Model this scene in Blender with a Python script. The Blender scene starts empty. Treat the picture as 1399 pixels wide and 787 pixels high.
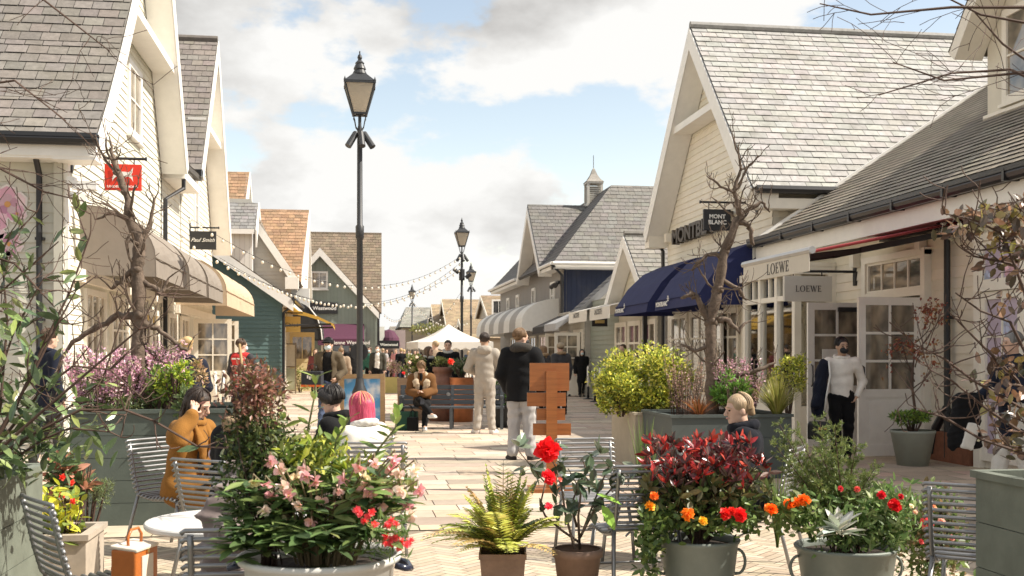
import bpy, math, random
import numpy as np
from mathutils import Vector, Matrix
random.seed(7); RNG = np.random.default_rng(7)
SC = bpy.context.scene
COL = SC.collection
PI = math.pi
# ------------------------------------------------------------------ camera model
FPX, PXC, HOR, CAMH = 1500.0, 699.5, 483.0, 1.5
ANG = math.atan((699.5 - 476.0) / FPX)
SA, CA = math.sin(ANG), math.cos(ANG)
def P(px, d, z=0.0):
    t = (px - PXC) / FPX
    return Vector((d * (SA + t * CA), d * (CA - t * SA), z))
def ZP(py, d): return CAMH + (HOR - py) * d / FPX
def PZ(px, py, d): return P(px, d, ZP(py, d))
def HEAD(img_deg):
    """rotation about z for a figure facing +Y locally; 0 = away from camera, 90 = towards image left, 180 = to camera, -90 = image right"""
    return math.radians(img_deg) - ANG
# ------------------------------------------------------------------ materials
MATS = {}
def lin(c):
    return tuple((v / 12.92 if v <= .04045 else ((v + .055) / 1.055) ** 2.4) for v in c)
def mat(name, col=(.5, .5, .5), rough=.6, var=.12, scale=6.0, bump=0.0, bscale=40.0, metal=0.0, tint=False,
        trans=0.0, spec=.4, stain=0.0, stretch=None, emit=None, sheen=0.0, coat=0.0):
    if name in MATS: return MATS[name]
    m = bpy.data.materials.new(name); m.use_nodes = True
    nt = m.node_tree; N = nt.nodes; L = nt.links
    b = N['Principled BSDF']; out = N['Material Output']
    b.inputs['Roughness'].default_value = rough
    b.inputs['Metallic'].default_value = metal
    b.inputs['Specular IOR Level'].default_value = spec
    if sheen: b.inputs['Sheen Weight'].default_value = sheen
    if coat: b.inputs['Coat Weight'].default_value = coat; b.inputs['Coat Roughness'].default_value = .15
    tc = N.new('ShaderNodeTexCoord'); mp = N.new('ShaderNodeMapping')
    L.new(tc.outputs['Object'], mp.inputs['Vector'])
    if stretch: mp.inputs['Scale'].default_value = stretch
    nz = N.new('ShaderNodeTexNoise'); nz.inputs['Scale'].default_value = scale; nz.inputs['Detail'].default_value = 6
    nz.inputs['Roughness'].default_value = .65
    L.new(mp.outputs['Vector'], nz.inputs['Vector'])
    mr = N.new('ShaderNodeMapRange'); mr.inputs['From Min'].default_value = .25; mr.inputs['From Max'].default_value = .75
    mr.inputs['To Min'].default_value = 1 - var; mr.inputs['To Max'].default_value = 1 + var
    L.new(nz.outputs['Fac'], mr.inputs['Value'])
    mul = N.new('ShaderNodeMix'); mul.data_type = 'RGBA'; mul.blend_type = 'MULTIPLY'; mul.inputs[0].default_value = 1
    if tint:
        at = N.new('ShaderNodeAttribute'); at.attribute_name = 'tint'
        L.new(at.outputs['Color'], mul.inputs[6])
    else:
        mul.inputs[6].default_value = (*col, 1)
    L.new(mr.outputs['Result'], mul.inputs[7])
    cout = mul.outputs[2]
    if stain:
        n2 = N.new('ShaderNodeTexNoise'); n2.inputs['Scale'].default_value = scale * .23; n2.inputs['Detail'].default_value = 8
        L.new(mp.outputs['Vector'], n2.inputs['Vector'])
        r2 = N.new('ShaderNodeMapRange'); r2.inputs['From Min'].default_value = .52; r2.inputs['From Max'].default_value = .7
        r2.inputs['To Min'].default_value = 0; r2.inputs['To Max'].default_value = stain
        L.new(n2.outputs['Fac'], r2.inputs['Value'])
        mx = N.new('ShaderNodeMix'); mx.data_type = 'RGBA'
        L.new(r2.outputs['Result'], mx.inputs[0]); L.new(cout, mx.inputs[6])
        mx.inputs[7].default_value = (col[0] * .45, col[1] * .42, col[2] * .36, 1)
        cout = mx.outputs[2]
    L.new(cout, b.inputs['Base Color'])
    if bump:
        n3 = N.new('ShaderNodeTexNoise'); n3.inputs['Scale'].default_value = bscale; n3.inputs['Detail'].default_value = 5
        L.new(mp.outputs['Vector'], n3.inputs['Vector'])
        bp = N.new('ShaderNodeBump'); bp.inputs['Strength'].default_value = bump; bp.inputs['Distance'].default_value = .01
        L.new(n3.outputs['Fac'], bp.inputs['Height']); L.new(bp.outputs['Normal'], b.inputs['Normal'])
    if trans:
        tl = N.new('ShaderNodeBsdfTranslucent'); L.new(cout, tl.inputs['Color'])
        ms = N.new('ShaderNodeMixShader'); ms.inputs[0].default_value = trans
        L.new(b.outputs[0], ms.inputs[1]); L.new(tl.outputs[0], ms.inputs[2]); L.new(ms.outputs[0], out.inputs['Surface'])
    if emit:
        b.inputs['Emission Color'].default_value = (*emit[:3], 1); b.inputs['Emission Strength'].default_value = emit[3]
    MATS[name] = m
    return m
def glass_mat(name, tintc=(.05, .055, .06), clear=.0):
    if name in MATS: return MATS[name]
    m = bpy.data.materials.new(name); m.use_nodes = True
    nt = m.node_tree; N = nt.nodes; L = nt.links; N.remove(N['Principled BSDF']); out = N['Material Output']
    gl = N.new('ShaderNodeBsdfGlossy'); gl.inputs['Roughness'].default_value = .03; gl.inputs['Color'].default_value = (.95, .95, .95, 1)
    nz = N.new('ShaderNodeTexNoise'); nz.inputs['Scale'].default_value = 1.2
    bp = N.new('ShaderNodeBump'); bp.inputs['Strength'].default_value = .05; bp.inputs['Distance'].default_value = .02
    L.new(nz.outputs['Fac'], bp.inputs['Height']); L.new(bp.outputs['Normal'], gl.inputs['Normal'])
    fr = N.new('ShaderNodeFresnel'); fr.inputs['IOR'].default_value = 1.6
    ad = N.new('ShaderNodeMath'); ad.operation = 'ADD'; ad.inputs[1].default_value = .07; ad.use_clamp = True
    L.new(fr.outputs[0], ad.inputs[0])
    if clear:
        df = N.new('ShaderNodeBsdfTransparent'); df.inputs['Color'].default_value = (clear, clear, clear * .97, 1)
    else:
        df = N.new('ShaderNodeBsdfDiffuse')
        n2 = N.new('ShaderNodeTexNoise'); n2.inputs['Scale'].default_value = 3.0
        rp = N.new('ShaderNodeValToRGB'); rp.color_ramp.elements[0].position = .35; rp.color_ramp.elements[1].position = .7
        rp.color_ramp.elements[0].color = (tintc[0] * .4, tintc[1] * .4, tintc[2] * .4, 1); rp.color_ramp.elements[1].color = (tintc[0] * 1.8, tintc[1] * 1.7, tintc[2] * 1.5, 1)
        L.new(n2.outputs['Fac'], rp.inputs[0]); L.new(rp.outputs[0], df.inputs['Color'])
    ms = N.new('ShaderNodeMixShader')
    L.new(ad.outputs[0], ms.inputs[0]); L.new(df.outputs[0], ms.inputs[1]); L.new(gl.outputs[0], ms.inputs[2]); L.new(ms.outputs[0], out.inputs['Surface'])
    MATS[name] = m
    return m
# ------------------------------------------------------------------ objects
def tag(o, label=None, cat=None, group=None, kind=None):
    if label: o['label'] = label
    if cat: o['category'] = cat
    if group: o['group'] = group
    if kind: o['kind'] = kind
    return o
def thing(name, label, cat, loc=(0, 0, 0), rz=0.0, group=None):
    o = bpy.data.objects.new(name, None); COL.objects.link(o)
    o.location = loc; o.rotation_euler = (0, 0, rz); o.empty_display_size = .1
    return tag(o, label, cat, group)
def copy_tree(o, parent=None):
    c = o.copy(); COL.objects.link(c)
    if parent: c.parent = parent
    for ch in list(o.children): copy_tree(ch, c)
    return c
V3 = lambda *a: np.array(a, float)
def frame(d):
    d = np.asarray(d, float); d = d / (np.linalg.norm(d) + 1e-12)
    a = V3(0, 0, 1) if abs(d[2]) < .9 else V3(1, 0, 0)
    u = np.cross(a, d); u /= np.linalg.norm(u); v = np.cross(d, u)
    return u, v, d
class MB:
    def __init__(self): self.v = []; self.f = []; self.c = []; self.n = 0
    def add(self, verts, faces, col=None):
        verts = np.asarray(verts, float).reshape(-1, 3); k = self.n
        self.v.append(verts); self.n += len(verts)
        for f in faces: self.f.append(tuple(int(i) + k for i in f))
        if col is None: self.c.extend([(1, 1, 1)] * len(faces))
        elif isinstance(col, (list, np.ndarray)) and len(col) == len(faces) and hasattr(col[0], '__len__'): self.c.extend([tuple(x) for x in col])
        else: self.c.extend([tuple(col)] * len(faces))
    def obox(self, c, U, V, W, hu, hv, hw, col=None):
        c, U, V, W = (np.asarray(list(x), float) for x in (c, U, V, W))
        vs = [c + a * hu * U + b * hv * V + e * hw * W for e in (-1, 1) for b in (-1, 1) for a in (-1, 1)]
        self.add(vs, [(0, 2, 3, 1), (4, 5, 7, 6), (0, 1, 5, 4), (2, 6, 7, 3), (0, 4, 6, 2), (1, 3, 7, 5)], col)
    def box(self, c, s, rz=0.0, col=None):
        ca, sa = math.cos(rz), math.sin(rz)
        self.obox(c, (ca, sa, 0), (-sa, ca, 0), (0, 0, 1), s[0] / 2, s[1] / 2, s[2] / 2, col)
    def bar(self, a, b, w, h, col=None, up=(0, 0, 1)):
        a = np.asarray(list(a), float); b = np.asarray(list(b), float); d = b - a; l = np.linalg.norm(d); d /= l
        u = np.cross(np.asarray(up, float), d)
        if np.linalg.norm(u) < 1e-4: u = V3(1, 0, 0)
        u /= np.linalg.norm(u); v = np.cross(d, u)
        self.obox((a + b) / 2, u, v, d, w / 2, h / 2, l / 2, col)
    def tube(self, path, rad, n=8, col=None, cap=True):
        path = np.asarray([list(p) for p in path], float); m = len(path)
        rad = np.broadcast_to(np.asarray(rad, float), (m,))
        vs = []; pu = None
        for i in range(m):
            d = path[min(i + 1, m - 1)] - path[max(i - 1, 0)]
            u, v, w = frame(d)
            if pu is not None:
                u = pu - w * np.dot(pu, w); u /= (np.linalg.norm(u) + 1e-9); v = np.cross(w, u)
            pu = u
            for k in range(n):
                t = 2 * PI * k / n; vs.append(path[i] + rad[i] * (math.cos(t) * u + math.sin(t) * v))
        fs = [(i * n + k, i * n + (k + 1) % n, (i + 1) * n + (k + 1) % n, (i + 1) * n + k) for i in range(m - 1) for k in range(n)]
        if cap: fs += [tuple(range(n))[::-1], tuple((m - 1) * n + k for k in range(n))]
        self.add(vs, fs, col)
    def lathe(self, prof, c=(0, 0, 0), n=24, col=None, sq=1.0, phase=0.0):
        vs = [(c[0] + r * math.cos(2 * PI * k / n + phase), c[1] + r * sq * math.sin(2 * PI * k / n + phase), c[2] + z) for r, z in prof for k in range(n)]
        fs = [(i * n + k, i * n + (k + 1) % n, (i + 1) * n + (k + 1) % n, (i + 1) * n + k) for i in range(len(prof) - 1) for k in range(n)]
        self.add(vs, fs, col)
    def prism(self, poly, off, col=None):
        p = np.asarray([list(q) for q in poly], float); n = len(p); q = p + np.asarray(list(off), float)
        fs = [tuple(range(n)), tuple(range(2 * n - 1, n - 1, -1))] + [(i, i + n, (i + 1) % n + n, (i + 1) % n) for i in range(n)]
        self.add(np.vstack([p, q]), fs, col)
    def poly(self, pts, col=None): self.add([list(p) for p in pts], [tuple(range(len(pts)))], col)
    def build(self, name, m, parent=None, smooth=False, label=None, world=False):
        me = bpy.data.meshes.new(name)
        v = np.vstack(self.v) if self.v else np.zeros((0, 3))
        if world and parent is not None:
            r = parent
            while r.parent: r = r.parent
            v = v - np.asarray(r.location, float)
        me.from_pydata(v.tolist(), [], self.f)
        at = me.attributes.new('tint', 'FLOAT_COLOR', 'FACE')
        cc = np.ones((len(self.f), 4), np.float32); cc[:, :3] = np.asarray(self.c, np.float32).reshape(-1, 3)
        at.data.foreach_set('color', cc.ravel())
        if smooth: me.polygons.foreach_set('use_smooth', [True] * len(me.polygons))
        me.materials.append(m); me.update()
        o = bpy.data.objects.new(name, me); COL.objects.link(o)
        if parent is not None: o.parent = parent
        if label: o['label'] = label
        return o
# ------------------------------------------------------------------ planes: clip, slates, boards
def clip(poly, axis, val, keep_greater):
    out = []
    for i in range(len(poly)):
        a, b = poly[i], poly[(i + 1) % len(poly)]
        ia = (a[axis] >= val) if keep_greater else (a[axis] <= val)
        ib = (b[axis] >= val) if keep_greater else (b[axis] <= val)
        if ia: out.append(a)
        if ia != ib:
            t = (val - a[axis]) / (b[axis] - a[axis]); out.append((a[0] + t * (b[0] - a[0]), a[1] + t * (b[1] - a[1])))
    return out
def clip_rect(poly, u0, u1, v0, v1):
    for ax, val, g in ((0, u0, True), (0, u1, False), (1, v0, True), (1, v1, False)):
        if len(poly) < 3: return []
        poly = clip(poly, ax, val, g)
    return poly if len(poly) >= 3 else []
def vary(c, a, rng=random, hue=.03):
    k = 1 + rng.uniform(-a, a)
    return tuple(max(0, x * k * (1 + rng.uniform(-hue, hue))) for x in c)
def slates(mb, pts, col, row=.2, w=.25, a=.2, lift=.016, slab=.1, slabcol=None):
    """pts: eave-left, eave-right, ridge..., planar convex; first edge is the eave (horizontal)"""
    p = [np.asarray(list(q), float) for q in pts]
    U = p[1] - p[0]; U /= np.linalg.norm(U); N = np.cross(U, p[-1] - p[0]); N /= np.linalg.norm(N)
    if N[2] < 0: N = -N
    V = np.cross(N, U)
    if V[2] < 0: V = -V
    q = [(float(np.dot(x - p[0], U)), float(np.dot(x - p[0], V))) for x in p]
    u0, u1 = min(x[0] for x in q), max(x[0] for x in q); v1 = max(x[1] for x in q); v0 = min(x[1] for x in q)
    mb.prism([x - N * .004 for x in p], -N * slab, slabcol or tuple(c * .45 for c in col))
    j = 0; v = v0
    while v < v1:
        off = (j % 2) * w * .5 + random.uniform(-.02, .02); u = u0 - w + off
        rk = random.uniform(.96, 1.04)
        while u < u1:
            ww = w * random.uniform(.9, 1.1)
            c = clip_rect(q, u + .005, u + ww - .005, v + random.uniform(-.004, .004) if j else v, v + row * 1.02)
            if c:
                tl = random.uniform(.75, 1.25) * lift
                mb.poly([p[0] + U * x[0] + V * x[1] + N * (tl * (1 - (x[1] - v) / row) + .002) for x in c], tuple(k * rk for k in vary(col, a)))
            u += ww
        v += row; j += 1
def boards(mb, pts, N, col=(1, 1, 1), pitch=.14, lip=.018, vert=False, a=.03, back=.12):
    p = [np.asarray(list(q), float) for q in pts]; N = np.asarray(N, float)
    Z = V3(0, 0, 1); U = np.cross(Z, N); U /= np.linalg.norm(U)
    o = np.asarray([p[0][0], p[0][1], 0.0]) if not vert else np.asarray([0., 0., 0.])
    q = [(float(np.dot(x - o, U)), float(np.dot(x - o, Z))) for x in p]
    base = o if not vert else o + N * float(np.dot(p[0], N))
    mb.prism([x - N * .002 for x in p], -N * back, tuple(c * .75 for c in col))
    u0, u1 = min(x[0] for x in q), max(x[0] for x in q); v0, v1 = min(x[1] for x in q), max(x[1] for x in q)
    if vert:
        k = math.floor(u0 / pitch) * pitch
        while k < u1:
            c = clip_rect(q, k + .006, k + pitch - .006, v0, v1)
            if c: mb.poly([base + U * x[0] + Z * x[1] + N * .008 for x in c], vary(col, a, hue=.01))
            k += pitch
    else:
        k = math.floor(v0 / pitch) * pitch
        while k < v1:
            c = clip_rect(q, u0, u1, k, k + pitch)
            if c:
                cc = vary(col, a, hue=.01)
                mb.poly([base + U * x[0] + Z * x[1] + N * (.004 + lip * (1 - (x[1] - k) / pitch)) for x in c], cc)
                us = [x[0] for x in c if abs(x[1] - k) < 1e-5]
                if len(us) >= 2:
                    A, B = min(us), max(us)
                    mb.poly([base + U * A + Z * k + N * .004, base + U * B + Z * k + N * .004, base + U * B + Z * k + N * (.004 + lip), base + U * A + Z * k + N * (.004 + lip)], cc)
            k += pitch
Zv = V3(0, 0, 1)
def window(parent, c, N, w, h, nx=2, ny=2, m=None, gm=None, fr=.07, mun=.03, proud=.035, name='window', surround=True, pane_split=None):
    """frame with muntins (part) + panes (sub-part); c = centre on the wall face, world coordinates"""
    N = np.asarray(N, float); U = np.cross(Zv, N); c = np.asarray(list(c), float)
    b = MB(); k = proud
    for s in (-1, 1):
        b.obox(c + U * s * (w / 2 - fr / 2) + N * k, U, Zv, N, fr / 2, h / 2, .03)
        b.obox(c + Zv * s * (h / 2 - fr / 2) + N * (k + .001), U, Zv, N, w / 2 - fr - .001, fr / 2, .028)
    iw, ih = w - 2 * fr, h - 2 * fr
    for i in range(1, nx): b.obox(c + U * (-iw / 2 + iw * i / nx) + N * (k - .004), U, Zv, N, mun / 2, ih / 2, .02)
    ys = pane_split or [j / ny for j in range(1, ny)]
    for j in ys: b.obox(c + Zv * (-ih / 2 + ih * j) + N * (k - .003), U, Zv, N, iw / 2, mun / 2, .021)
    if surround: b.obox(c - Zv * (h / 2 + .03) + N * (k + .02), U, Zv, N, w / 2 + .04, .025, .055)
    o = b.build(name, m, parent, world=True)
    g = MB(); g.obox(c + N * (k - .012), U, Zv, N, iw / 2 - .002, ih / 2 - .002, .006)
    g.build('pane', gm, o, world=True)
    return o
def door(parent, hinge, dirv, w, h, m, gm, nx=2, ny=3, glass=(.42, .95), handle_side=1, hm=None, thick=.05, z0=.03, name='door'):
    """leaf from hinge point along dirv; glazed upper part, panel below"""
    d = np.asarray(list(dirv), float); d /= np.linalg.norm(d); N = np.cross(d, Zv); h0 = np.asarray([hinge[0], hinge[1], z0], float)
    b = MB(); st = .11; zb, zt = glass[0] * h, glass[1] * h
    def rect(u0, u1, v0, v1, t): b.obox(h0 + d * (u0 + u1) / 2 + Zv * (v0 + v1) / 2, d, Zv, N, (u1 - u0) / 2, (v1 - v0) / 2, t / 2)
    rect(0, st, 0, h, thick); rect(w - st, w, 0, h, thick); rect(st, w - st, zt, h, thick - .002); rect(st, w - st, 0, .16, thick - .002)
    rect(st, w - st, zb - .12, zb, thick - .002); rect(st, w - st, .16, zb - .12, thick - .03)
    rect(st + .06, w - st - .06, .22, zb - .18, thick - .018)
    for i in range(1, nx): u = st + (w - 2 * st) * i / nx; rect(u - .018, u + .018, zb, zt, thick - .01)
    for j in range(1, ny): v = zb + (zt - zb) * j / ny; rect(st, w - st, v - .018, v + .018, thick - .012)
    o = b.build(name, m, parent, world=True)
    g = MB(); g.obox(h0 + d * w / 2 + Zv * (zb + zt) / 2, d, Zv, N, w / 2 - st, (zt - zb) / 2, .006); g.build('pane', gm, o, world=True)
    if hm:
        k = MB(); q = h0 + d * (w - .06)
        for s in (-1, 1):
            k.tube([q + Zv * .95 + N * s * .02, q + Zv * .97 + N * s * .07, q + Zv * 1.12 + N * s * .085, q + Zv * 1.27 + N * s * .07, q + Zv * 1.29 + N * s * .02], .012, 8)
        k.build('handle', hm, o, True, world=True)
    return o
def text(s, width, c, U, N, m, parent, ext=.01, shear=0.0, name='lettering', bold=0.0, vscale=1.0, world=True, V=None):
    cu = bpy.data.curves.new('lettering', 'FONT'); cu.body = s; cu.extrude = .02; cu.shear = shear; cu.offset = bold; cu.align_x = 'CENTER'; cu.align_y = 'CENTER'
    cu.resolution_u = 4
    to = bpy.data.objects.new('lettering', cu); COL.objects.link(to)
    dg = bpy.context.evaluated_depsgraph_get()
    me = bpy.data.meshes.new_from_object(to.evaluated_get(dg))
    bpy.data.objects.remove(to)
    v = np.zeros(len(me.vertices) * 3); me.vertices.foreach_get('co', v); v = v.reshape(-1, 3)
    lo, hi = v.min(0), v.max(0); k = width / (hi[0] - lo[0]); ctr = (lo + hi) / 2
    U = np.asarray(U, float); N = np.asarray(N, float); Vv = np.cross(N, U) if V is None else np.asarray(V, float)
    q = (v - ctr); q = np.asarray(list(c), float) + np.outer(q[:, 0] * k, U) + np.outer(q[:, 1] * k * vscale, Vv) + np.outer(q[:, 2] / .02 * ext, N)
    fs = [tuple(p.vertices) for p in me.polygons]
    bpy.data.meshes.remove(me)
    b = MB(); b.add(q, fs)
    return b.build(name, m, parent, world=world)
def serif_word(word, width, c, U, N, m, parent, ext=.006, name='lettering', V=None, height=None):
    """roman capitals with thick and thin strokes"""
    gl = {'L': .55, 'O': .85, 'E': .58, 'W': 1.05}
    tot = sum(gl[k] for k in word) + .16 * (len(word) - 1); H = width / tot if height is None else height
    sx = width / tot
    U = np.asarray(U, float); N = np.asarray(N, float); Vv = np.cross(N, U) if V is None else np.asarray(V, float); c = np.asarray(list(c), float)
    b = MB(); x = -width / 2
    def st(pts, wd=None):
        b.prism([c + U * (x + p[0] * sx) + Vv * ((p[1] - .5) * H) for p in pts], N * ext)
    def rect(a0, a1, b0, b1): st([(a0, b0), (a1, b0), (a1, b1), (a0, b1)])
    for ch in word:
        if ch in 'LE':
            rect(.06, .18, 0, 1); rect(-.0, .06, 0, .05); rect(0, .06, .95, 1); rect(.18, .55, 0, .06)
            st([(.49, .06), (.55, .06), (.55, .24)])
            if ch == 'E': rect(.18, .53, .94, 1); st([(.47, .94), (.53, .94), (.53, .78)]); rect(.18, .42, .49, .54); rect(.4, .43, .4, .63)
            else: rect(.18, .26, .95, 1)
        elif ch == 'O':
            n = 28
            for i in range(n):
                t0, t1 = 2 * PI * i / n, 2 * PI * (i + 1) / n
                f = lambda t, k: (.425 + (.425 if k else .29) * math.cos(t), .5 + (.52 if k else .47) * math.sin(t))
                st([f(t0, 1), f(t1, 1), f(t1, 0), f(t0, 0)])
        elif ch == 'W':
            st([(.0, 1), (.14, 1), (.36, 0), (.28, 0)]); st([(.3, 0), (.36, 0), (.56, 1), (.5, 1)])
            st([(.44, 1), (.58, 1), (.78, 0), (.7, 0)]); st([(.72, 0), (.78, 0), (1.02, 1), (.96, 1)]); rect(-.06, .2, .96, 1); rect(.88, 1.09, .96, 1)
        x += (gl[ch] + .16) * sx
    return b.build(name, m, parent, world=True)
# ------------------------------------------------------------------ leaves
T4 = (np.array([(0, 0, 0), (-.5, .45, .12), (0, 1, -.05), (.5, .45, .12)], float), [(0, 3, 2), (0, 2, 1)])
T8 = (np.array([(0, 0, 0), (0, .5, 0), (0, 1, -.12), (-.36, .2, .06), (-.5, .52, .08), (-.28, .82, 0), (.36, .2, .06), (.5, .52, .08), (.28, .82, 0)], float),
      [(0, 6, 7, 1), (1, 7, 8, 2), (0, 1, 4, 3), (1, 2, 5, 4)])
LEAFK = 1.75
T3 = (np.array([(-.5, 0, 0), (.5, 0, 0), (0, 1, 0)], float), [(0, 1, 2)])
def leaves(mb, pos, dirs, length, aspect=.45, tpl=T4, pal=((.06, .1, .03),), a=.25, nrm_up=.5, rng=RNG):
    pos = np.asarray(pos, float); n = len(pos)
    if n == 0: return
    dirs = np.asarray(dirs, float); dirs = dirs / (np.linalg.norm(dirs, axis=1, keepdims=True) + 1e-9)
    up = rng.normal(size=(n, 3)); up /= np.linalg.norm(up, axis=1, keepdims=True); up = up * (1 - nrm_up) + np.array([0, 0, 1.]) * nrm_up
    x = np.cross(dirs, up); x /= (np.linalg.norm(x, axis=1, keepdims=True) + 1e-9); z = np.cross(x, dirs)
    L = rng.uniform(length[0], length[1], n) if hasattr(length, '__len__') else np.full(n, length)
    V, F = tpl; m = len(V)
    vs = pos[:, None, :] + (V[None, :, 0:1] * aspect * L[:, None, None]) * x[:, None, :] + (V[None, :, 1:2] * L[:, None, None]) * dirs[:, None, :] + (V[None, :, 2:3] * aspect * L[:, None, None]) * z[:, None, :]
    pal = np.asarray(pal, float) * LEAFK; ci = rng.integers(0, len(pal), n); cols = pal[ci] * rng.uniform(1 - a, 1 + a, (n, 1)) * rng.uniform(.92, 1.08, (n, 3))
    k = mb.n; mb.v.append(vs.reshape(-1, 3)); mb.n += n * m
    for i in range(n):
        for f in F:
            mb.f.append(tuple(k + i * m + j for j in f)); mb.c.append(tuple(cols[i]))
def rdir(n, up=.3, rng=RNG):
    d = rng.normal(size=(n, 3)); d /= np.linalg.norm(d, axis=1, keepdims=True); d[:, 2] += up
    return d / np.linalg.norm(d, axis=1, keepdims=True)
def blob(c, r, n, shell=.5, rng=RNG, low=-1.0):
    d = rng.normal(size=(n, 3)); d /= np.linalg.norm(d, axis=1, keepdims=True)
    d[:, 2] = np.maximum(d[:, 2], low)
    k = rng.uniform(shell, 1, (n, 1)) ** .6
    return np.asarray(list(c), float) + d * k * np.asarray(r, float), d
def shrub(mb, c, r, n, length, pal, aspect=.45, tpl=T4, clumps=14, a=.25, up=.4, rng=RNG):
    """foliage as many sub-clumps with gaps between"""
    cc, dd = blob(c, np.asarray(r) * .8, clumps, .55, rng, -.5)
    per = max(1, n // clumps)
    for i in range(clumps):
        rr = np.asarray(r) * rng.uniform(.22, .42); p, d = blob(cc[i], rr, per, .2, rng)
        k = rng.uniform(.75, 1.25)
        leaves(mb, p, d * .8 + rdir(per, up, rng), length, aspect, tpl, np.asarray(pal) * k, a, .45, rng)
def flower(parent, c, r, nrm, m, col, layers=3, n=7, name='flower', cup=.6, center=None, world=False):
    b = MB(); u, v, w = frame(nrm); c = np.asarray(list(c), float)
    for l in range(layers):
        k = 1 - l / layers * .65; tilt = .15 + cup * l / layers + .1
        for i in range(n - l % 2):
            t = 2 * PI * (i + .5 * (l % 2)) / (n - l % 2) + random.uniform(-.15, .15)
            d = math.cos(t) * u + math.sin(t) * v
            leaves(b, [c + w * r * .12 * l], [d * (1 - tilt * .6) + w * tilt], (r * k * .9, r * k * 1.1), .95, T8, [col], .18, .1)
    if center: leaves(b, np.tile(c + w * r * .2, (14, 1)), rdir(14, .3) * .4 + w, (r * .15, r * .35), .4, T4, [center], .2, .1)
    return b.build(name, m, parent, world=world)
def branchy(mb, start, d, length, r, depth, rng, bend=.35, split=(2, 3), shrink=.68, tips=None, n=6, gnarl=.0, col=None, minr=.0022, upb=.12):
    p = np.asarray(start, float); d = np.asarray(d, float) / np.linalg.norm(d); pts = [p]; rr = [r]; seg = 5
    for i in range(seg):
        d = d + rng.normal(size=3) * bend * .35 + np.array([0, 0, upb]); d /= np.linalg.norm(d)
        p = p + d * length / seg; pts.append(p); rr.append(max(minr, r * (1 - .45 * (i + 1) / seg) * (1 + (gnarl * rng.uniform(-.4, .8)))))
    mb.tube(pts, rr, n if r > .006 else 4, col)
    if depth <= 0:
        if tips is not None: tips.append((p, d))
        return
    for k in range(int(rng.integers(split[0], split[1] + 1))):
        i = int(rng.integers(2, seg + 1)); e = d + rng.normal(size=3) * .75; e /= np.linalg.norm(e)
        branchy(mb, pts[i], e, length * shrink * rng.uniform(.7, 1.15), max(minr, rr[i] * .62), depth - 1, rng, bend, split, shrink, tips, n, gnarl * .5, col, minr, upb)
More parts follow.
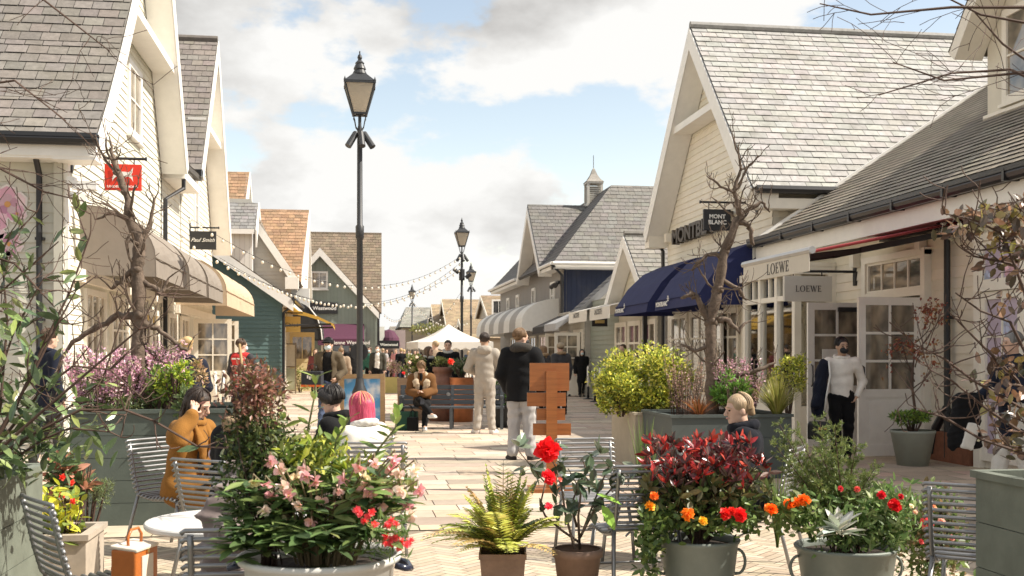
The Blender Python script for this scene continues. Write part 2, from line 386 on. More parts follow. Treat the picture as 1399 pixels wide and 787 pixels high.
# ------------------------------------------------------------------ signed distance modelling (people, bags)
class SDF:
    def __init__(self): self.p = []
    def rc(self, a, b, ra, rb=None, k=.02, sq=None, op=1):
        a = np.asarray(a, float); b = np.asarray(b, float); rb = ra if rb is None else rb
        self.p.append(('rc', a, b, ra, rb, k, None if sq is None else np.asarray(sq, float), op)); return self
    def ell(self, c, r, R=None, k=.02, op=1):
        self.p.append(('el', np.asarray(c, float), np.asarray(r, float), None if R is None else np.asarray(R, float), k, op)); return self
    def bx(self, c, h, R=None, rnd=.01, k=.015, op=1):
        self.p.append(('bx', np.asarray(c, float), np.asarray(h, float), None if R is None else np.asarray(R, float), rnd, k, op)); return self
    def bounds(self, q):
        if q[0] == 'rc':
            m = max(q[3], q[4]); return np.minimum(q[1], q[2]) - m, np.maximum(q[1], q[2]) + m
        if q[0] == 'el': m = q[2].max() if q[3] is not None else q[2]; return q[1] - m, q[1] + m
        m = np.linalg.norm(q[2]) + q[4] if q[3] is not None else q[2] + q[4]; return q[1] - m, q[1] + m
    def mesh(self, res, wr=0.0, seed=0):
        pos = [q for q in self.p if q[-1] > 0]
        lo = np.min([self.bounds(q)[0] for q in pos], 0) - 3 * res; hi = np.max([self.bounds(q)[1] for q in pos], 0) + 3 * res
        n = np.ceil((hi - lo) / res).astype(int) + 1
        ax = [lo[i] + res * np.arange(n[i]) for i in range(3)]
        D = np.full(n, .2, np.float32)
        for q in self.p:
            b0, b1 = self.bounds(q); k = q[5] if q[0] == 'rc' else (q[4] if q[0] == 'el' else q[5]); mg = k + 3 * res
            i0 = np.clip(((b0 - mg - lo) / res).astype(int), 0, n - 1); i1 = np.clip(((b1 + mg - lo) / res).astype(int) + 2, 1, n)
            X = np.stack(np.meshgrid(*[ax[i][i0[i]:i1[i]] for i in range(3)], indexing='ij'), -1).astype(np.float32)
            if q[0] == 'rc':
                a, b, ra, rb, sq = q[1], q[2], q[3], q[4], q[6]; s = 1.0
                if sq is not None: X = (X - a) / sq; b = (b - a) / sq; a = np.zeros(3); s = float(sq.min())
                ab = b - a; t = np.clip(((X - a) @ ab) / (ab @ ab + 1e-9), 0, 1)
                d = (np.linalg.norm(X - a - t[..., None] * ab, axis=-1) - (ra + (rb - ra) * t)) * s
            elif q[0] == 'el':
                Y = X - q[1]
                if q[3] is not None: Y = Y @ q[3]
                k0 = np.linalg.norm(Y / q[2], axis=-1); k1 = np.linalg.norm(Y / (q[2] ** 2), axis=-1) + 1e-9; d = k0 * (k0 - 1) / k1
            else:
                Y = X - q[1]
                if q[3] is not None: Y = Y @ q[3]
                e = np.abs(Y) - q[2]; d = np.linalg.norm(np.maximum(e, 0), axis=-1) + np.minimum(e.max(-1), 0) - q[4]
            S = tuple(slice(i0[i], i1[i]) for i in range(3)); C = D[S]
            if q[-1] > 0:
                h = np.clip(.5 + .5 * (C - d) / k, 0, 1); D[S] = C * (1 - h) + d * h - k * h * (1 - h)
            else:
                h = np.clip(.5 - .5 * (C + d) / k, 0, 1); D[S] = C * (1 - h) - d * h + k * h * (1 - h)
        if wr:
            X, Y, Z = np.meshgrid(*ax, indexing='ij'); r = np.random.default_rng(seed)
            for sc, am in ((18, .5), (31, .4), (60, .35)):
                w = r.normal(size=(2, 3)) * sc * .6; ph = r.uniform(0, 6, 2)
                D += (wr * am * np.sin(w[0, 0] * X + w[0, 1] * Y + w[0, 2] * Z * 1.3 + ph[0] + 1.5 * np.sin(w[1, 0] * X + w[1, 1] * Y + w[1, 2] * Z + ph[1]))).astype(np.float32)
        return nets(D, lo, res)
    def build(self, name, m, parent, res=.012, wr=0.0, seed=0, label=None, sc=1.0):
        v, f = self.mesh(res, wr, seed)
        b = MB(); b.add(v * sc, f)
        return b.build(name, m, parent, True, label)
def nets(D, lo, res):
    s = D < 0; n = np.array(D.shape)
    c = tuple(n - 1); acc = np.zeros((*c, 3), np.float32); cnt = np.zeros(c, np.float32)
    def sl(o): return tuple(slice(o[i], n[i] - 1 + o[i]) for i in range(3))
    for axis in range(3):
        o1, o2 = [i for i in range(3) if i != axis]
        for a in (0, 1):
            for b in (0, 1):
                p = [0, 0, 0]; p[o1] = a; p[o2] = b; q = list(p); q[axis] = 1
                A, B = D[sl(p)], D[sl(q)]; x = (A < 0) != (B < 0)
                t = np.where(x, A / np.where(x, A - B, 1), 0)
                acc[..., axis] += np.where(x, t, 0); acc[..., o1] += np.where(x, a, 0); acc[..., o2] += np.where(x, b, 0); cnt += x
    act = cnt > 0; idx = -np.ones(c, int); ii = np.argwhere(act); idx[act] = np.arange(len(ii))
    V = lo + res * (ii + acc[act] / cnt[act][:, None])
    F = []
    for axis in range(3):
        o1, o2 = (axis + 1) % 3, (axis + 2) % 3
        A = [slice(None)] * 3; B = [slice(None)] * 3; A[axis] = slice(0, n[axis] - 1); B[axis] = slice(1, n[axis])
        sa, sb = s[tuple(A)], s[tuple(B)]; e = np.argwhere(sa != sb)
        if not len(e): continue
        e = e[(e[:, o1] > 0) & (e[:, o2] > 0) & (e[:, o1] < n[o1] - 1) & (e[:, o2] < n[o2] - 1)]
        fl = sa[tuple(e.T)]
        def at(d1, d2):
            g = e.copy(); g[:, o1] += d1; g[:, o2] += d2; return idx[tuple(g.T)]
        q = np.stack([at(-1, -1), at(0, -1), at(0, 0), at(-1, 0)], 1)
        q[~fl] = q[~fl][:, ::-1]
        F += [tuple(x) for x in q.tolist()]
    return V, F
# ------------------------------------------------------------------ people
SKIN = mat('skin_light', (.62, .40, .30), .5, .06, 20, spec=.35)
SKIN2 = mat('skin_tan', (.46, .29, .20), .5, .06, 20, spec=.35)
LIP = mat('lips_pink', (.45, .17, .15), .45, .05)
EYEM = mat('eye_dark', (.02, .015, .012), .2, .02)
SHOEW = mat('shoe_white', (.72, .70, .66), .5, .06)
SHOEB = mat('shoe_black', (.02, .02, .02), .5, .1)
def rotm(yaw, pitch, roll=0):
    return np.array(Matrix.Rotation(yaw, 3, 'Z') @ Matrix.Rotation(pitch, 3, 'X') @ Matrix.Rotation(roll, 3, 'Y'))
def joints(**o):
    J = dict(head=(0, .025, 1.635), neck=(0, -.01, 1.47), chest=(0, 0, 1.33), belly=(0, 0, 1.1), pelvis=(0, 0, .95),
             shR=(.18, -.005, 1.42), elR=(.235, -.04, 1.14), wrR=(.25, .04, .90), haR=(.25, .075, .82),
             hipR=(.085, 0, .92), knR=(.10, .025, .5), anR=(.105, -.02, .085), toR=(.125, .13, .035))
    for k in list(J):
        if k.endswith('R'): J[k[:-1] + 'L'] = (-J[k][0], J[k][1], J[k][2])
    for k, v in o.items(): J[k] = v
    return {k: np.asarray(v, float) for k, v in J.items()}
def stand(**o): return joints(**o)
def stride(s=.2, **o):
    d = dict(knR=(.09, .12 * s / .2, .5), anR=(.09, .24 * s / .2, .085), toR=(.1, .39 * s / .2, .05), knL=(-.09, -.01, .5), anL=(-.09, -.26 * s / .2, .13), toL=(-.1, -.13 * s / .2, .04))
    d.update(o); return joints(**d)
def sit(seat=.46, fwd=.42, lean=.0, spread=.1, **o):
    z = seat + .1
    d = dict(pelvis=(0, 0, z), belly=(0, .02 + lean * .3, z + .17), chest=(0, .02 + lean * .7, z + .40), neck=(0, .01 + lean, z + .54), head=(0, .045 + lean * 1.1, z + .70),
             hipR=(.09, .02, z - .01), hipL=(-.09, .02, z - .01), knR=(spread + .03, fwd, z - .02), knL=(-spread - .03, fwd, z - .02),
             anR=(spread, fwd + .02, .085), anL=(-spread, fwd + .02, .085), toR=(spread + .03, fwd + .17, .035), toL=(-spread - .03, fwd + .17, .035),
             shR=(.18, .01 + lean * .85, z + .48), shL=(-.18, .01 + lean * .85, z + .48),
             elR=(.24, .08 + lean * .6, z + .22), elL=(-.24, .08 + lean * .6, z + .22), wrR=(.12, .28 + lean * .3, z + .14), wrL=(-.12, .28 + lean * .3, z + .14), haR=(.05, .34 + lean * .3, z + .14), haL=(-.05, .34 + lean * .3, z + .14))
    d.update(o); return joints(**d)
def hand(S, wr, ha, palm, res, side, curl=.5):
    d = ha - wr; d /= (np.linalg.norm(d) + 1e-9); p = np.asarray(palm, float); p = p - d * np.dot(p, d); p /= (np.linalg.norm(p) + 1e-9); s = np.cross(d, p) * side
    mr = max(.0085, res * .62)
    for k in (-.5, .5): S.rc(wr + d * .015 + s * .018 * k, wr + d * .085 + s * .035 * k, max(.017, mr), max(.015, mr), .012)
    for i, (o, l) in enumerate(((.033, .066), (.011, .076), (-.011, .071), (-.033, .055))):
        a = wr + d * .088 + s * o; b = a + (d * (1 - curl * .4) + p * curl * .6) * l * .55; c = b + (d * (1 - curl * 1.2) + p * curl * 1.3) * l * .5
        S.rc(a, b, mr, mr * .95, .004); S.rc(b, c, mr * .95, mr * .8, .004)
    a = wr + d * .035 + s * .03; b = a + (s * .75 + d * .5 + p * .25) * .042; c = b + (d * .8 + p * .45) * .034
    S.rc(a, b, mr * 1.2, mr * 1.05, .008); S.rc(b, c, mr * 1.05, mr * .85, .004)
def strands(root, hp, m, n, zlo, r=.004, rad=(.09, .108, .098), face=.9, seed=0, sc=1.0):
    rg = np.random.default_rng(seed); b = MB()
    for k in range(n):
        a = rg.uniform(face, 2 * PI - face) + PI / 2; e = zlo * rg.uniform(.6, 1.05); k0 = rg.uniform(.98, 1.05); pts = []
        for u in np.linspace(0.05, 1, 7):
            th = u * PI / 2; x, y = rad[0] * math.sin(th) * math.cos(a), rad[1] * math.sin(th) * math.sin(a); z = .045 + rad[2] * math.cos(th); pts.append(hp(x * k0, y * k0 - .02, z * k0))
        if e < .04: pts.append(hp(x * k0 * .98, y * k0 * .98 - .02, (e + .04) / 2)); pts.append(hp(x * k0 * rg.uniform(.8, 1.02), y * k0 * rg.uniform(.8, 1.0) - .02, e))
        b.tube(np.array(pts) * sc, r * sc, 4)
    return b.build('hair_strands', m, root, True)
def human(label, loc, rz, H=1.75, J=None, res=.014, skin=None, yaw=0.0, pitch=0.0, roll=0.0, group=None,
          top=None, bottom=None, hair=None, shoes=None, mask=None, collar=None, eyes=False, palmR=(0, 0, -1), palmL=(0, 0, -1), curl=.5, extra=None, wr=.010, loose=1.0, seed=1, cat='person'):
    """top = (material, thickness, hem_z or None, sleeve, name); bottom = (material, thickness, name); hair=(material, style)"""
    J = J or stand(); skin = skin or SKIN; sc = H / 1.75
    root = thing('person', label, cat, loc, rz, group)
    Rm = rotm(yaw, pitch, roll); h0 = J['head']
    hp = lambda x, y, z: h0 + Rm @ np.array([x, y, z])
    S = SDF()
    S.rc(J['pelvis'], J['belly'], .14, .125, .05, (1, .72, 1)); S.rc(J['belly'], J['chest'], .125, .15, .05, (1, .68, 1)); S.rc(J['shL'], J['shR'], .055, .055, .04)
    S.rc(J['chest'] + V3(0, 0, .08), J['neck'], .07, .058, .04); S.rc(J['neck'], h0 + V3(0, -.015, -.03), .056, .054, .02)
    for s in 'RL':
        S.rc(J['sh' + s], J['el' + s], .05, .04, .03); S.rc(J['el' + s], J['wr' + s], .04, .027, .015)
        S.rc(J['hip' + s], J['kn' + s], .085, .055, .03); S.rc(J['kn' + s], J['an' + s], .055, .036, .02)
        S.rc(J['an' + s], J['to' + s], .038, .03, .015)
    S.ell(hp(0, -.012, .032), (.076, .096, .09), Rm, .02); S.rc(hp(0, .02, .0), hp(0, .042, -.075), .064, .042, .025); S.rc(hp(-.03, .0, -.055), hp(.03, .0, -.055), .035, .035, .02)
    S.rc(hp(0, .084, .02), hp(0, .108, -.02), .009, .0125, .008); S.rc(hp(-.012, .095, -.024), hp(.012, .095, -.024), .0085, .0085, .006)
    for s in (-1, 1):
        S.ell(hp(.077 * s, -.012, -.008), (.011, .022, .032), Rm, .006)
        S.ell(hp(.033 * s, .098, .01), (.02, .016, .012), Rm, .012, -1)
        S.rc(hp(.015 * s, .088, .03), hp(.05 * s, .074, .03), .008, .007, .01)
    S.ell(hp(0, .09, -.05), (.024, .011, .008), Rm, .006)
    hand(S, J['wrR'], J['haR'], palmR, res, -1, curl); hand(S, J['wrL'], J['haL'], palmL, res, 1, curl)
    S.build('body', skin, root, res, sc=sc)
    if eyes:
        for s in (-1, 1): SDF().ell(hp(.032 * s, .083, .01), (.0135, .008, .0065), Rm).build('eye', EYEM, root, .004, sc=sc)
        if mask is None: SDF().ell(hp(0, .094, -.051), (.021, .0085, .006), Rm).build('lips', LIP, root, .004, sc=sc)
        for s in (-1, 1): SDF().rc(hp(.018 * s, .096, .036), hp(.052 * s, .08, .034), .0045, .0035).build('eyebrow', hair[0] if hair else EYEM, root, .004, sc=sc)
    if top:
        m, th, hem, slv, nm = (list(top) + ['jacket'])[:5]
        T = SDF(); k = .04
        hb_ = .022 if hem is not None else 0.0
        T.rc(J['pelvis'] + V3(0, 0, .02), J['belly'], .14 + th, .135 + th + hb_, k, (1, .75, 1)); T.rc(J['belly'], J['chest'], .135 + th + hb_, .16 + th, k, (1, .7, 1))
        T.rc(J['shL'] + V3(0, 0, -.005), J['shR'] + V3(0, 0, -.005), .058 + th * .7, .058 + th * .7, k); T.rc(J['chest'] + V3(0, 0, .07), J['neck'] + V3(0, 0, .0), .09 + th * .6, .062 + th * .4, .03)
        for s in 'RL':
            T.rc(J['sh' + s], J['el' + s], .056 + th, .047 + th * .9, .035); e = J['el' + s] + (J['wr' + s] - J['el' + s]) * slv
            if slv > 0: T.rc(J['el' + s], e, .047 + th * .9, .036 + th * .9, .02)
        if hem is not None:
            if J['knR'][2] > J['pelvis'][2] - .2:      # seated: coat tails lie over the thighs
                for s in 'RL':
                    T.rc(J['hip' + s], J['hip' + s] + (J['kn' + s] - J['hip' + s]) * hem, .10 + th, .09 + th, .05)
            else:
                T.rc(J['pelvis'], V3(J['pelvis'][0], J['pelvis'][1], hem - .02), .145 + th, .155 + th * 1.2, .05, (1, .8, 1)); T.bx((0, 0, hem - .3), (.5, .5, .3), None, .0, .012, -1)
        T.build(nm, m, root, max(res, .012), wr, seed, sc=sc)
    if bottom:
        m, th, nm = (list(bottom) + ['trousers'])[:3]
        B = SDF(); B.rc(J['pelvis'], J['belly'] * .4 + J['pelvis'] * .6, .145 + th * .5, .135 + th * .5, .04, (1, .75, 1))
        for s in 'RL':
            B.rc(J['hip' + s], J['kn' + s], .088 + th, .06 + th, .03); B.rc(J['kn' + s], J['an' + s] + V3(0, 0, .02), .06 + th, .044 + th * 1.2, .02)
        B.build(nm, m, root, max(res, .013), wr, seed + 5, sc=sc)
    if shoes is not False:
        for s in 'RL':
            B = SDF(); a, t = J['an' + s], J['to' + s]
            B.rc(a + V3(0, -.01, -.03), t, .047, .036, .02); B.rc(a, a + V3(0, 0, -.04), .042, .045, .02); B.bx((a + t) / 2 * V3(1, 1, 0) + V3(0, 0, min(t[2], a[2]) - .018), (.036, .1, .008), rotm(math.atan2(-(t - a)[0], (t - a)[1]), 0), .008, .02)
            B.build('shoe', shoes or SHOEB, root, max(res, .011), sc=sc)
    if hair:
        m, st = hair; B = SDF()
        B.ell(hp(0, -.02, .042), (.086, .104, .092), Rm, .02)
        if st == 'long': B.rc(hp(0, -.07, .03), hp(0, -.075, -.2), .085, .07, .03); B.rc(hp(-.072, -.01, 0), hp(-.07, .0, -.2), .036, .03, .03); B.rc(hp(.072, -.01, 0), hp(.07, .0, -.2), .036, .03, .03)
        if st == 'bob': B.rc(hp(0, -.05, .03), hp(0, -.055, -.1), .088, .08, .03); B.rc(hp(-.072, 0, 0), hp(-.075, .015, -.12), .034, .03, .03); B.rc(hp(.072, 0, 0), hp(.075, .015, -.12), .034, .03, .03)
        if st == 'bun': B.ell(hp(.02, -.08, .09), (.07, .065, .062), Rm, .015); B.ell(hp(-.05, -.08, .06), (.055, .05, .05), Rm, .015)
        if st == 'tied': B.rc(hp(0, -.11, .0), hp(.01, -.12, -.05), .035, .03, .03)
        if st == 'bowl': B.rc(hp(-.05, .04, .06), hp(.05, .04, .06), .06, .06, .03); B.rc(hp(-.06, -.02, .02), hp(.06, -.02, .02), .05, .05, .03)
        B.bx(hp(0, .13, -.055 if st in ('bowl',) else -.03), (.06 if st in ('long', 'bob') else .11, .062 if st != 'bowl' else .05, .085), Rm, .015, .02, -1)
        if st not in ('long', 'bob'): B.bx(hp(0, .02, -.17), (.15, .16, .095), Rm, .02, .02, -1)
        B.build('hair', m, root, max(.008, res * .8), .004, seed, sc=sc)
        if st == 'short' and res < .014: strands(root, hp, m, 110, .03, .0045, (.09, .108, .097), 1.1, seed + int(abs(loc[0]) * 10), sc)
    if mask: SDF().ell(hp(0, .062, -.045), (.062, .056, .05), Rm).build('face_mask', mask, root, max(res * .7, .006), sc=sc)
    if collar:
        m, r, nm = collar; B = SDF()
        for i in range(12):
            t = 2 * PI * i / 12; t2 = 2 * PI * (i + 1) / 12; q = J['neck'] + V3(0, 0, .03)
            B.rc(q + V3(.095 * math.cos(t), .085 * math.sin(t) - .01, .02 * -math.sin(t)), q + V3(.095 * math.cos(t2), .085 * math.sin(t2) - .01, .02 * -math.sin(t2)), r, r, .03)
        B.build(nm, m, root, max(.008, res * .8), r * .35, seed, sc=sc)
    if extra: extra(root, J, hp, Rm, sc)
    return root
# ------------------------------------------------------------------ world, sun, camera
SUN_AZ = (0.97, -0.243); SUN_EL = math.radians(46)
wd = bpy.data.worlds.new('World'); SC.world = wd; wd.use_nodes = True
nt = wd.node_tree; N = nt.nodes; L = nt.links
bg = N['Background']; bg.inputs['Strength'].default_value = .1
sky = N.new('ShaderNodeTexSky'); sky.sky_type = 'NISHITA'; sky.sun_disc = False; sky.sun_elevation = SUN_EL
sky.sun_rotation = math.atan2(SUN_AZ[0], SUN_AZ[1]); sky.air_density = 1.0; sky.dust_density = .8; sky.ozone_density = 1.0
tc = N.new('ShaderNodeTexCoord'); sep = N.new('ShaderNodeSeparateXYZ'); L.new(tc.outputs['Generated'], sep.inputs[0])
mp = N.new('ShaderNodeMapping'); mp.inputs['Location'].default_value = (5.1, 2.2, 1.0); mp.inputs['Scale'].default_value = (1.0, 1.0, 1.9); L.new(tc.outputs['Generated'], mp.inputs[0])
n1 = N.new('ShaderNodeTexNoise'); n1.inputs['Scale'].default_value = 5.5; n1.inputs['Detail'].default_value = 10; n1.inputs['Roughness'].default_value = .56; L.new(mp.outputs[0], n1.inputs['Vector'])
cov = N.new('ShaderNodeValToRGB'); cr_ = cov.color_ramp
for p_, v_ in ((.06, .64), (.135, .60), (.172, .455), (.215, .455), (.25, .57), (.32, .62), (.6, .56)):
    e_ = cr_.elements.new(p_); e_.color = (v_, v_, v_, 1)
cr_.elements[0].color = (.7, .7, .7, 1); cr_.elements[-1].color = (.5, .5, .5, 1)
L.new(sep.outputs['Z'], cov.inputs[0])
ad_ = N.new('ShaderNodeMath'); ad_.operation = 'ADD'; L.new(n1.outputs['Fac'], ad_.inputs[0]); L.new(cov.outputs[0], ad_.inputs[1])
r1 = N.new('ShaderNodeMapRange'); r1.interpolation_type = 'SMOOTHSTEP'; r1.inputs['From Min'].default_value = .985; r1.inputs['From Max'].default_value = 1.06; L.new(ad_.outputs[0], r1.inputs['Value'])
n2 = N.new('ShaderNodeTexNoise'); n2.inputs['Scale'].default_value = 4.0; n2.inputs['Detail'].default_value = 8; n2.inputs['Roughness'].default_value = .55; L.new(mp.outputs[0], n2.inputs['Vector'])
hz = N.new('ShaderNodeMath'); hz.operation = 'MULTIPLY_ADD'; hz.inputs[1].default_value = -.55; hz.inputs[2].default_value = .10; L.new(sep.outputs['Z'], hz.inputs[0])
h2 = N.new('ShaderNodeMath'); h2.operation = 'ADD'; L.new(n2.outputs['Fac'], h2.inputs[0]); L.new(hz.outputs[0], h2.inputs[1])
r2 = N.new('ShaderNodeValToRGB'); r2.color_ramp.elements[0].position = .34; r2.color_ramp.elements[1].position = .52
CLD = (5.75, 5.7, 5.55); CLS = (3.3, 3.22, 3.12)
r2.color_ramp.elements[0].color = (*[c / 10 for c in CLS], 1); r2.color_ramp.elements[1].color = (*[c / 10 for c in CLD], 1)
L.new(h2.outputs[0], r2.inputs[0])
csc = N.new('ShaderNodeVectorMath'); csc.operation = 'SCALE'; zb_ = N.new('ShaderNodeMapRange'); zb_.interpolation_type = 'SMOOTHSTEP'; zb_.inputs['From Min'].default_value = .36; zb_.inputs['From Max'].default_value = .7; zb_.inputs['To Min'].default_value = 10.0; zb_.inputs['To Max'].default_value = 16.0; L.new(sep.outputs['Z'], zb_.inputs['Value']); L.new(zb_.outputs['Result'], csc.inputs['Scale']); L.new(r2.outputs[0], csc.inputs[0])  # unseen overhead cloud given extra brightness, added to lift fill on the shaded facades
mx = N.new('ShaderNodeMix'); mx.data_type = 'RGBA'
skm = N.new('ShaderNodeVectorMath'); skm.operation = 'MULTIPLY'; skm.inputs[1].default_value = (1.8, 1.46, 1.16); L.new(sky.outputs[0], skm.inputs[0])
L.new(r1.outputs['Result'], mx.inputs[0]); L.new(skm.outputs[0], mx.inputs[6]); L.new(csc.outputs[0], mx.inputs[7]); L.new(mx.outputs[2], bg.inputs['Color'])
sl = bpy.data.lights.new('sun', 'SUN'); sl.energy = 4.6; sl.angle = math.radians(.55); sl.color = (1.0, .925, .81)
so = bpy.data.objects.new('sun', sl); COL.objects.link(so)
sd = Vector((SUN_AZ[0] * math.cos(SUN_EL), SUN_AZ[1] * math.cos(SUN_EL), math.sin(SUN_EL)))
so.rotation_euler = sd.to_track_quat('Z', 'Y').to_euler(); so.location = (30, -10, 40)
cd = bpy.data.cameras.new('camera'); cam = bpy.data.objects.new('camera', cd); COL.objects.link(cam)
cd.sensor_width = 36; cd.lens = 36 * FPX / 1399; cd.shift_y = (HOR - 393.5) / 1399; cd.clip_end = 2000; cd.clip_start = .05
cam.location = (0, 0, CAMH); cam.rotation_euler = (PI / 2, 0, -ANG); SC.camera = cam
cd.dof.use_dof = True; cd.dof.focus_distance = 9.0; cd.dof.aperture_fstop = 6.3
SC.view_settings.view_transform = 'Standard'; SC.view_settings.look = 'None'; SC.view_settings.exposure = .8; SC.view_settings.gamma = 1
SC.render.engine = 'CYCLES'; SC.cycles.max_bounces = 6; SC.cycles.transparent_max_bounces = 12; SC.cycles.use_denoising = True
# ------------------------------------------------------------------ shared materials
WHITE = mat('white_paint', (.82, .80, .75), .5, .05, 5, stain=.12, bump=.05)
CREAM = mat('cream_paint', (.82, .77, .67), .55, .06, 4, stain=.15, bump=.05)
BOARD = mat('painted_board', col=(.6, .58, .5), tint=True, rough=.6, var=.07, scale=3, stain=.14, bump=.08, stretch=(1, 1, 1))
ARMS = None
SLATE = mat('slate_tiles', col=(.3, .3, .26), tint=True, rough=.66, var=.25, scale=9, stain=.35, bump=.3, bscale=30, spec=.35)
BLACK = mat('black_metal', (.018, .018, .02), .5, .1, 10, spec=.5)
BLACKR = mat('black_plastic', (.02, .02, .022), .3, .1)
STEEL = mat('grey_steel', (.31, .31, .31), .45, .1, 30, metal=.8)
GALV = mat('galvanised', (.42, .43, .42), .45, .2, 5, metal=.5, stain=.3, bump=.1)
GLASS = glass_mat('shop_glass', (.24, .21, .17))  # beige tint puts bright reflections into the pane colour
GLASSD = glass_mat('dark_glass', (.04, .042, .045))
CLEAR = glass_mat('clear_glass', clear=.9)
WOOD = mat('brown_wood', (.22, .095, .035), .45, .25, 3, stretch=(1, 1, 12), bump=.1, coat=.2)
BARK = mat('bark_grey', (.135, .10, .075), .9, .5, 18, bump=1.0, bscale=45, stain=.6)
TWIG = mat('twig_brown', (.09, .055, .04), .8, .25, 20)
SOIL = mat('dark_soil', (.035, .025, .018), .95, .4, 30, bump=.8)
LEAF = mat('leaf_green', tint=True, rough=.42, var=.12, scale=30, trans=.30, spec=.45)
PETAL = mat('petal', tint=True, rough=.6, var=.08, scale=30, trans=.3)
GREENBOX = mat('sage_paint', (.165, .185, .15), .6, .2, 5, stain=.4, bump=.15, bscale=60)
GREENDK = mat('dark_green_paint', (.085, .105, .09), .6, .2, 5, stain=.4, bump=.15, bscale=60)
FABW = mat('white_canvas', (.78, .75, .69), .8, .05, 6, trans=.25)
# ------------------------------------------------------------------ ground, paving
def sheet(name, x0, x1, y0, y1, z, m, label, cat):
    b = MB(); b.poly([(x0, y0, z), (x1, y0, z), (x1, y1, z), (x0, y1, z)])
    return tag(b.build(name, m), label, cat, kind='structure')
sheet('ground', -900, 900, -120, 1700, -.012, mat('bare_ground', (.23, .20, .15), .9, .3, .2), 'pale earth ground reaching away to the horizon', 'ground')
PAVE = mat('stone_paving', col=(.55, .5, .42), tint=True, rough=.72, var=.16, scale=5, stain=.3, bump=.15, bscale=25, spec=.25)
b = MB(); b.poly([(-6, -8, -.006), (26, -8, -.006), (26, 130, -.006), (-6, 130, -.006)], (.11, .09, .065))
pal = [(.50, .41, .31), (.54, .455, .355), (.47, .37, .285), (.53, .41, .31), (.58, .50, .40), (.44, .365, .285), (.53, .395, .315), (.38, .315, .25)]
y = 9.6
while y < 100:
    h = random.choice((.36, .45, .5)) if y < 45 else .9
    x = -5 + random.uniform(-.6, 0)
    while x < 12:
        w = random.uniform(.5, 1.0) * (1 if y < 45 else 1.6); g = .005
        b.poly([(x + g, y + g, 0), (x + w - g, y + g, 0), (x + w - g, y + h - g, 0), (x + g, y + h - g, 0)], vary(random.choice(pal), .14))
        x += w
    y += h
tag(b.build('pavement', PAVE), 'pale sandstone slab paving running along the shopping street', 'pavement', kind='structure')
b = MB(); b.poly([(-6, 3, -.004), (9, 3, -.004), (9, 9.32, -.004), (-6, 9.32, -.004)], (.27, .22, .165))
bp = [(.52, .43, .32), (.49, .40, .30), (.55, .46, .35), (.46, .38, .28)]
bw, nn = .075, 3
for r in range(-90, 90):
    for k in range(-16, 17):
        for x0, y0, lx, ly in ((r + 2 * nn * k, r, nn, 1), (r, r - 2 * nn + 1 + 2 * nn * k, 1, nn)):
            c = [(x0 * bw + .003, y0 * bw + .003), ((x0 + lx) * bw - .003, y0 * bw + .003), ((x0 + lx) * bw - .003, (y0 + ly) * bw - .003), (x0 * bw + .003, (y0 + ly) * bw - .003)]
            q = [((p[0] - p[1]) * .7071 + .5, (p[0] + p[1]) * .7071 + 7.3) for p in c]
            if all(-4 < p[0] < 5.2 and 5.3 < p[1] < 9.31 for p in q): b.poly([(p[0], p[1], .002) for p in q], vary(random.choice(bp), .12))
for k in range(60):   # setts strip between the two pavings
    x = -5 + k * .2
    for r in range(1): b.poly([(x + .005, 9.325, .003), (x + .195, 9.325, .003), (x + .195, 9.59, .003), (x + .005, 9.59, .003)], vary((.52, .43, .31), .1))
tag(b.build('brick_paving', PAVE), 'herringbone brick paving under the cafe chairs and pots', 'paving', kind='structure')
# ------------------------------------------------------------------ building kit
def gable_wall(b, x, N, prof, col, pitch=.14, z0=0.0, **k):
    for (ya, za), (yb, zb) in zip(prof[:-1], prof[1:]):
        lo = min(z0, za, zb)
        pts = [(x, ya, z0), (x, yb, z0), (x, yb, zb), (x, ya, za)]
        boards(b, pts, N, col, pitch, **k)
def rake(b, prof, x0, x1, t=.26, drop=0.0):
    """boxed verge following a (y,z) profile between x0 and x1, below the roof line, mitred at every bend"""
    ns = []
    for (ya, za), (yb, zb) in zip(prof[:-1], prof[1:]):
        d = math.hypot(yb - ya, zb - za); ny, nz = -(zb - za) / d, (yb - ya) / d
        ns.append((-ny, -nz) if nz < 0 else (ny, nz))
    def off(i, q):
        a, c = ns[max(0, i - 1)], ns[min(i, len(ns) - 1)]; my, mz = a[0] + c[0], a[1] + c[1]; l = math.hypot(my, mz); my, mz = my / l, mz / l
        k = q / max(.3, my * a[0] + mz * a[1]); return (prof[i][0] - my * k, prof[i][1] - mz * k)
    for i in range(len(prof) - 1):
        A, B, C, D = off(i, drop), off(i + 1, drop), off(i + 1, drop + t), off(i, drop + t)
        b.prism([(x0, *A), (x0, *B), (x0, *C), (x0, *D)], (x1 - x0, 0, 0))
def gutter_pipe(root, pts, r=.06, name='gutter', m=None):
    b = MB(); b.tube(pts, r, 8); return b.build(name, m or BLACK, root, world=True)
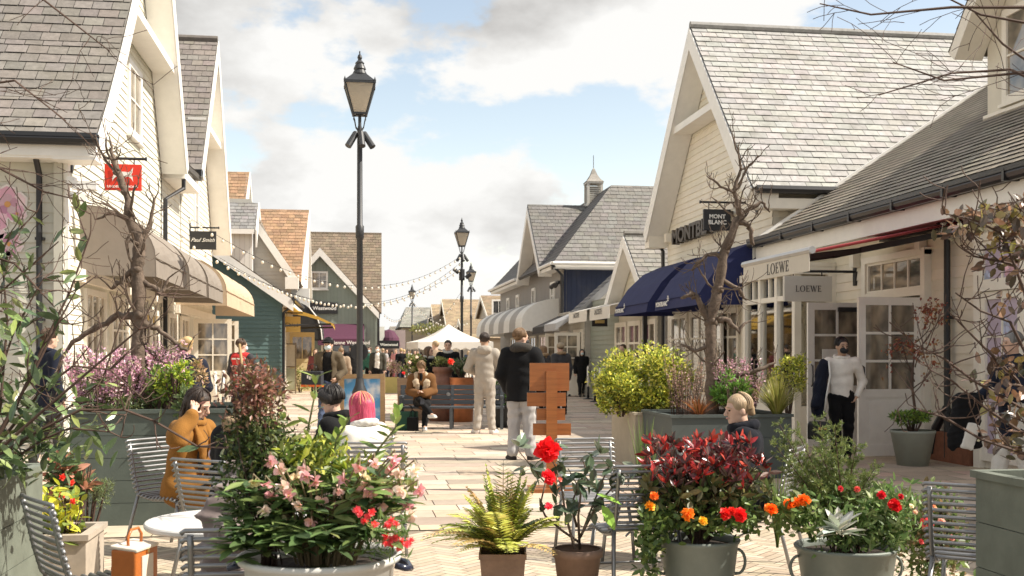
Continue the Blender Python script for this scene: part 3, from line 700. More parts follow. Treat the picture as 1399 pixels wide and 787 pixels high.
def awning(root, side, xw, proj, Y0, Y1, zt, zf, zv, m, name='awning', ribs=3, sag=.0, label=None, soft=True, sides=True, prof=None):
    """curved canvas awning on a street wall; returns the object"""
    if prof is None:
        prof = [(proj * math.sin(t), zf + (zt - zf) * math.cos(t)) for t in [PI / 2 * i / 9 for i in range(10)]]
    prof = list(prof) + [(proj + .01, zv)]
    n = 12; b = MB(); vs = []; X = lambda p: xw + side * p
    for j in range(n + 1):
        y = Y0 + (Y1 - Y0) * j / n; s = 1 - (2 * abs((j / n * ribs) % 1 - .5)) if ribs else 0
        for i, (p, z) in enumerate(prof):
            k = math.sin(PI * min(1, i / (len(prof) - 1)))
            vs.append((X(p * (1 + 0) - .03 * s * k * (sag > 0)), y, z - sag * s * k))
    m_ = len(prof)
    fs = [(j * m_ + i, j * m_ + i + 1, (j + 1) * m_ + i + 1, (j + 1) * m_ + i) for j in range(n) for i in range(m_ - 1)]
    b.add(vs, fs)
    if sides:
        for y in (Y0 + .004, Y1 - .004):
            b.poly([(X(0), y, zv + .02)] + [(X(p), y, z) for p, z in prof])
    for pz in (prof[-2],):   # seam piping and frame bar
        b.tube([(X(pz[0] + .012), Y0, pz[1]), (X(pz[0] + .012), Y1, pz[1])], .012, 6)
    o = b.build(name, m, root, False, label, world=True)
    return o
def downpipe(root, x, y, zt, off, m=None):
    b = MB(); b.tube([(x + off[0] * 3, y + off[1] * 3, zt), (x + off[0] * 3, y + off[1] * 3, zt - .12), (x + off[0], y + off[1], zt - .4), (x + off[0], y + off[1], .06)], .045, 8)
    for z in (.7, 2.0, 3.2):
        if z < zt - .5: b.obox((x + off[0] * .6, y + off[1] * .6, z), (1, 0, 0), (0, 1, 0), (0, 0, 1), .06, .06, .02)
    return b.build('downpipe', m or BLACK, root, world=True)
# ================================================================== left row of shops (street face looks +X)
NX, PX_, NY = V3(-1, 0, 0), V3(1, 0, 0), V3(0, -1, 0)
XL, XV = -4.2, -3.65
C_UA = (.70, .68, .58); C_SL = (.21, .19, .17)
GUT = mat('gutter_black', (.02, .02, .022), .3, .1, spec=.5)
def street_gable(name, label, prof, xw, xv, xb, side, wallc, slatec, beam=None, group=None, row=.24, tw=.3, wallend=True, pitch=.15, slabz=.12, rk=.26, a=.13):
    """house with a gable towards the street; prof = (y,z) list from near eave over the apex to far eave"""
    root = thing(name, label, 'shop building', (xw, prof[0][0], 0), group=group)
    N = V3(side, 0, 0); i0 = 0
    b = MB(); wp = [(y, z - .12) for y, z in prof]; wp[0] = (prof[0][0] + .35, prof[0][1] + .12); wp[-1] = (prof[-1][0] - .35, prof[-1][1] + .18)
    gable_wall(b, xw, N, wp, wallc, pitch)
    b.build('wall', BOARD, root, world=True)
    b = MB()
    for (ya, za), (yb, zb) in zip(prof[:-1], prof[1:]):
        if zb > za: slates(b, [(xv, ya, za), (xb, ya, za), (xb, yb, zb), (xv, yb, zb)], slatec, row, tw, a)
        else: slates(b, [(xb, yb, zb), (xv, yb, zb), (xv, ya, za), (xb, ya, za)], slatec, row, tw, a)
    b.build('roof', SLATE, root, world=True)
    ap = max(prof, key=lambda q: q[1])
    r = MB(); r.tube([(xv, ap[0], ap[1] + .03), (xb, ap[0], ap[1] + .03)], .09, 8, tuple(c * .8 for c in slatec)); r.build('ridge', SLATE, root, world=True)
    r = MB(); rake(r, prof, xv + side * .02, xw + side * .03, rk, .10); rake(r, prof, xv + side * .035, xv + side * .008, rk + .08, .02)
    r.build('bargeboard', WHITE, root, world=True)
    if beam:
        yb0, yb1, zb = beam; r = MB(); r.box(((xw + xv) / 2, (yb0 + yb1) / 2, zb), (abs(xv - xw) - .1, yb1 - yb0, .16)); r.build('gable_beam', WHITE, root, world=True)
    return root
# --- big pale clapboard shop
prof1 = [(16.75, 4.65), (17.5, 5.37), (18.58, 6.53), (19.45, 7.55), (22.3, 11.6), (26.0, 5.75)]
UA = street_gable('clapboard_shop', 'pale green clapboard shop with grey slate gable and pink flower decals on its end wall', prof1, XL, XV, -15, 1, C_UA, C_SL, (19.6, 25.0, 7.6))
b = MB(); boards(b, [(-14.8, 17.22, 0), (XL, 17.22, 0), (XL, 17.22, 4.75), (-14.8, 17.22, 4.75)], NY, (.60, .585, .50), .15); b.box((-9.6, 21.4, 2.3), (10.5, 8.1, 4.4), col=(.3, .3, .28)); b.build('end_wall', BOARD, UA, world=True)
b = MB(); b.box((XL + .01, 17.2, 2.35), (.13, .13, 4.6)); b.box((-9.3, 16.98, 4.42), (11.2, .44, .16)); b.box((-9.3, 16.76, 4.5), (11.3, .04, .26)); b.box((-3.95, 17.0, 4.425), (.6, .5, .2)); b.build('fascia', WHITE, UA, world=True)
b = MB(); b.tube([(-15, 16.67, 4.6), (-3.6, 16.67, 4.6)], .085, 10); b.box((-9.3, 16.68, 4.66), (11.4, .19, .06)); b.build('gutter', GUT, UA, world=True)
downpipe(UA, -4.52, 17.2, 4.55, (0, -.12))
b = MB(); b.tube([(-3.75, 26.1, 5.6), (-3.75, 26.1, 5.3), (-4.1, 25.75, 5.0), (-4.1, 25.75, .1)], .05, 8); b.build('downpipe', GUT, UA, world=True)
window(UA, (XL, 22.5, 6.45), PX_, 1.35, 1.45, 2, 2, WHITE, GLASS, .14)
# shop front
for yy, w in ((19.1, 1.5), (21.1, 1.6)):
    window(UA, (XL, yy, 1.5), PX_, w, 2.1, 3, 1, CREAM, GLASS, .1, .04, pane_split=[.72])
b = MB(); b.box((XL + .06, 21.5, 2.72), (.1, 7.6, .2)); b.box((XL + .05, 21.5, .22), (.1, 7.6, .4)); b.build('shopfront_trim', CREAM, UA, world=True)
DM = mat('door_cream', (.80, .75, .65), .45, .05)
for yy in (22.9, 23.95): door(UA, (XL + .09, yy), (0, 1, 0), 1.0, 2.4, DM, GLASS, 2, 3, hm=BLACK)
TAUPE = mat('taupe_canvas', (.26, .225, .19), .85, .1, 3, trans=.12, bump=.9, bscale=3.5, stain=.2)
TAUPE2 = mat('beige_canvas', (.60, .47, .33), .85, .1, 3, trans=.2, bump=.9, bscale=3.5, stain=.15)
for i, (a0, a1) in enumerate(((18.1, 21.45), (21.85, 24.35), (24.75, 27.5))):
    awning(UA, 1, XL + .02, 1.15, a0, a1, 3.85, 3.02, 2.72, TAUPE, ribs=3, sag=.1, label='grey brown curved canvas awning')
# white wall camera
b = MB(); b.box((-3.85, 17.0, 3.98), (.34, .16, .12)); b.tube([(-3.98, 16.9, 3.82), (-3.86, 16.75, 3.76)], .085, 12); b.box((-4.05, 17.05, 4.05), (.1, .2, .12)); b.build('wall_camera', mat('white_plastic', (.75, .74, .7), .35, .04), UA, world=True)
# flower decals: flat printed stickers on the end wall
PK = [(.66, .36, .46), (.72, .46, .54), (.60, .28, .42), (.74, .55, .58)]
for px, py, r in ((28, 288, .24), (8, 318, .2), (30, 340, .17), (4, 270, .15), (12, 346, .22), (40, 300, .12)):
    o = P(px, 16.9); c = V3(o.x, 17.19, ZP(py, 17.0)); b = MB()
    pts = []
    for k in range(5):
        t0 = 2 * PI * k / 5 + px
        pet = [c + V3(math.cos(t0 + q) * rr * r, -.004 - .0008 * k, math.sin(t0 + q) * rr * r) for q, rr in ((0, .08), (-.75, .7), (-.45, 1.02), (0, 1.12), (.45, 1.0), (.75, .7))]
        wht = [c + (p - c) * V3(1.12, .6, 1.12) for p in pet]
        b.poly(wht, (.75, .68, .66)); b.poly(pet, PK[(k + px) % 4])
        b.poly([c + (p - c) * V3(.6, 1.25, .6) for p in pet], tuple(x * .75 for x in PK[(k + px + 1) % 4]))
    b.poly([c + V3(math.cos(q) * r * .2, -.012, math.sin(q) * r * .2) for q in np.linspace(0, 6, 8)], (.6, .3, .1))
    b.build('flower_decal', mat('decal_print', tint=True, rough=.5, var=.1, scale=15), UA, world=True)
# --- second gable
prof2 = [(28.35, 6.1), (31.9, 10.35), (35.5, 4.75)]
PS = street_gable('clapboard_house', 'cream clapboard gabled shop with slim upper window behind the taupe awnings', prof2, XL, XV, -14, 1, (.72, .69, .60), (.22, .195, .175), (29.6, 34.2, 7.6))
b = MB(); boards(b, [(XL - .02, 25.9, 0), (XL - .02, 28.9, 0), (XL - .02, 28.9, 5.9), (XL - .02, 25.9, 5.9)], PX_, (.72, .69, .60), .15); b.box((-9.2, 31, 2.4), (9.8, 8, 4.7), col=(.3, .3, .28))
b.build('wall', BOARD, PS, world=True)
b = MB(); b.tube([(-3.8, 26.0, 5.75), (-3.8, 28.4, 5.95)], .08, 8); b.tube([(-3.6, 28.25, 6.02), (-14, 28.25, 6.02)], .08, 8); b.box((-3.75, 28.2, 5.98), (.3, .3, .16)); b.build('gutter', GUT, PS, world=True)
b = MB(); b.box((-3.95, 27.2, 5.6), (.5, 2.5, .18)); b.box((-8.8, 28.5, 5.82), (10, .3, .2)); b.build('soffit', WHITE, PS, world=True)
slb = MB(); slates(slb, [(XV, 26.0, 5.85), (XV, 28.6, 5.95), (-9, 28.6, 6.6), (-9, 26.0, 6.5)], C_SL, .3, .3); slb.build('valley_roof', SLATE, PS, world=True)
window(PS, (XL, 31.3, 5.6), PX_, .8, 1.7, 2, 2, WHITE, GLASS, .1)
for a0, a1 in ((27.9, 35.9),):
    awning(PS, 1, XL + .02, 1.2, a0, a1, 3.9, 3.05, 2.68, TAUPE2, ribs=4, sag=.12, label='beige curved canvas awning')
b = MB(); b.box((XL + .06, 31.5, 2.6), (.1, 7.4, .2)); b.box((XL + .05, 31.5, .2), (.1, 7.4, .38)); b.build('shopfront_trim', CREAM, PS, world=True)
for yy in (27.2, 29.2, 33.4): window(PS, (XL, yy, 1.45), PX_, 1.3, 2.0, 2, 1, CREAM, GLASS, .1, .04, pane_split=[.7])
door(PS, (XL + .1, 30.4), (1, .05, 0), .98, 2.4, DM, GLASS, 2, 3, hm=BLACK)
door(PS, (XL + .1, 32.3), (1, .05, 0), .98, 2.4, DM, GLASS, 2, 3, hm=BLACK)
# --- teal lean-to shop
TEAL = (.10, .165, .16)
TE = thing('teal_shop', 'teal clapboard lean-to shop with white sloping verge and yellow awning', 'shop building', (-4.8, 39.6, 0))
xr = -2.32
b = MB(); boards(b, [(-5.4, 39.6, 0), (xr, 39.6, 0), (xr, 39.6, 3.5), (-5.4, 39.6, 5.7)], NY, TEAL, .15, a=.05)
boards(b, [(xr, 39.6, 0), (xr, 47, 0), (xr, 47, 3.45), (xr, 39.6, 3.45)], PX_, (.55, .52, .44), .15); b.box((-4.2, 43.4, 1.7), (3.5, 7, 3.2), col=(.2, .2, .2)); b.build('wall', BOARD, TE, world=True)
b = MB(); slates(b, [(xr + .35, 39.3, 3.42), (xr + .35, 47, 3.42), (-5.6, 47, 6.0), (-5.6, 39.3, 6.0)], (.3, .21, .13), .25, .3); b.build('roof', SLATE, TE, world=True)
b = MB(); b.prism([(xr + .4, 39.28, 3.38), (-5.6, 39.28, 5.95), (-5.6, 39.28, 5.55), (xr + .4, 39.28, 2.98)], (0, .06, 0)); b.prism([(xr + .38, 39.34, 3.3), (-5.6, 39.34, 5.9), (-5.6, 39.34, 5.7), (xr + .38, 39.34, 3.1)], (0, .27, 0)); b.box((xr + .22, 43.4, 3.22), (.36, 7.6, .12)); b.build('fascia', WHITE, TE, world=True)
b = MB(); b.tube([(xr + .42, 39.25, 3.42), (xr + .42, 47, 3.42)], .08, 8); b.tube([(xr + .42, 39.35, 3.4), (xr + .35, 39.4, 3.15), (xr + .06, 39.5, 2.95), (xr + .06, 39.5, .1)], .05, 8); b.build('gutter', GUT, TE, world=True)
YEL = mat('yellow_canvas', (.55, .34, .06), .8, .06, trans=.2)
awning(TE, 1, xr + .02, 1.75, 40.2, 45.5, 3.15, 2.65, 2.45, YEL, ribs=0, label='mustard yellow folding awning', prof=[(0, 3.1), (.6, 3.02), (1.2, 2.84), (1.75, 2.58)], sides=False)
for y_ in (40.3, 45.3): b = MB(); b.tube([(xr, y_, 2.5), (xr + 1.0, y_, 2.55), (xr + 1.7, y_, 2.56)], .04, 6); b.build('awning_arm', BLACK, TE, world=True)
window(TE, (xr, 41.4, 1.4), PX_, 1.7, 2.1, 2, 1, CREAM, GLASS, .12, .05, pane_split=[.72])
door(TE, (xr + .06, 43.6), (1, .1, 0), .95, 2.3, mat('door_straw', (.62, .50, .28), .45, .05), GLASS, 2, 1, glass=(.55, .92), hm=BLACK)
# --- dark shop with black awning beyond
DK = thing('dormer_house', 'grey clapboard house with camera facing gable and small slate dormer', 'house', (-4.0, 47.2, 0))
GREYC = (.44, .42, .375)
g0 = P(352, 47.2); g1 = P(399, 47.2); xw1 = g1.x
b = MB(); boards(b, [(-7.5, 47.3, 0), (xw1, 47.3, 0), (xw1, 47.3, ZP(392, 47.3)), (-4.06, 47.3, 8.0), (-7.5, 47.3, 8.0)], NY, GREYC, .16)
b.box(((xw1 - 7.5) / 2, 51, 2), (7.5 + xw1 - .3, 7, 4), col=(.2, .2, .2)); b.build('wall', BOARD, DK, world=True)
za, zb = ZP(382, 47), ZP(296, 47); xa, xb_ = P(404, 47).x, P(348, 47).x
b = MB(); slates(b, [(xa + .1, 47.0, za), (xa + .1, 55, za), (xb_, 55, zb), (xb_, 47.0, zb)], (.34, .22, .12), .3, .3); b.build('roof', SLATE, DK, world=True)
b = MB(); b.prism([(xa + .12, 46.98, za), (xb_, 46.98, zb), (xb_, 46.98, zb - .5), (xa + .12, 46.98, za - .55)], (0, .06, 0)); b.box((xa - .12, 47.15, za - .2), (.55, .4, .5)); b.build('bargeboard', WHITE, DK, world=True)
d0, d1 = P(316, 46), P(349, 46); zt, zm, zl = ZP(278, 46), ZP(318, 46), ZP(405, 46)
b = MB(); boards(b, [(d0.x - .6, 46.0, zl - 1), (d1.x - .05, 46.0, zl - 1), (d1.x - .05, 46.0, zm + .15), (d0.x - .6, 46.0, zm + .15)], NY, (.68, .67, .64), .2, vert=True); b.box(((d0.x + d1.x) / 2 - .3, 47.3, (zl + zm) / 2 - .5), (1.4, 2.4, zm - zl + 1), col=(.6, .6, .6)); b.build('dormer', BOARD, DK, world=True)
b = MB(); slates(b, [(d0.x - .7, 45.7, zm), (d1.x + .1, 45.7, zm), (d1.x + .1, 47.0, zt), (d0.x - .7, 47.0, zt)], (.25, .24, .23), .22, .28); slates(b, [(d1.x + .1, 48.4, zm), (d0.x - .7, 48.4, zm), (d0.x - .7, 47.0, zt), (d1.x + .1, 47.0, zt)], (.25, .24, .23), .22, .28); b.build('dormer_roof', SLATE, DK, world=True)
b = MB(); b.prism([(d1.x + .12, 45.65, zm - .05), (d1.x + .12, 47.0, zt + .02), (d1.x + .12, 48.4, zm - .05), (d1.x + .12, 48.4, zm - .55), (d1.x + .12, 47.0, zt - .4), (d1.x + .12, 45.65, zm - .75)], (.06, 0, 0)); b.box(((d0.x + d1.x) / 2 - .3, 45.7, zm - .1), (1.75, .06, .2)); b.build('dormer_trim', WHITE, DK, world=True)
BKC = mat('black_canvas', (.035, .033, .032), .8, .1, trans=.05)
aw0 = P(404, 48).x
awning(DK, 1, aw0 - .2, 1.35, 47.8, 52, 3.75, 2.35, 2.1, BKC, ribs=0, label='black dome awning with white edge')
b = MB(); b.tube([(aw0 + 1.16, 47.8, 2.1), (aw0 + 1.12, 47.8, 2.5), (aw0 + .95, 47.8, 3.05), (aw0 + .6, 47.8, 3.5)], .03, 6); b.build('awning_edge', WHITE, DK, world=True)
b = MB(); b.box((P(466 - 30, 47).x, 47.0, ZP(408, 47)), (.9, .5, .8)); b.tube([(P(433, 47).x - .2, 46.8, 4.6), (P(433, 47).x - .2, 46.8, 3.5)], .06, 8); b.build('air_vent', WHITE, DK, world=True) if False else None
# --- orange roofed house
OR_ = (.34, .215, .13)
OH = thing('tile_roof_house', 'house with tall orange brown tiled roof and white gable edge', 'house', (-2.3, 53, 0))
e0, e1 = P(340, 53).x, P(411, 53).x; zr, ze = ZP(289, 56.5), ZP(396, 53)
b = MB(); slates(b, [(e0 - 3, 53, ze), (e1, 53, ze), (e1 + .3, 56.8, zr), (e0 - 3, 56.8, zr)], OR_, .22, .35, .25); slates(b, [(e1 + .3, 60.5, ze), (e0 - 3, 60.5, ze), (e0 - 3, 56.8, zr), (e1 + .3, 56.8, zr)], OR_, .22, .35, .25); b.build('roof', SLATE, OH, world=True)
b = MB(); rake(b, [(53, ze), (56.8, zr), (60.5, ze)], e1 + .34, e1 + .05, .35); b.build('bargeboard', WHITE, OH, world=True)
b = MB(); boards(b, [(e1 + .0, 53.3, 0), (e1, 60.2, 0), (e1, 60.2, ze), (e1, 56.8, zr - .4), (e1, 53.3, ze)], PX_, (.50, .47, .42), .18); b.box((e1 - 3.2, 56.8, 2), (5.9, 6.6, 4), col=(.3, .3, .28)); b.build('wall', BOARD, OH, world=True)
b = MB(); b.box((e1 - .2, 52.9, ZP(410, 53)), (1.3, .5, 1.0)); b.build('air_unit', WHITE, OH, world=True)
# --- small orange gable behind the dormer
SO = thing('small_tile_house', 'small house with orange tiles peeping above the slate dormer', 'house', (-6, 52, 0))
e1 = P(336, 50).x; zr, ze = ZP(241, 52), ZP(300, 50)
b = MB(); slates(b, [(e1 - 4, 50, ze), (e1, 50, ze), (e1 + .1, 52.0, zr), (e1 - 4, 52.0, zr)], OR_, .22, .35, .25); slates(b, [(e1 + .1, 54, ze), (e1 - 4, 54, ze), (e1 - 4, 52, zr), (e1 + .1, 52, zr)], OR_, .22, .35, .25); b.build('roof', SLATE, SO, world=True)
b = MB(); b.box((e1 - 2.1, 52, ze / 2), (3.7, 3.5, ze - .1)); boards(b, [(e1 - .15, 50.2, ze - 2), (e1 - .15, 53.8, ze - 2), (e1 - .15, 53.8, ze), (e1 - .15, 52, zr - .2), (e1 - .15, 50.2, ze)], PX_, (.6, .58, .52), .18); b.build('wall', BOARD, SO, world=True)
b = MB(); rake(b, [(50, ze), (52, zr), (54, ze)], e1 + .14, e1 - .05, .3); b.build('bargeboard', WHITE, SO, world=True)
# --- green gabled shop closing the view
GR = thing('green_shop', 'dark green boarded shop with white bargeboards, brown roof and purple awning', 'shop building', (0, 62, 0))
GC = (.25, .29, .25)
yg = 62.0; dg_ = yg * CA
f = lambda px, py: (P(px, 62.3).x * 1.0, yg, ZP(py, 62.3))
xL_, xR_ = f(385, 0)[0], f(516, 0)[0]; ap = f(438, 343); el = f(392, 395); er = f(517, 428)
b = MB(); boards(b, [(xL_, yg, 0), (xR_, yg, 0), (xR_, yg, er[2] + .1), (ap[0], yg, ap[2] - .1), (xL_, yg, el[2])], NY, GC, .2, vert=True, a=.05); b.box(((xL_ + xR_) / 2, yg + 4, 1.8), (xR_ - xL_ - .3, 7.6, 3.5), col=(.1, .12, .1)); b.build('wall', BOARD, GR, world=True)
BRN = (.22, .17, .12); rz = ZP(319, 65.5); x1 = f(521, 0)[0]
b = MB(); slates(b, [(xL_ - 2, yg + .2, er[2]), (x1, yg + .2, er[2]), (x1 + .1, yg + 3.6, rz), (xL_ - 2, yg + 3.6, rz)], BRN, .2, .34, .2); slates(b, [(x1 + .1, yg + 7.2, er[2]), (xL_ - 2, yg + 7.2, er[2]), (xL_ - 2, yg + 3.6, rz), (x1 + .1, yg + 3.6, rz)], BRN, .2, .34, .2)
for (q, s) in ((er, 1), (el, -1)):
    slates(b, [(q[0] + .1 * s, yg - .3, q[2]), (q[0] + .1 * s, yg + 3.2, q[2]), (ap[0], yg + 3.2, ap[2]), (ap[0], yg - .3, ap[2])], BRN, .2, .34, .2)
b.build('roof', SLATE, GR, world=True)
b = MB()
for q in (er, el): b.prism([(q[0], yg - .33, q[2]), (ap[0], yg - .33, ap[2] + .04), (ap[0], yg - .33, ap[2] - .42), (q[0], yg - .33, q[2] - .36)], (0, .07, 0))
b.build('bargeboard', WHITE, GR, world=True)
b = MB(); boards(b, [(xR_, yg, 0), (xR_, yg + 7, 0), (xR_, yg + 7, er[2] - .3), (xR_, yg + 3.6, rz - .6), (xR_, yg, er[2] - .3)], PX_, GC, .2, vert=True); b.build('side_wall', BOARD, GR, world=True)
window(GR, (f(437, 0)[0], yg, ZP(385, 62.3)), NY, .95, 1.0, 2, 2, WHITE, GLASS, .1)
b = MB(); b.tube([(xR_ + .05, yg - .1, er[2]), (xR_ + .02, yg - .12, er[2] - .3), (xR_ + .02, yg - .12, 0)], .07, 6); b.build('downpipe', GUT, GR, world=True)
PUR = mat('purple_canvas', (.095, .03, .06), .8, .06, trans=.1)
xa, xb_ = f(436, 0)[0], f(497, 0)[0]
b = MB(); pr = [(0, 3.15), (.9, 2.45), (1.3, 2.3), (1.31, 1.95)]
vs = [(x, yg - .05 - p, z) for x in (xa, xb_) for p, z in pr]; b.add(vs, [(i, i + 1, i + 5, i + 4) for i in range(3)]); 
for x in (xa, xb_): b.poly([(x, yg - .05, 1.95)] + [(x, yg - .05 - p, z) for p, z in pr])
b.build('awning', PUR, GR, world=True, label='deep purple canvas awning')
text('Vivienne Westwood', 2.3, ((xa + xb_) / 2 + .4, yg - 1.37, 2.1), (1, 0, 0), (0, -1, 0), WHITE, GR, .004, bold=.01)
sc_ = f(431, 0)[0]; b = MB(); b.box((sc_, yg - .06, ZP(422, 62)), (2.5, .1, .62)); sg = b.build('sign_board', BLACKR, GR, world=True)
text('Vivienne Westwood', 2.35, (sc_, yg - .12, ZP(422, 62)), (1, 0, 0), (0, -1, 0), WHITE, sg, .004, bold=.02)
b = MB(); b.box(((xa + xb_) / 2, yg - .03, 1.0), (xb_ - xa - .4, .06, 1.95)); b.build('shop_window', GLASSD, GR, world=True)
b = MB()
for k in range(5): b.box((xa + .2 + (xb_ - xa - .4) * k / 4, yg - .08, .98), (.12, .08, 1.96))
b.box(((xa + xb_) / 2, yg - .08, .2), (xb_ - xa - .3, .07, .4)); b.build('shopfront_trim', CREAM, GR, world=True)
# --- purple kiosk beyond, with white post
KI = thing('purple_kiosk', 'small shop with purple dome awning and white corner post beyond the green shop', 'shop building', (2.6, 70, 0))
k0 = P(527, 70); b = MB(); b.box((k0.x + .3, 73, 1.5), (1.9, 5, 3.0)); b.build('wall', mat('pink_wall', (.40, .33, .32), .7, .08), KI, world=True)
b = MB(); b.box((P(521, 70).x, 70, 1.6), (.35, .35, 3.2)); b.build('post', WHITE, KI, world=True)
vs = []; b = MB()
for j in range(9):
    t = PI * j / 8
    for i, (r, z) in enumerate([(0.03, 3.05), (.4, 2.9), (.7, 2.5), (.8, 1.95)]): vs.append((k0.x + .2 - r * math.cos(t) * .9, 70.4 - r * math.sin(t), z))
b.add(vs, [(j * 4 + i, j * 4 + i + 1, j * 4 + 5 + i, j * 4 + 4 + i) for j in range(8) for i in range(3)]); b.build('awning', PUR, KI, world=True)
b = MB(); b.box((P(526, 70).x + .2, 69.2, ZP(471, 70)), (1.3, .08, .5)); s_ = b.build('sign_board', BLACKR, KI, world=True)
text('Westwood', 1.1, (P(526, 70).x + .2, 69.15, ZP(471, 70)), (1, 0, 0), (0, -1, 0), WHITE, s_, .004, bold=.02)
# --- blade signs
def blade(name, label, x0, x1, y, z0, z1, m, wallx, barz=None):
    r = thing(name, label, 'shop sign', ((x0 + x1) / 2, y, z0))
    b = MB(); b.box(((x0 + x1) / 2, y, (z0 + z1) / 2), (x1 - x0, .07, z1 - z0)); b.build('panel', m, r, world=True)
    bz = barz or z1 + .1; o = x0 - .06 if wallx > x1 else x1 + .06
    b = MB(); b.tube([(wallx, y, bz), (o, y, bz)], .022, 8); b.obox((wallx, y, bz - .05), (1, 0, 0), (0, 1, 0), (0, 0, 1), .02, .05, .18)
    for q in (x0 + (x1 - x0) * .2, x0 + (x1 - x0) * .8): b.tube([(q, y, bz), (q, y, z1)], .01, 6)
    b.tube([(o, y, bz), (o + (.02 if o > wallx else -.02), y, bz)], .035, 8); b.build('bracket', BLACK, r, world=True)
    return r
RED = mat('sign_red', (.70, .045, .02), .45, .05)
d = 17.0
r = blade('blade_sign', 'red square hanging sign with white interlocking arcs emblem', P(147, d).x, P(195, d).x, 17.55, ZP(262, d), ZP(227, d), RED, XL + .02, ZP(219, d))
cx, cz, yy = (P(147, d).x + P(195, d).x) / 2, ZP(241, d), 17.505
b = MB()
for sgn in (1, -1):
    for k in range(16):
        t0, t1 = PI * (.08 + .84 * k / 16), PI * (.08 + .84 * (k + 1) / 16)
        def q(t, rr): s = abs(math.cos(t)); return (cx + .15 * math.cos(t) * (1 + .05 * rr), yy, cz + sgn * (.10 - .118 * math.sin(t)) + sgn * (rr - .5) * .06 * (.75 + .5 * s))
        b.prism([q(t0, 0), q(t1, 0), q(t1, 1), q(t0, 1)], (0, -.006 - .002 * (sgn > 0), 0))
b.build('emblem', WHITE, r, world=True)
text('UNDER ARMOUR', .46, (cx, yy, ZP(257.5, d)), (1, 0, 0), (0, -1, 0), WHITE, r, .004, bold=.02, vscale=.8)
d = 29.3
r = blade('blade_sign', 'black hanging sign with white handwritten script over the beige awning', P(260, d).x, P(295, d).x, 30.2, ZP(341, d), ZP(316, d), mat('sign_black', (.025, .025, .027), .5, .05), XL + .02, ZP(311, d))
text('Paul Smith', .62, ((P(260, d).x + P(295, d).x) / 2, 30.155, ZP(328, d)), (1, 0, 0), (0, -1, 0), WHITE, r, .004, shear=.5)
d = 40.6
r = blade('blade_sign', 'gold square hanging sign with black lettering beside the teal shop', P(388, d).x, P(411, d).x, 41.0, ZP(454, d), ZP(433, d), mat('sign_gold', (.58, .40, .12), .5, .05), xr, ZP(428, d))
text('Chloé', .48, ((P(388, d).x + P(411, d).x) / 2, 40.955, ZP(444, d)), (1, 0, 0), (0, -1, 0), BLACK, r, .004)
# glazed display screens before the teal shop
r = thing('glass_screen', 'two panel glazed menu screen standing before the gold hanging sign', 'screen', P(390, 41, 0))
b = MB(); p0, p1 = P(376, 41), P(404, 41); pm = (p0 + p1) / 2
for p in (p0, pm, p1): b.box((p.x, p.y, .95), (.05, .05, 1.9))
for z in (.12, 1.0, 1.86): b.bar((p0.x, p0.y, z), (p1.x, p1.y, z), .04, .04)
b.build('frame', mat('bronze_frame', (.22, .17, .11), .4, .1, metal=.4), r, world=True)
b = MB(); b.bar((p0.x + .03, p0.y, .55), (p1.x - .03, p1.y, .55), .01, .8); b.build('panel', mat('pale_glass', (.42, .43, .30), .25, .15, 4), r, world=True)
b = MB(); b.bar((p0.x + .03, p0.y, 1.42), (p1.x - .03, p1.y, 1.42), .012, .8); b.build('menu_sheet', mat('paper_sheet', (.62, .55, .42), .6, .12, 12), r, world=True)
# ================================================================== right row (street face looks -X)
XR = 8.3; LC = (.78, .72, .60)
LW = thing('awning_shop', 'low cream clapboard shop with dormer, slate roof and open double doors', 'shop building', (XR, 12, 0))
Y0, Y1 = -6.0, 20.4
b = MB(); boards(b, [(XR, Y0, 0), (XR, Y1, 0), (XR, Y1, 3.5), (XR, Y0, 3.5)], NX, LC, .15)
boards(b, [(XR, Y1 - .0, 0), (20, Y1, 0), (20, Y1, 7.7), (14, Y1, 7.6), (XR, Y1, 3.7)], V3(0, 1, 0), LC, .15); b.box((14.2, 7.2, 1.7), (11.4, 26, 3.3), col=(.3, .28, .25)); b.build('wall', BOARD, LW, world=True)
SLR = (.30, .26, .205)
ridge = (14.2, 3.65 + .66 * 6.4)
b = MB(); slates(b, [(7.8, Y0, 3.65), (7.8, Y1 + .05, 3.65), (ridge[0], Y1 + .05, ridge[1]), (ridge[0], Y0, ridge[1])], SLR, .17, .26, .1)
slates(b, [(20.6, Y1, 3.65), (20.6, Y0, 3.65), (ridge[0], Y0, ridge[1]), (ridge[0], Y1, ridge[1])], SLR, .4, .5, .1); b.build('roof', SLATE, LW, world=True)
b = MB(); b.box((7.86, (Y0 + Y1) / 2, 3.42), (.06, Y1 - Y0, .26)); b.box((8.08, (Y0 + Y1) / 2, 3.33), (.42, Y1 - Y0 - .02, .05)); b.prism([(7.8, Y1 + .08, 3.66), (ridge[0], Y1 + .08, ridge[1] + .03), (ridge[0], Y1 + .08, ridge[1] - .3), (7.8, Y1 + .08, 3.34)], (0, .05, 0)); b.prism([(7.75, Y1 - .06, 3.69), (ridge[0], Y1 - .06, ridge[1] + .06), (ridge[0], Y1 - .06, ridge[1] - .05), (7.75, Y1 - .06, 3.6)], (0, .14, 0)); b.build('fascia', WHITE, LW, world=True)
b = MB(); b.tube([(7.72, Y0, 3.62), (7.72, Y1, 3.62)], .085, 10); b.box((7.73, (Y0 + Y1) / 2, 3.68), (.2, Y1 - Y0, .06))
for k in range(20): b.box((7.73, Y0 + .4 + k * 1.35, 3.61), (.21, .05, .15))
b.build('gutter', GUT, LW, world=True)
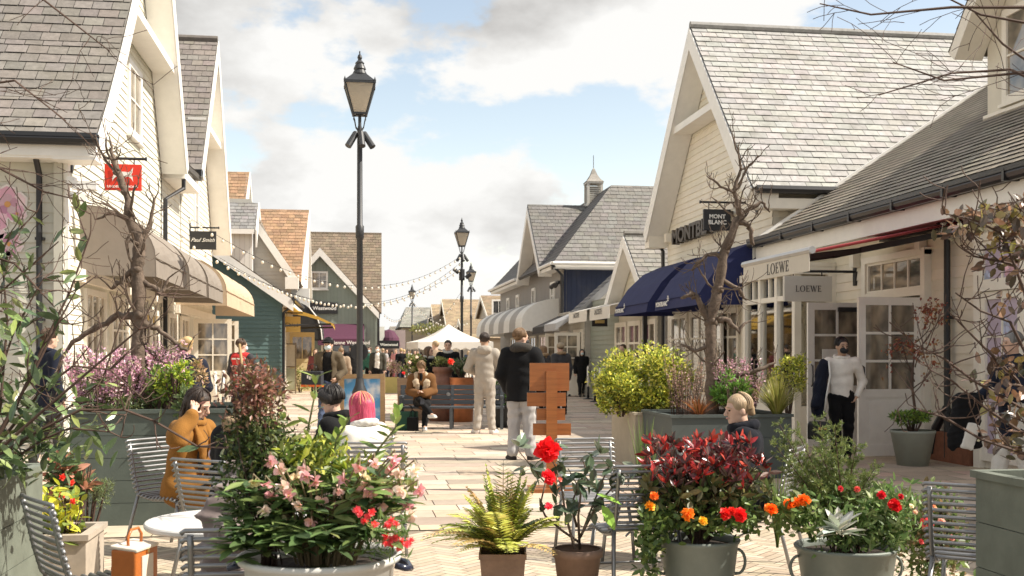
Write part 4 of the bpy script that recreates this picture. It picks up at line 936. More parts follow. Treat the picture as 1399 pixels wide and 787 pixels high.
# dormer
xd, yd0, yd1 = 10.46, 13.9, 16.8
b = MB(); boards(b, [(xd, yd0, 5.2), (xd, yd1, 5.2), (xd, yd1, 6.75), (xd, (yd0 + yd1) / 2, 8.6), (xd, yd0, 6.75)], NX, (.68, .62, .51), .4, vert=True)
for yy, NN in ((yd0, NY), (yd1, V3(0, 1, 0))): boards(b, [(xd, yy, 5.2), (xd + 3.0, yy, 5.2), (xd + 3.0, yy, 6.85), (xd, yy, 6.85)], NN, (.68, .62, .51), .4, vert=True)
b.build('dormer', BOARD, LW, world=True)
b = MB(); ym = (yd0 + yd1) / 2
slates(b, [(xd - .5, yd1 + .35, 6.55), (xd + 5, yd1 + .35, 6.55), (xd + 5, ym, 8.75), (xd - .5, ym, 8.75)], SLR, .2, .26); slates(b, [(xd + 5, yd0 - .35, 6.55), (xd - .5, yd0 - .35, 6.55), (xd - .5, ym, 8.75), (xd + 5, ym, 8.75)], SLR, .2, .26); b.build('dormer_roof', SLATE, LW, world=True)
b = MB(); rake(b, [(yd0 - .35, 6.55), (ym, 8.75), (yd1 + .35, 6.55)], xd - .52, xd - .02, .22, .06); b.box((xd - .03, ym, 5.32), (.12, 2.9, .2)); b.build('dormer_trim', CREAM, LW, world=True)
window(LW, (xd - .01, ym, 6.25), NX, 1.9, 1.5, 3, 2, CREAM, GLASS, .12)
b = MB(); b.box((xd + .02, ym, 5.12), (.1, 3.1, .1)); b.prism([(xd - .1, yd1 + .1, 5.22), (xd + 3, yd1 + .1, 7.2), (xd + 3, yd1 + .1, 7.05), (xd - .1, yd1 + .1, 5.05)], (0, -.15, 0)); b.build('lead_flashing', mat('lead_grey', (.16, .16, .16), .6, .15), LW, world=True)
# double door with fan light
b = MB()
for yy in (14.78, 16.62): b.box((XR - .05, yy, 1.5), (.14, .12, 3.0))
b.box((XR - .05, 15.7, 2.4), (.13, 1.72, .1)); b.box((XR - .05, 15.7, 2.98), (.15, 1.96, .1)); b.box((XR - .05, 15.7, .05), (.3, 1.8, .1)); b.build('door_frame', CREAM, LW, world=True)
window(LW, (XR - .02, 15.7, 2.69), NX, 1.74, .5, 4, 1, CREAM, GLASS, .05, surround=False)
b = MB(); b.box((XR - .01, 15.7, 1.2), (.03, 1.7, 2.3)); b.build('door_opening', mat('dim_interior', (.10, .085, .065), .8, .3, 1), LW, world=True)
GD = mat('door_grey', (.84, .81, .75), .45, .06, stain=.1)
door(LW, (XR - .1, 14.86), (-1, -.03, 0), .98, 2.28, GD, GLASS, 2, 3, hm=BLACK)
dl = door(LW, (XR - .1, 16.55), (-1, .03, 0), .98, 2.28, GD, GLASS, 2, 3, hm=BLACK)
b = MB(); b.box((XR - .4, 16.49, 2.2), (.4, .05, .07)); b.build('door_closer', BLACK, dl, world=True)
b = MB(); b.box((7.62, 16.51, 1.42), (.36, .02, .3)); cdn = b.build('notice_card', WHITE, dl, world=True)
# menu door with floral panes nearer the camera
b = MB()
for yy in (10.5, 12.4, 13.42): b.box((XR - .05, yy, 1.5), (.12, .14, 3.0))
b.box((XR - .06, 11.95, 2.36), (.13, 3.0, .1)); b.box((XR - .05, 11.95, 3.02), (.15, 3.1, .1)); b.build('door_frame', CREAM, LW, world=True)
LAV = mat('lavender_print', (.48, .40, .50), .35, .1, 2)
for yy, w in ((12.91, .9), (11.45, 1.75)):
    window(LW, (XR - .02, yy, 2.69), NX, w, .55, 2 if w < 1 else 4, 1, CREAM, LAV, .05, surround=False)
    window(LW, (XR - .02, yy, 1.2), NX, w, 2.2, 2 if w < 1 else 4, 3, CREAM, LAV, .1, surround=False, pane_split=[.28, .52, .76])
DEC = mat('decal_print', tint=True)
for k in range(26):
    yy, zz = random.uniform(10.7, 13.3), random.choice((random.uniform(1.0, 2.15), random.uniform(2.5, 2.9))); r = random.uniform(.06, .14); c = V3(XR - .052 - k * .0004, yy, zz); b = MB(); cc = random.choice(PK + [(.45, .5, .65), (.8, .5, .4)])
    for q in range(5):
        t0 = 2 * PI * q / 5 + k; b.poly([c + V3(-.0002 * q, math.cos(t0 + a) * rr * r, math.sin(t0 + a) * rr * r) for a, rr in ((0, .05), (-.6, .7), (-.3, 1), (.3, 1), (.6, .7))], vary(cc, .25))
    b.build('flower_decal', DEC, LW, world=True)
b = MB(); b.box((XR - .06, 14.1, .2), (.16, 1.1, .42)); b.build('brick_plinth', mat('red_brick', (.22, .09, .05), .8, .25, 12, bump=.4), LW, world=True)
downpipe(LW, XR, 14.15, 3.55, (-.1, 0))
b = MB(); b.tube([(XR - .1, 14.15, .75), (XR - .13, 14.4, .45), (XR - .13, 14.5, .1)], .06, 8); b.build('downpipe', GUT, LW, world=True)
for y_, z_ in ((17.0, 3.02), (14.9, 3.1)): b = MB(); b.box((XR - .08, y_, z_), (.12, .14, .22)); b.build('wall_lamp', CREAM, LW, world=True)
# bay shop window with display inside
bx0, by0, by1 = 7.6, 17.9, 20.28
b = MB()
for k in range(4):
    yy = by0 + (by1 - by0) * k / 3; b.box((bx0, yy, 1.45), (.12, .12, 2.9))
b.box((bx0, (by0 + by1) / 2, 2.47), (.1, by1 - by0 - .02, .09)); b.box((bx0 - .01, (by0 + by1) / 2, 2.93), (.2, by1 - by0 + .2, .14)); b.box((bx0 + .0, (by0 + by1) / 2, .3), (.13, by1 - by0 - .02, .58)); b.box((bx0 + .33, by0, .3), (.6, .1, .6)); b.box((bx0 + .33, by0, 2.47), (.6, .08, .09)); b.box((bx0 + .33, by0, 2.93), (.7, .12, .14)); b.box((bx0 + .62, by0, 1.45), (.14, .13, 2.9))
for k in range(7):
    if k % 2: yy = by0 + (by1 - by0) * k / 6; b.box((bx0, yy, 2.68), (.06, .06, .36))
b.box((bx0 + .36, (by0 + by1) / 2, 3.03), (.76, by1 - by0 + .16, .06)); b.build('bay_frame', CREAM, LW, world=True)
b = MB(); b.box((bx0 + .01, (by0 + by1) / 2, 1.72), (.012, by1 - by0 - .1, 2.2)); b.box((bx0 + .33, by0 + .01, 1.72), (.52, .012, 2.2)); b.build('bay_glass', CLEAR, LW, world=True)
b = MB(); b.box((8.26, 19.1, 1.75), (.04, 2.3, 2.3)); b.box((7.95, 19.1, .6), (.6, 2.3, .04)); b.build('bay_interior', mat('bay_lining', (.42, .37, .28), .8, .1), LW, world=True)
mn = thing('mannequin', 'headless white robed mannequin behind the bay window glass', 'mannequin', (7.98, 18.75, .63))
S = SDF(); S.rc((0, 0, 1.35), (0, 0, .8), .12, .14, .05, (.8, 1.2, 1)); S.rc((0, 0, .8), (0, 0, .12), .14, .2, .05); S.rc((0, -.2, 1.32), (0, -.24, .8), .05, .06); S.rc((0, .2, 1.32), (0, .24, .8), .05, .06); S.rc((0, -.18, 1.36), (0, .18, 1.36), .05, .05, .05); S.rc((0, 0, 1.4), (0, 0, 1.52), .045, .04, .03)
S.build('robe', mat('robe_white', (.70, .66, .58), .8, .08), mn, .02, .012)
b = MB(); b.lathe([(.0, 0), (.14, 0), (.14, .02), (.015, .025), (.015, .3)], n=14); b.build('stand', BLACK, mn)
b = MB(); b.lathe([(.0, 1.5), (.05, 1.51), (.055, 1.6), (.08, 1.68), (.1, 1.74), (.0, 1.8)], n=14); b.build('display_head', BLACKR, mn, True)
# folding awning, cream front valance, pink inside
CANV = mat('cream_valance', (.62, .57, .49), .85, .05)
PINK = mat('pink_canvas', (.62, .16, .17), .8, .06, trans=.45)
ax0, az0, ax1, az1, ay0, ay1 = 5.97, 2.83, 8.25, 3.28, 13.6, 16.0
b = MB(); b.add([(ax0, ay0, az0), (ax1, ay0, az1), (ax1, ay1, az1), (ax0, ay1, az0), (ax0, ay0, az0 + .02), (ax1, ay0, az1 + .02), (ax1, ay1, az1 + .02), (ax0, ay1, az0 + .02)], [(0, 1, 2, 3), (4, 5, 6, 7)]); aw = b.build('awning', PINK, LW, world=True, label='coral pink folding canvas awning')
b = MB(); b.tube([(ax0, ay0 - .05, az0 + .02), (ax0, ay1 + .05, az0 + .02)], .05, 8); b.build('awning_bar', mat('alloy_bar', (.55, .55, .55), .35, .05, metal=.8), aw, world=True); b = MB(); b.box((ax1 + .02, (ay0 + ay1) / 2, az1 + .06), (.16, ay1 - ay0 + .2, .2)); b.build('awning_cassette', BLACK, aw, world=True)
for yy in (ay0 + .4, ay1 - .12):
    b = MB(); b.bar((ax1, yy, az1 - .1), (7.1, yy + .5 * (1 if yy < 15 else -1), 2.95), .07, .08); b.bar((7.1, yy + .5 * (1 if yy < 15 else -1), 2.95), (ax0 + .03, yy, az0 - .04), .06, .07); b.build('awning_arm', BLACK, aw, world=True)
b = MB(); b.obox((ax0 - .02, (ay0 + ay1) / 2, az0 - .13), (0, 1, 0), (0, 0, 1), (-1, 0, 0), (ay1 - ay0) / 2, .125, .006); vl = b.build('valance', CANV, aw, world=True)
serif_word('LOEWE', .85, (ax0 - .03, 14.75, az0 - .13), (0, -1, 0), (-1, 0, 0), BLACK, vl, .004, height=.17) if False else None
serif_word('LOEWE', .78, (ax0 - .028, 14.65, az0 - .13), (0, -1, 0), (-1, 0, 0), BLACK, aw, .004, height=.15)
# blade sign
d = 17.3; bx = P(1093, d); bx2 = P(1165, d)
r = blade('blade_sign', 'pale square sign with five black serif capitals hanging above the open doors', bx.x, bx2.x, 17.1, ZP(409, d), ZP(373, d), mat('sign_pale', (.60, .57, .51), .5, .04), XR - .02, ZP(366, d))
serif_word('LOEWE', .44, ((bx.x + bx2.x) / 2, 17.06, ZP(391, d)), (1, 0, 0), (0, -1, 0), BLACK, r, .004, height=.1)
serif_word('LOEWE', .3, (7.62, 16.495, 1.4), (1, 0, 0), (0, -1, 0), BLACK, cdn, .002, height=.08)
# ---------------------------------------------------------------- cream gable with big slate roof
profM = [(20.35, 4.72), (24.3, 9.0), (28.25, 4.66)]
MBK = street_gable('gable_shop', 'tall cream clapboard gable with pale slate roof and navy awnings', profM, XR, 7.75, 24, -1, (.76, .71, .60), (.37, .36, .34), (22.6, 26.0, 6.9), row=.2, tw=.34, a=.11)
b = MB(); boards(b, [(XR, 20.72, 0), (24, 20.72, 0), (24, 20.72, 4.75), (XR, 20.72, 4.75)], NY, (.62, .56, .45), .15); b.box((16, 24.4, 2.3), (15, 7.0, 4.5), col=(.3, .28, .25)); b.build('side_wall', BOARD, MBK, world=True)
b = MB(); b.tube([(7.8, 20.27, 4.68), (24, 20.27, 4.68)], .08, 8); b.tube([(7.8, 28.33, 4.62), (24, 28.33, 4.62)], .08, 8); b.tube([(8.1, 28.3, 4.5), (8.22, 28.1, 4.2), (8.22, 28.1, .1)], .05, 8); b.build('gutter', GUT, MBK, world=True)
b = MB(); b.box((16, 20.5, 4.42), (16, .36, .2)); b.box((8.02, 20.55, 4.5), (.5, .42, .34)); b.box((8.02, 28.05, 4.44), (.5, .4, .34)); b.build('fascia', CREAM, MBK, world=True)
b = MB(); boards(b, [(XR - .0, 23.0, 6.98), (XR - .0, 25.6, 6.98), (XR, 24.3, 8.6)], NX, (.74, .66, .51), .16, vert=True); b.build('gable_panel', BOARD, MBK, world=True)
NAVY = mat('navy_canvas', (.02, .026, .095), .8, .15, 3, trans=.08, bump=.9, bscale=3.5)
pr = [(0, 3.75), (.45, 3.68), (.85, 3.5), (1.25, 3.12), (1.5, 2.75), (1.56, 2.66)]
for a0, a1 in ((20.5, 23.45), (24.15, 27.2)):
    aw = awning(MBK, -1, XR - .02, 1.6, a0, a1, 3.9, 2.7, 2.44, NAVY, ribs=0, prof=pr, label='navy blue dome awning with white lettering')
    text('MONTBLANC', .85, (XR - 1.645, (a0 + a1) / 2 + .9, 2.56), (0, -1, 0), (-1, 0, 0), WHITE, aw, .003, bold=.02)
    b = MB(); c0 = V3(XR - 1.648, (a0 + a1) / 2 + .9 - .5, 2.66)
    for q in range(6):
        t0 = 2 * PI * q / 6; b.poly([c0 + V3(0, math.cos(t0 + a) * rr, math.sin(t0 + a) * rr) for a, rr in ((0, .01), (-.4, .05), (0, .075), (.4, .05))])
    b.build('emblem', WHITE, aw, world=True)
text('MONTBLANC', 4.0, (XR - .16, 24.75, 4.42), (0, -1, 0), (-1, 0, 0), mat('letter_bronze', (.06, .05, .04), .4, .1, metal=.3), MBK, .09, bold=.035, vscale=.75)
for yy in (21.6, 23.2, 25.2, 26.8): window(MBK, (XR, yy, 1.45), NX, 1.4, 2.1, 2, 1, CREAM, GLASS, .12, .05, pane_split=[.72])
door(MBK, (XR - .1, 24.2), (-.05, -1, 0), .95, 2.3, GD, GLASS, 2, 3, hm=BLACK)
b = MB(); b.box((XR - .05, 24.2, 2.62), (.1, 7, .2)); b.box((XR - .05, 24.2, .2), (.1, 7, .38)); b.build('shopfront_trim', CREAM, MBK, world=True)
b = MB(); b.box((XR - .1, 27.6, 4.5), (.14, .2, .22)); b.build('wall_lamp', CREAM, MBK, world=True)
d = 22.0; q0, q1 = P(968, d), P(1007, d)
r = blade('blade_sign', 'black square hanging sign with two rows of white block capitals', q0.x, q1.x, 21.5, ZP(312, d), ZP(283, d), mat('sign_black', (.025, .025, .027)), XR - .02, ZP(273, d))
text('MONT', .34, ((q0.x + q1.x) / 2, 21.455, ZP(293, d)), (1, 0, 0), (0, -1, 0), WHITE, r, .004, bold=.03)
text('BLANC', .38, ((q0.x + q1.x) / 2, 21.455, ZP(301, d)), (1, 0, 0), (0, -1, 0), WHITE, r, .004, bold=.03)
# ---------------------------------------------------------------- small cream gable
SG = street_gable('small_gable_shop', 'small cream gabled shop with white awnings between the navy and cream houses', [(28.5, 2.95), (31.0, 4.95), (33.5, 2.95)], XR, 7.9, 15, -1, (.62, .57, .46), (.24, .225, .2), None, row=.22, tw=.35, rk=.2)
for yy in (29.6, 31.2, 32.8): window(SG, (XR, yy, 1.3), NX, 1.4, 2.3, 2, 1, CREAM, GLASS, .14, .06, pane_split=[.75])
b = MB(); boards(b, [(XR, 33.2, 0), (XR, 37.2, 0), (XR, 37.2, 3.3), (XR, 33.2, 3.3)], NX, (.25, .27, .22), .15); b.box((10, 35.2, 1.6), (3.2, 3.9, 3.1)); b.build('side_wall', BOARD, SG, world=True); b = MB(); b.box((XR - .12, 29.75, 1.8), (.12, .12, 3.5)); b.build('downpipe', GUT, SG, world=True)
for k, (a0, a1) in enumerate(((29.0, 31.5), (31.9, 34.6))):
    b = MB(); b.add([(XR, a0, 3.1), (XR, a1, 3.1), (7.0, a1, 2.8), (7.0, a0, 2.8), (6.99, a1, 2.46), (6.99, a0, 2.46)], [(0, 1, 2, 3), (3, 2, 4, 5)]); o = b.build('awning', FABW, SG, world=True, label='white folding canvas awning')
    text('LACOSTE', .9, (6.975, (a0 + a1) / 2 + .1, 2.68), (0, -1, 0), (-1, 0, 0), BLACK, o, .003)
d = 34; q0, q1 = P(812, d), P(834, d)
r = thing('hanging_sign', 'black hanging sign board with gold emblem below the white awnings', 'shop sign', ((q0.x + q1.x) / 2, 33.6, ZP(446, d)))
b = MB(); b.box(((q0.x + q1.x) / 2, 33.6, ZP(439, d)), (q1.x - q0.x, .06, .3)); b.build('panel', mat('sign_black', (.025, .025, .027)), r, world=True)
b = MB(); b.box(((q0.x + q1.x) / 2, 33.56, ZP(439, d)), (.3, .01, .1)); b.build('emblem', mat('gold_leaf', (.5, .38, .15), .4, .1), r, world=True)
b = MB(); b.tube([(q1.x - .1, 33.6, ZP(432, d)), (q1.x - .1, 33.6, ZP(432, d) + .12), (8.3, 33.6, ZP(432, d) + .12)], .015, 6); b.build('bracket', BLACK, r, world=True)
# ---------------------------------------------------------------- grey lean-to shop
LT = thing('lean_to_shop', 'grey clapboard lean-to shop with dark awning against the navy house', 'shop building', (XR, 37, 0))
b = MB(); boards(b, [(XR - .2, 37.2, 0), (13, 37.2, 0), (13, 37.2, 7.4), (XR - .2, 37.2, 3.15)], NY, (.40, .375, .33), .15); boards(b, [(XR - .2, 37.2, 0), (XR - .2, 41.9, 0), (XR - .2, 41.9, 3.05), (XR - .2, 37.2, 3.05)], NX, (.5, .47, .4), .15); b.box((10.5, 39.6, 1.5), (4.4, 4.4, 2.9), col=(.3, .3, .3)); boards(b, [(XR + .1, 38.0, 2.9), (13, 38.0, 2.9), (13, 38.0, 7.3), (XR + .1, 38.0, 3.0)], V3(0, 1, 0), (.40, .375, .33), .15); b.build('wall', BOARD, LT, world=True)
b = MB(); slates(b, [(7.75, 36.9, 2.95), (7.75, 38.1, 2.95), (13, 38.1, 7.67), (13, 36.9, 7.67)], (.14, .135, .13), .22, .3); b.build('roof', SLATE, LT, world=True)
b = MB(); b.prism([(7.75, 36.88, 2.97), (13, 36.88, 7.7), (13, 36.88, 7.35), (7.75, 36.88, 2.65)], (0, .05, 0)); b.build('fascia', mat('lead_grey', (.16, .16, .16)), LT, world=True)
for a0, a1, mm, lb, z in ((37.4, 39.6, mat('grey_canvas', (.38, .38, .38), .8, .06, trans=.1), 'grey folding canvas awning', 2.6), (39.8, 42.2, BKC, 'black folding canvas awning', 2.55)):
    b = MB(); b.add([(XR - .2, a0, z + .4), (XR - .2, a1, z + .4), (7.1, a1, z - .05), (7.1, a0, z - .05), (7.09, a1, z - .3), (7.09, a0, z - .3)], [(0, 1, 2, 3), (3, 2, 4, 5)]); b.poly([(XR - .2, a0, z + .4), (7.1, a0, z - .05), (7.1, a0, z - .29)]); b.build('awning', mm, LT, world=True, label=lb)
for yy in (38.2, 40.6): window(LT, (XR - .2, yy, 1.3), NX, 1.5, 2.1, 3, 2, CREAM, GLASS, .1)
door(LT, (XR - .3, 37.6), (-1, 0, 0), .9, 2.2, DM, GLASS, 2, 3, hm=BLACK)
door(LT, (XR - .3, 39.4), (-1, 0, 0), .9, 2.2, DM, GLASS, 2, 3, hm=BLACK)
# ---------------------------------------------------------------- navy and grey boarded house with cupola
NB = thing('navy_house', 'two storey grey and navy boarded house with slate roof and louvred cupola', 'house', (XR, 42, 0))
GB = (.255, .235, .215); NVC = (.022, .03, .062); ez = 4.95
b = MB(); boards(b, [(XR, 42, 0), (XR, 60, 0), (XR, 60, ez), (XR, 42, ez)], NX, GB, .2, vert=True); boards(b, [(XR, 42, 0), (20, 42, 0), (20, 42, ez), (XR, 42, ez)], NY, NVC, .2, vert=True)
boards(b, [(XR - .01, 44.7, ez - .3), (XR - .01, 50.3, ez - .3), (XR - .01, 47.5, 7.7)], NX, GB, .2, vert=True); b.box((14, 51, 2.4), (11, 17.5, 4.8), col=(.2, .2, .2)); b.build('wall', BOARD, NB, world=True)
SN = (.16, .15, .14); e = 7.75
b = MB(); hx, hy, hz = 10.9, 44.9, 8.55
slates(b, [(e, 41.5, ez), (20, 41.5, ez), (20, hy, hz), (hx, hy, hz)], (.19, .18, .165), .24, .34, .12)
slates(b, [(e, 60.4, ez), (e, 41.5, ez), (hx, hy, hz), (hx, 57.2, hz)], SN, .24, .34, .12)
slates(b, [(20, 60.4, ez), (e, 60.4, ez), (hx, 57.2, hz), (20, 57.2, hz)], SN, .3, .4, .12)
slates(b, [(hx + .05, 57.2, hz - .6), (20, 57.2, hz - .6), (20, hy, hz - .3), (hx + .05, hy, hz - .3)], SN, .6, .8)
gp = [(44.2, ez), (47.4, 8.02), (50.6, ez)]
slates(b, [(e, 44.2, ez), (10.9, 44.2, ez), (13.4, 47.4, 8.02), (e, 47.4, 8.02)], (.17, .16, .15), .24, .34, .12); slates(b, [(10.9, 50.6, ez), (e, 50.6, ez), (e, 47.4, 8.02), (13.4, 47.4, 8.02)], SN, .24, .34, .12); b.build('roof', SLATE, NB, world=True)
b = MB(); rake(b, gp, e - .03, XR - .02, .3, .1); b.build('bargeboard', WHITE, NB, world=True)
b = MB(); b.box((8.05, 42.9, ez - .1), (.5, 2.6, .16)); b.box((8.05, 55.4, ez - .1), (.5, 9.8, .16)); b.box((14, 41.75, ez - .1), (12.4, .5, .16)); b.build('eaves', WHITE, NB, world=True); b = MB(); b.tube([(e, 41.4, ez + .02), (20, 41.4, ez + .02)], .07, 8); b.tube([(e - .05, 41.4, ez + .02), (e - .05, 44.1, ez + .02)], .07, 8); b.build('gutter', WHITE, NB, world=True); b = MB(); b.tube([(e - .05, 50.7, ez + .02), (e - .05, 60.4, ez + .02)], .07, 8); b.build('gutter', WHITE, NB, world=True)
b = MB(); b.tube([(e, 41.45, ez - .05), (8.2, 41.9, ez - .4), (8.2, 41.9, .1)], .06, 8); b.build('downpipe', GUT, NB, world=True)
for px, h in ((695, 1.5), (708, 1.5), (730, 1.9), (756, 1.55)):
    dd = XR * FPX / (CA * (px - 476)); t = (px - PXC) / FPX; yy = dd * (CA - t * SA)
    window(NB, (XR, yy, 3.65 if h < 1.8 else 3.5), NX, .9, h, 2, 3, WHITE, GLASS, .12)
cp = V3(10.7, 47.4, 0)
b = MB()
for k in range(4): b.box((cp[0] + (.3 if k % 2 else -.3), cp[1] + (.3 if k // 2 else -.3), 8.35), (.1, .1, 1.3))
for k in range(9): b.box((cp[0], cp[1], 8.1 + k * .09), (.56, .56, .05))
b.box((cp[0], cp[1], 9.0), (.74, .74, .08)); b.box((cp[0], cp[1], 8.02), (.78, .78, .12)); cu = b.build('cupola', mat('cupola_grey', (.50, .48, .43), .6, .06), NB, world=True)
b = MB(); b.lathe([(.56, 9.04), (.38, 9.16), (.2, 9.38), (.08, 9.62), (.0, 9.7)], (cp[0], cp[1], 0), 4, (.3, .28, .25), phase=PI / 4); b.tube([(cp[0], cp[1], 9.65), (cp[0], cp[1], 10.25)], .015, 6, (.1, .1, .1)); b.build('cupola_roof', SLATE, cu, world=True)
STR = [(.46, .445, .42), (.86, .85, .80)]
n = 9; b = MB(); pr = [(1.5 * math.sin(PI / 2 * i / 9), 2.75 + .95 * math.cos(PI / 2 * i / 9)) for i in range(10)] + [(1.51, 2.4)]
for k in range(n):
    a0, a1 = 43.0 + 15.5 * k / n, 43.0 + 15.5 * (k + 1) / n; vs = [(XR - p, y, z) for y in (a0, a1) for p, z in pr]
    b.add(vs, [(i, i + 1, i + 12, i + 11) for i in range(10)], STR[(k + 1) % 2])
for yy in (43.0, 58.5): b.poly([(XR, yy, 2.4)] + [(XR - p, yy, z) for p, z in pr], STR[1])
b.build('awning', mat('striped_canvas', tint=True, rough=.8, var=.05, trans=.15), NB, world=True, label='grey and white striped dome awning')
for yy in (44.5, 46.5, 49, 52, 55): window(NB, (XR, yy, 1.3), NX, 1.6, 2.0, 2, 1, CREAM, GLASS, .1, pane_split=[.7])
b = MB(); b.box((8.16, 42.25, ZP(386, 43)), (.2, .5, .12)); b.tube([(8.0, 42.0, ZP(389, 43)), (7.9, 41.75, ZP(392, 43))], .09, 8); b.tube([(8.0, 42.4, ZP(389, 43)), (7.9, 42.6, ZP(392, 43))], .09, 8); b.build('wall_camera', BLACK, NB, world=True)
text('FLANNELS', 1.5, (XR - .06, 47.4, 5.2), (0, -1, 0), (-1, 0, 0), mat('letter_grey', (.5, .48, .44)), NB, .02, bold=.01) if False else None
# ---------------------------------------------------------------- far houses
def far_house(label, px0, px1, d, pyr, pye, wallc, roofc, dep=7, hip=0.0, wins=(), side=None):
    a, c = P(px0, d), P(px1, d); y0 = (a.y + c.y) / 2; ze, zr = ZP(pye, d), ZP(pyr, d + dep / 2)
    r = thing('far_house', label, 'house', ((a.x + c.x) / 2, y0, 0), group='houses at the far end of the street')
    b = MB(); boards(b, [(a.x, y0, 0), (c.x, y0, 0), (c.x, y0, ze), (a.x, y0, ze)], NY, wallc, .25); b.box(((a.x + c.x) / 2, y0 + dep / 2, ze / 2), (c.x - a.x - .1, dep - .3, ze - .1), col=wallc)
    for xx, s in ((a.x, -1), (c.x, 1)):
        if not hip: boards(b, [(xx, y0, ze - .3), (xx, y0 + dep, ze - .3), (xx, y0 + dep, ze), (xx, y0 + dep / 2, zr - .1), (xx, y0, ze)], V3(s, 0, 0), wallc, .25)
    b.build('wall', BOARD, r, world=True); h = hip * (c.x - a.x)
    b = MB(); o = .3
    slates(b, [(a.x - o, y0 - o, ze), (c.x + o, y0 - o, ze), (c.x + o - h, y0 + dep / 2, zr), (a.x - o + h, y0 + dep / 2, zr)], roofc, .3, .5); slates(b, [(c.x + o, y0 + dep + o, ze), (a.x - o, y0 + dep + o, ze), (a.x - o + h, y0 + dep / 2, zr), (c.x + o - h, y0 + dep / 2, zr)], roofc, .3, .5)
    if h:
        slates(b, [(a.x - o, y0 + dep + o, ze), (a.x - o, y0 - o, ze), (a.x - o + h, y0 + dep / 2, zr)], roofc, .3, .5); slates(b, [(c.x + o, y0 - o, ze), (c.x + o, y0 + dep + o, ze), (c.x + o - h, y0 + dep / 2, zr)], roofc, .3, .5)
    b.build('roof', SLATE, r, world=True)
    if not hip:
        b = MB(); pr = [(y0 - o, ze), (y0 + dep / 2, zr), (y0 + dep + o, ze)]; rake(b, pr, a.x - o - .04, a.x - o + .03, .3); rake(b, pr, c.x + o - .03, c.x + o + .04, .3); b.build('bargeboard', CREAM, r, world=True)
    for px, py, w, hh in wins:
        q = P(px, d); window(r, (q.x, y0, ZP(py, d)), NY, w, hh, 2, 2, WHITE, GLASSD, .12)
    return r
TAN = (.36, .27, .17); SG_ = (.30, .29, .25)
far_house('distant tan house with grey hipped roof left of the canopy tent', 550, 600, 100, 420, 447, (.42, .35, .25), SG_, 9, .25, ((592, 445, 1.1, 1.6),))
far_house('distant narrow tan roofed house right of the hipped roof', 598, 616, 96, 416, 452, (.45, .38, .27), TAN, 8)
far_house('distant long brown tiled house behind the double lamp posts', 614, 676, 92, 409, 446, (.45, .38, .27), TAN, 9, 0, ((650, 452, 2.6, 1.2),))
far_house('distant low tan roofed range beside the striped awning', 640, 692, 76, 436, 462, (.36, .30, .22), (.32, .24, .15), 8, 0)
far_house('distant brown gabled house under the navy house eaves', 672, 700, 80, 404, 436, (.42, .36, .27), (.30, .22, .14), 9, 0, ((681, 428, 1.0, 2.0),))
far_house('distant small dark hipped house at the street end', 533, 552, 120, 446, 462, (.40, .35, .27), (.26, .23, .19), 9, .3)
far_house('distant low cream shop behind the crowd', 545, 640, 118, 455, 468, (.50, .44, .34), (.33, .27, .19), 8)
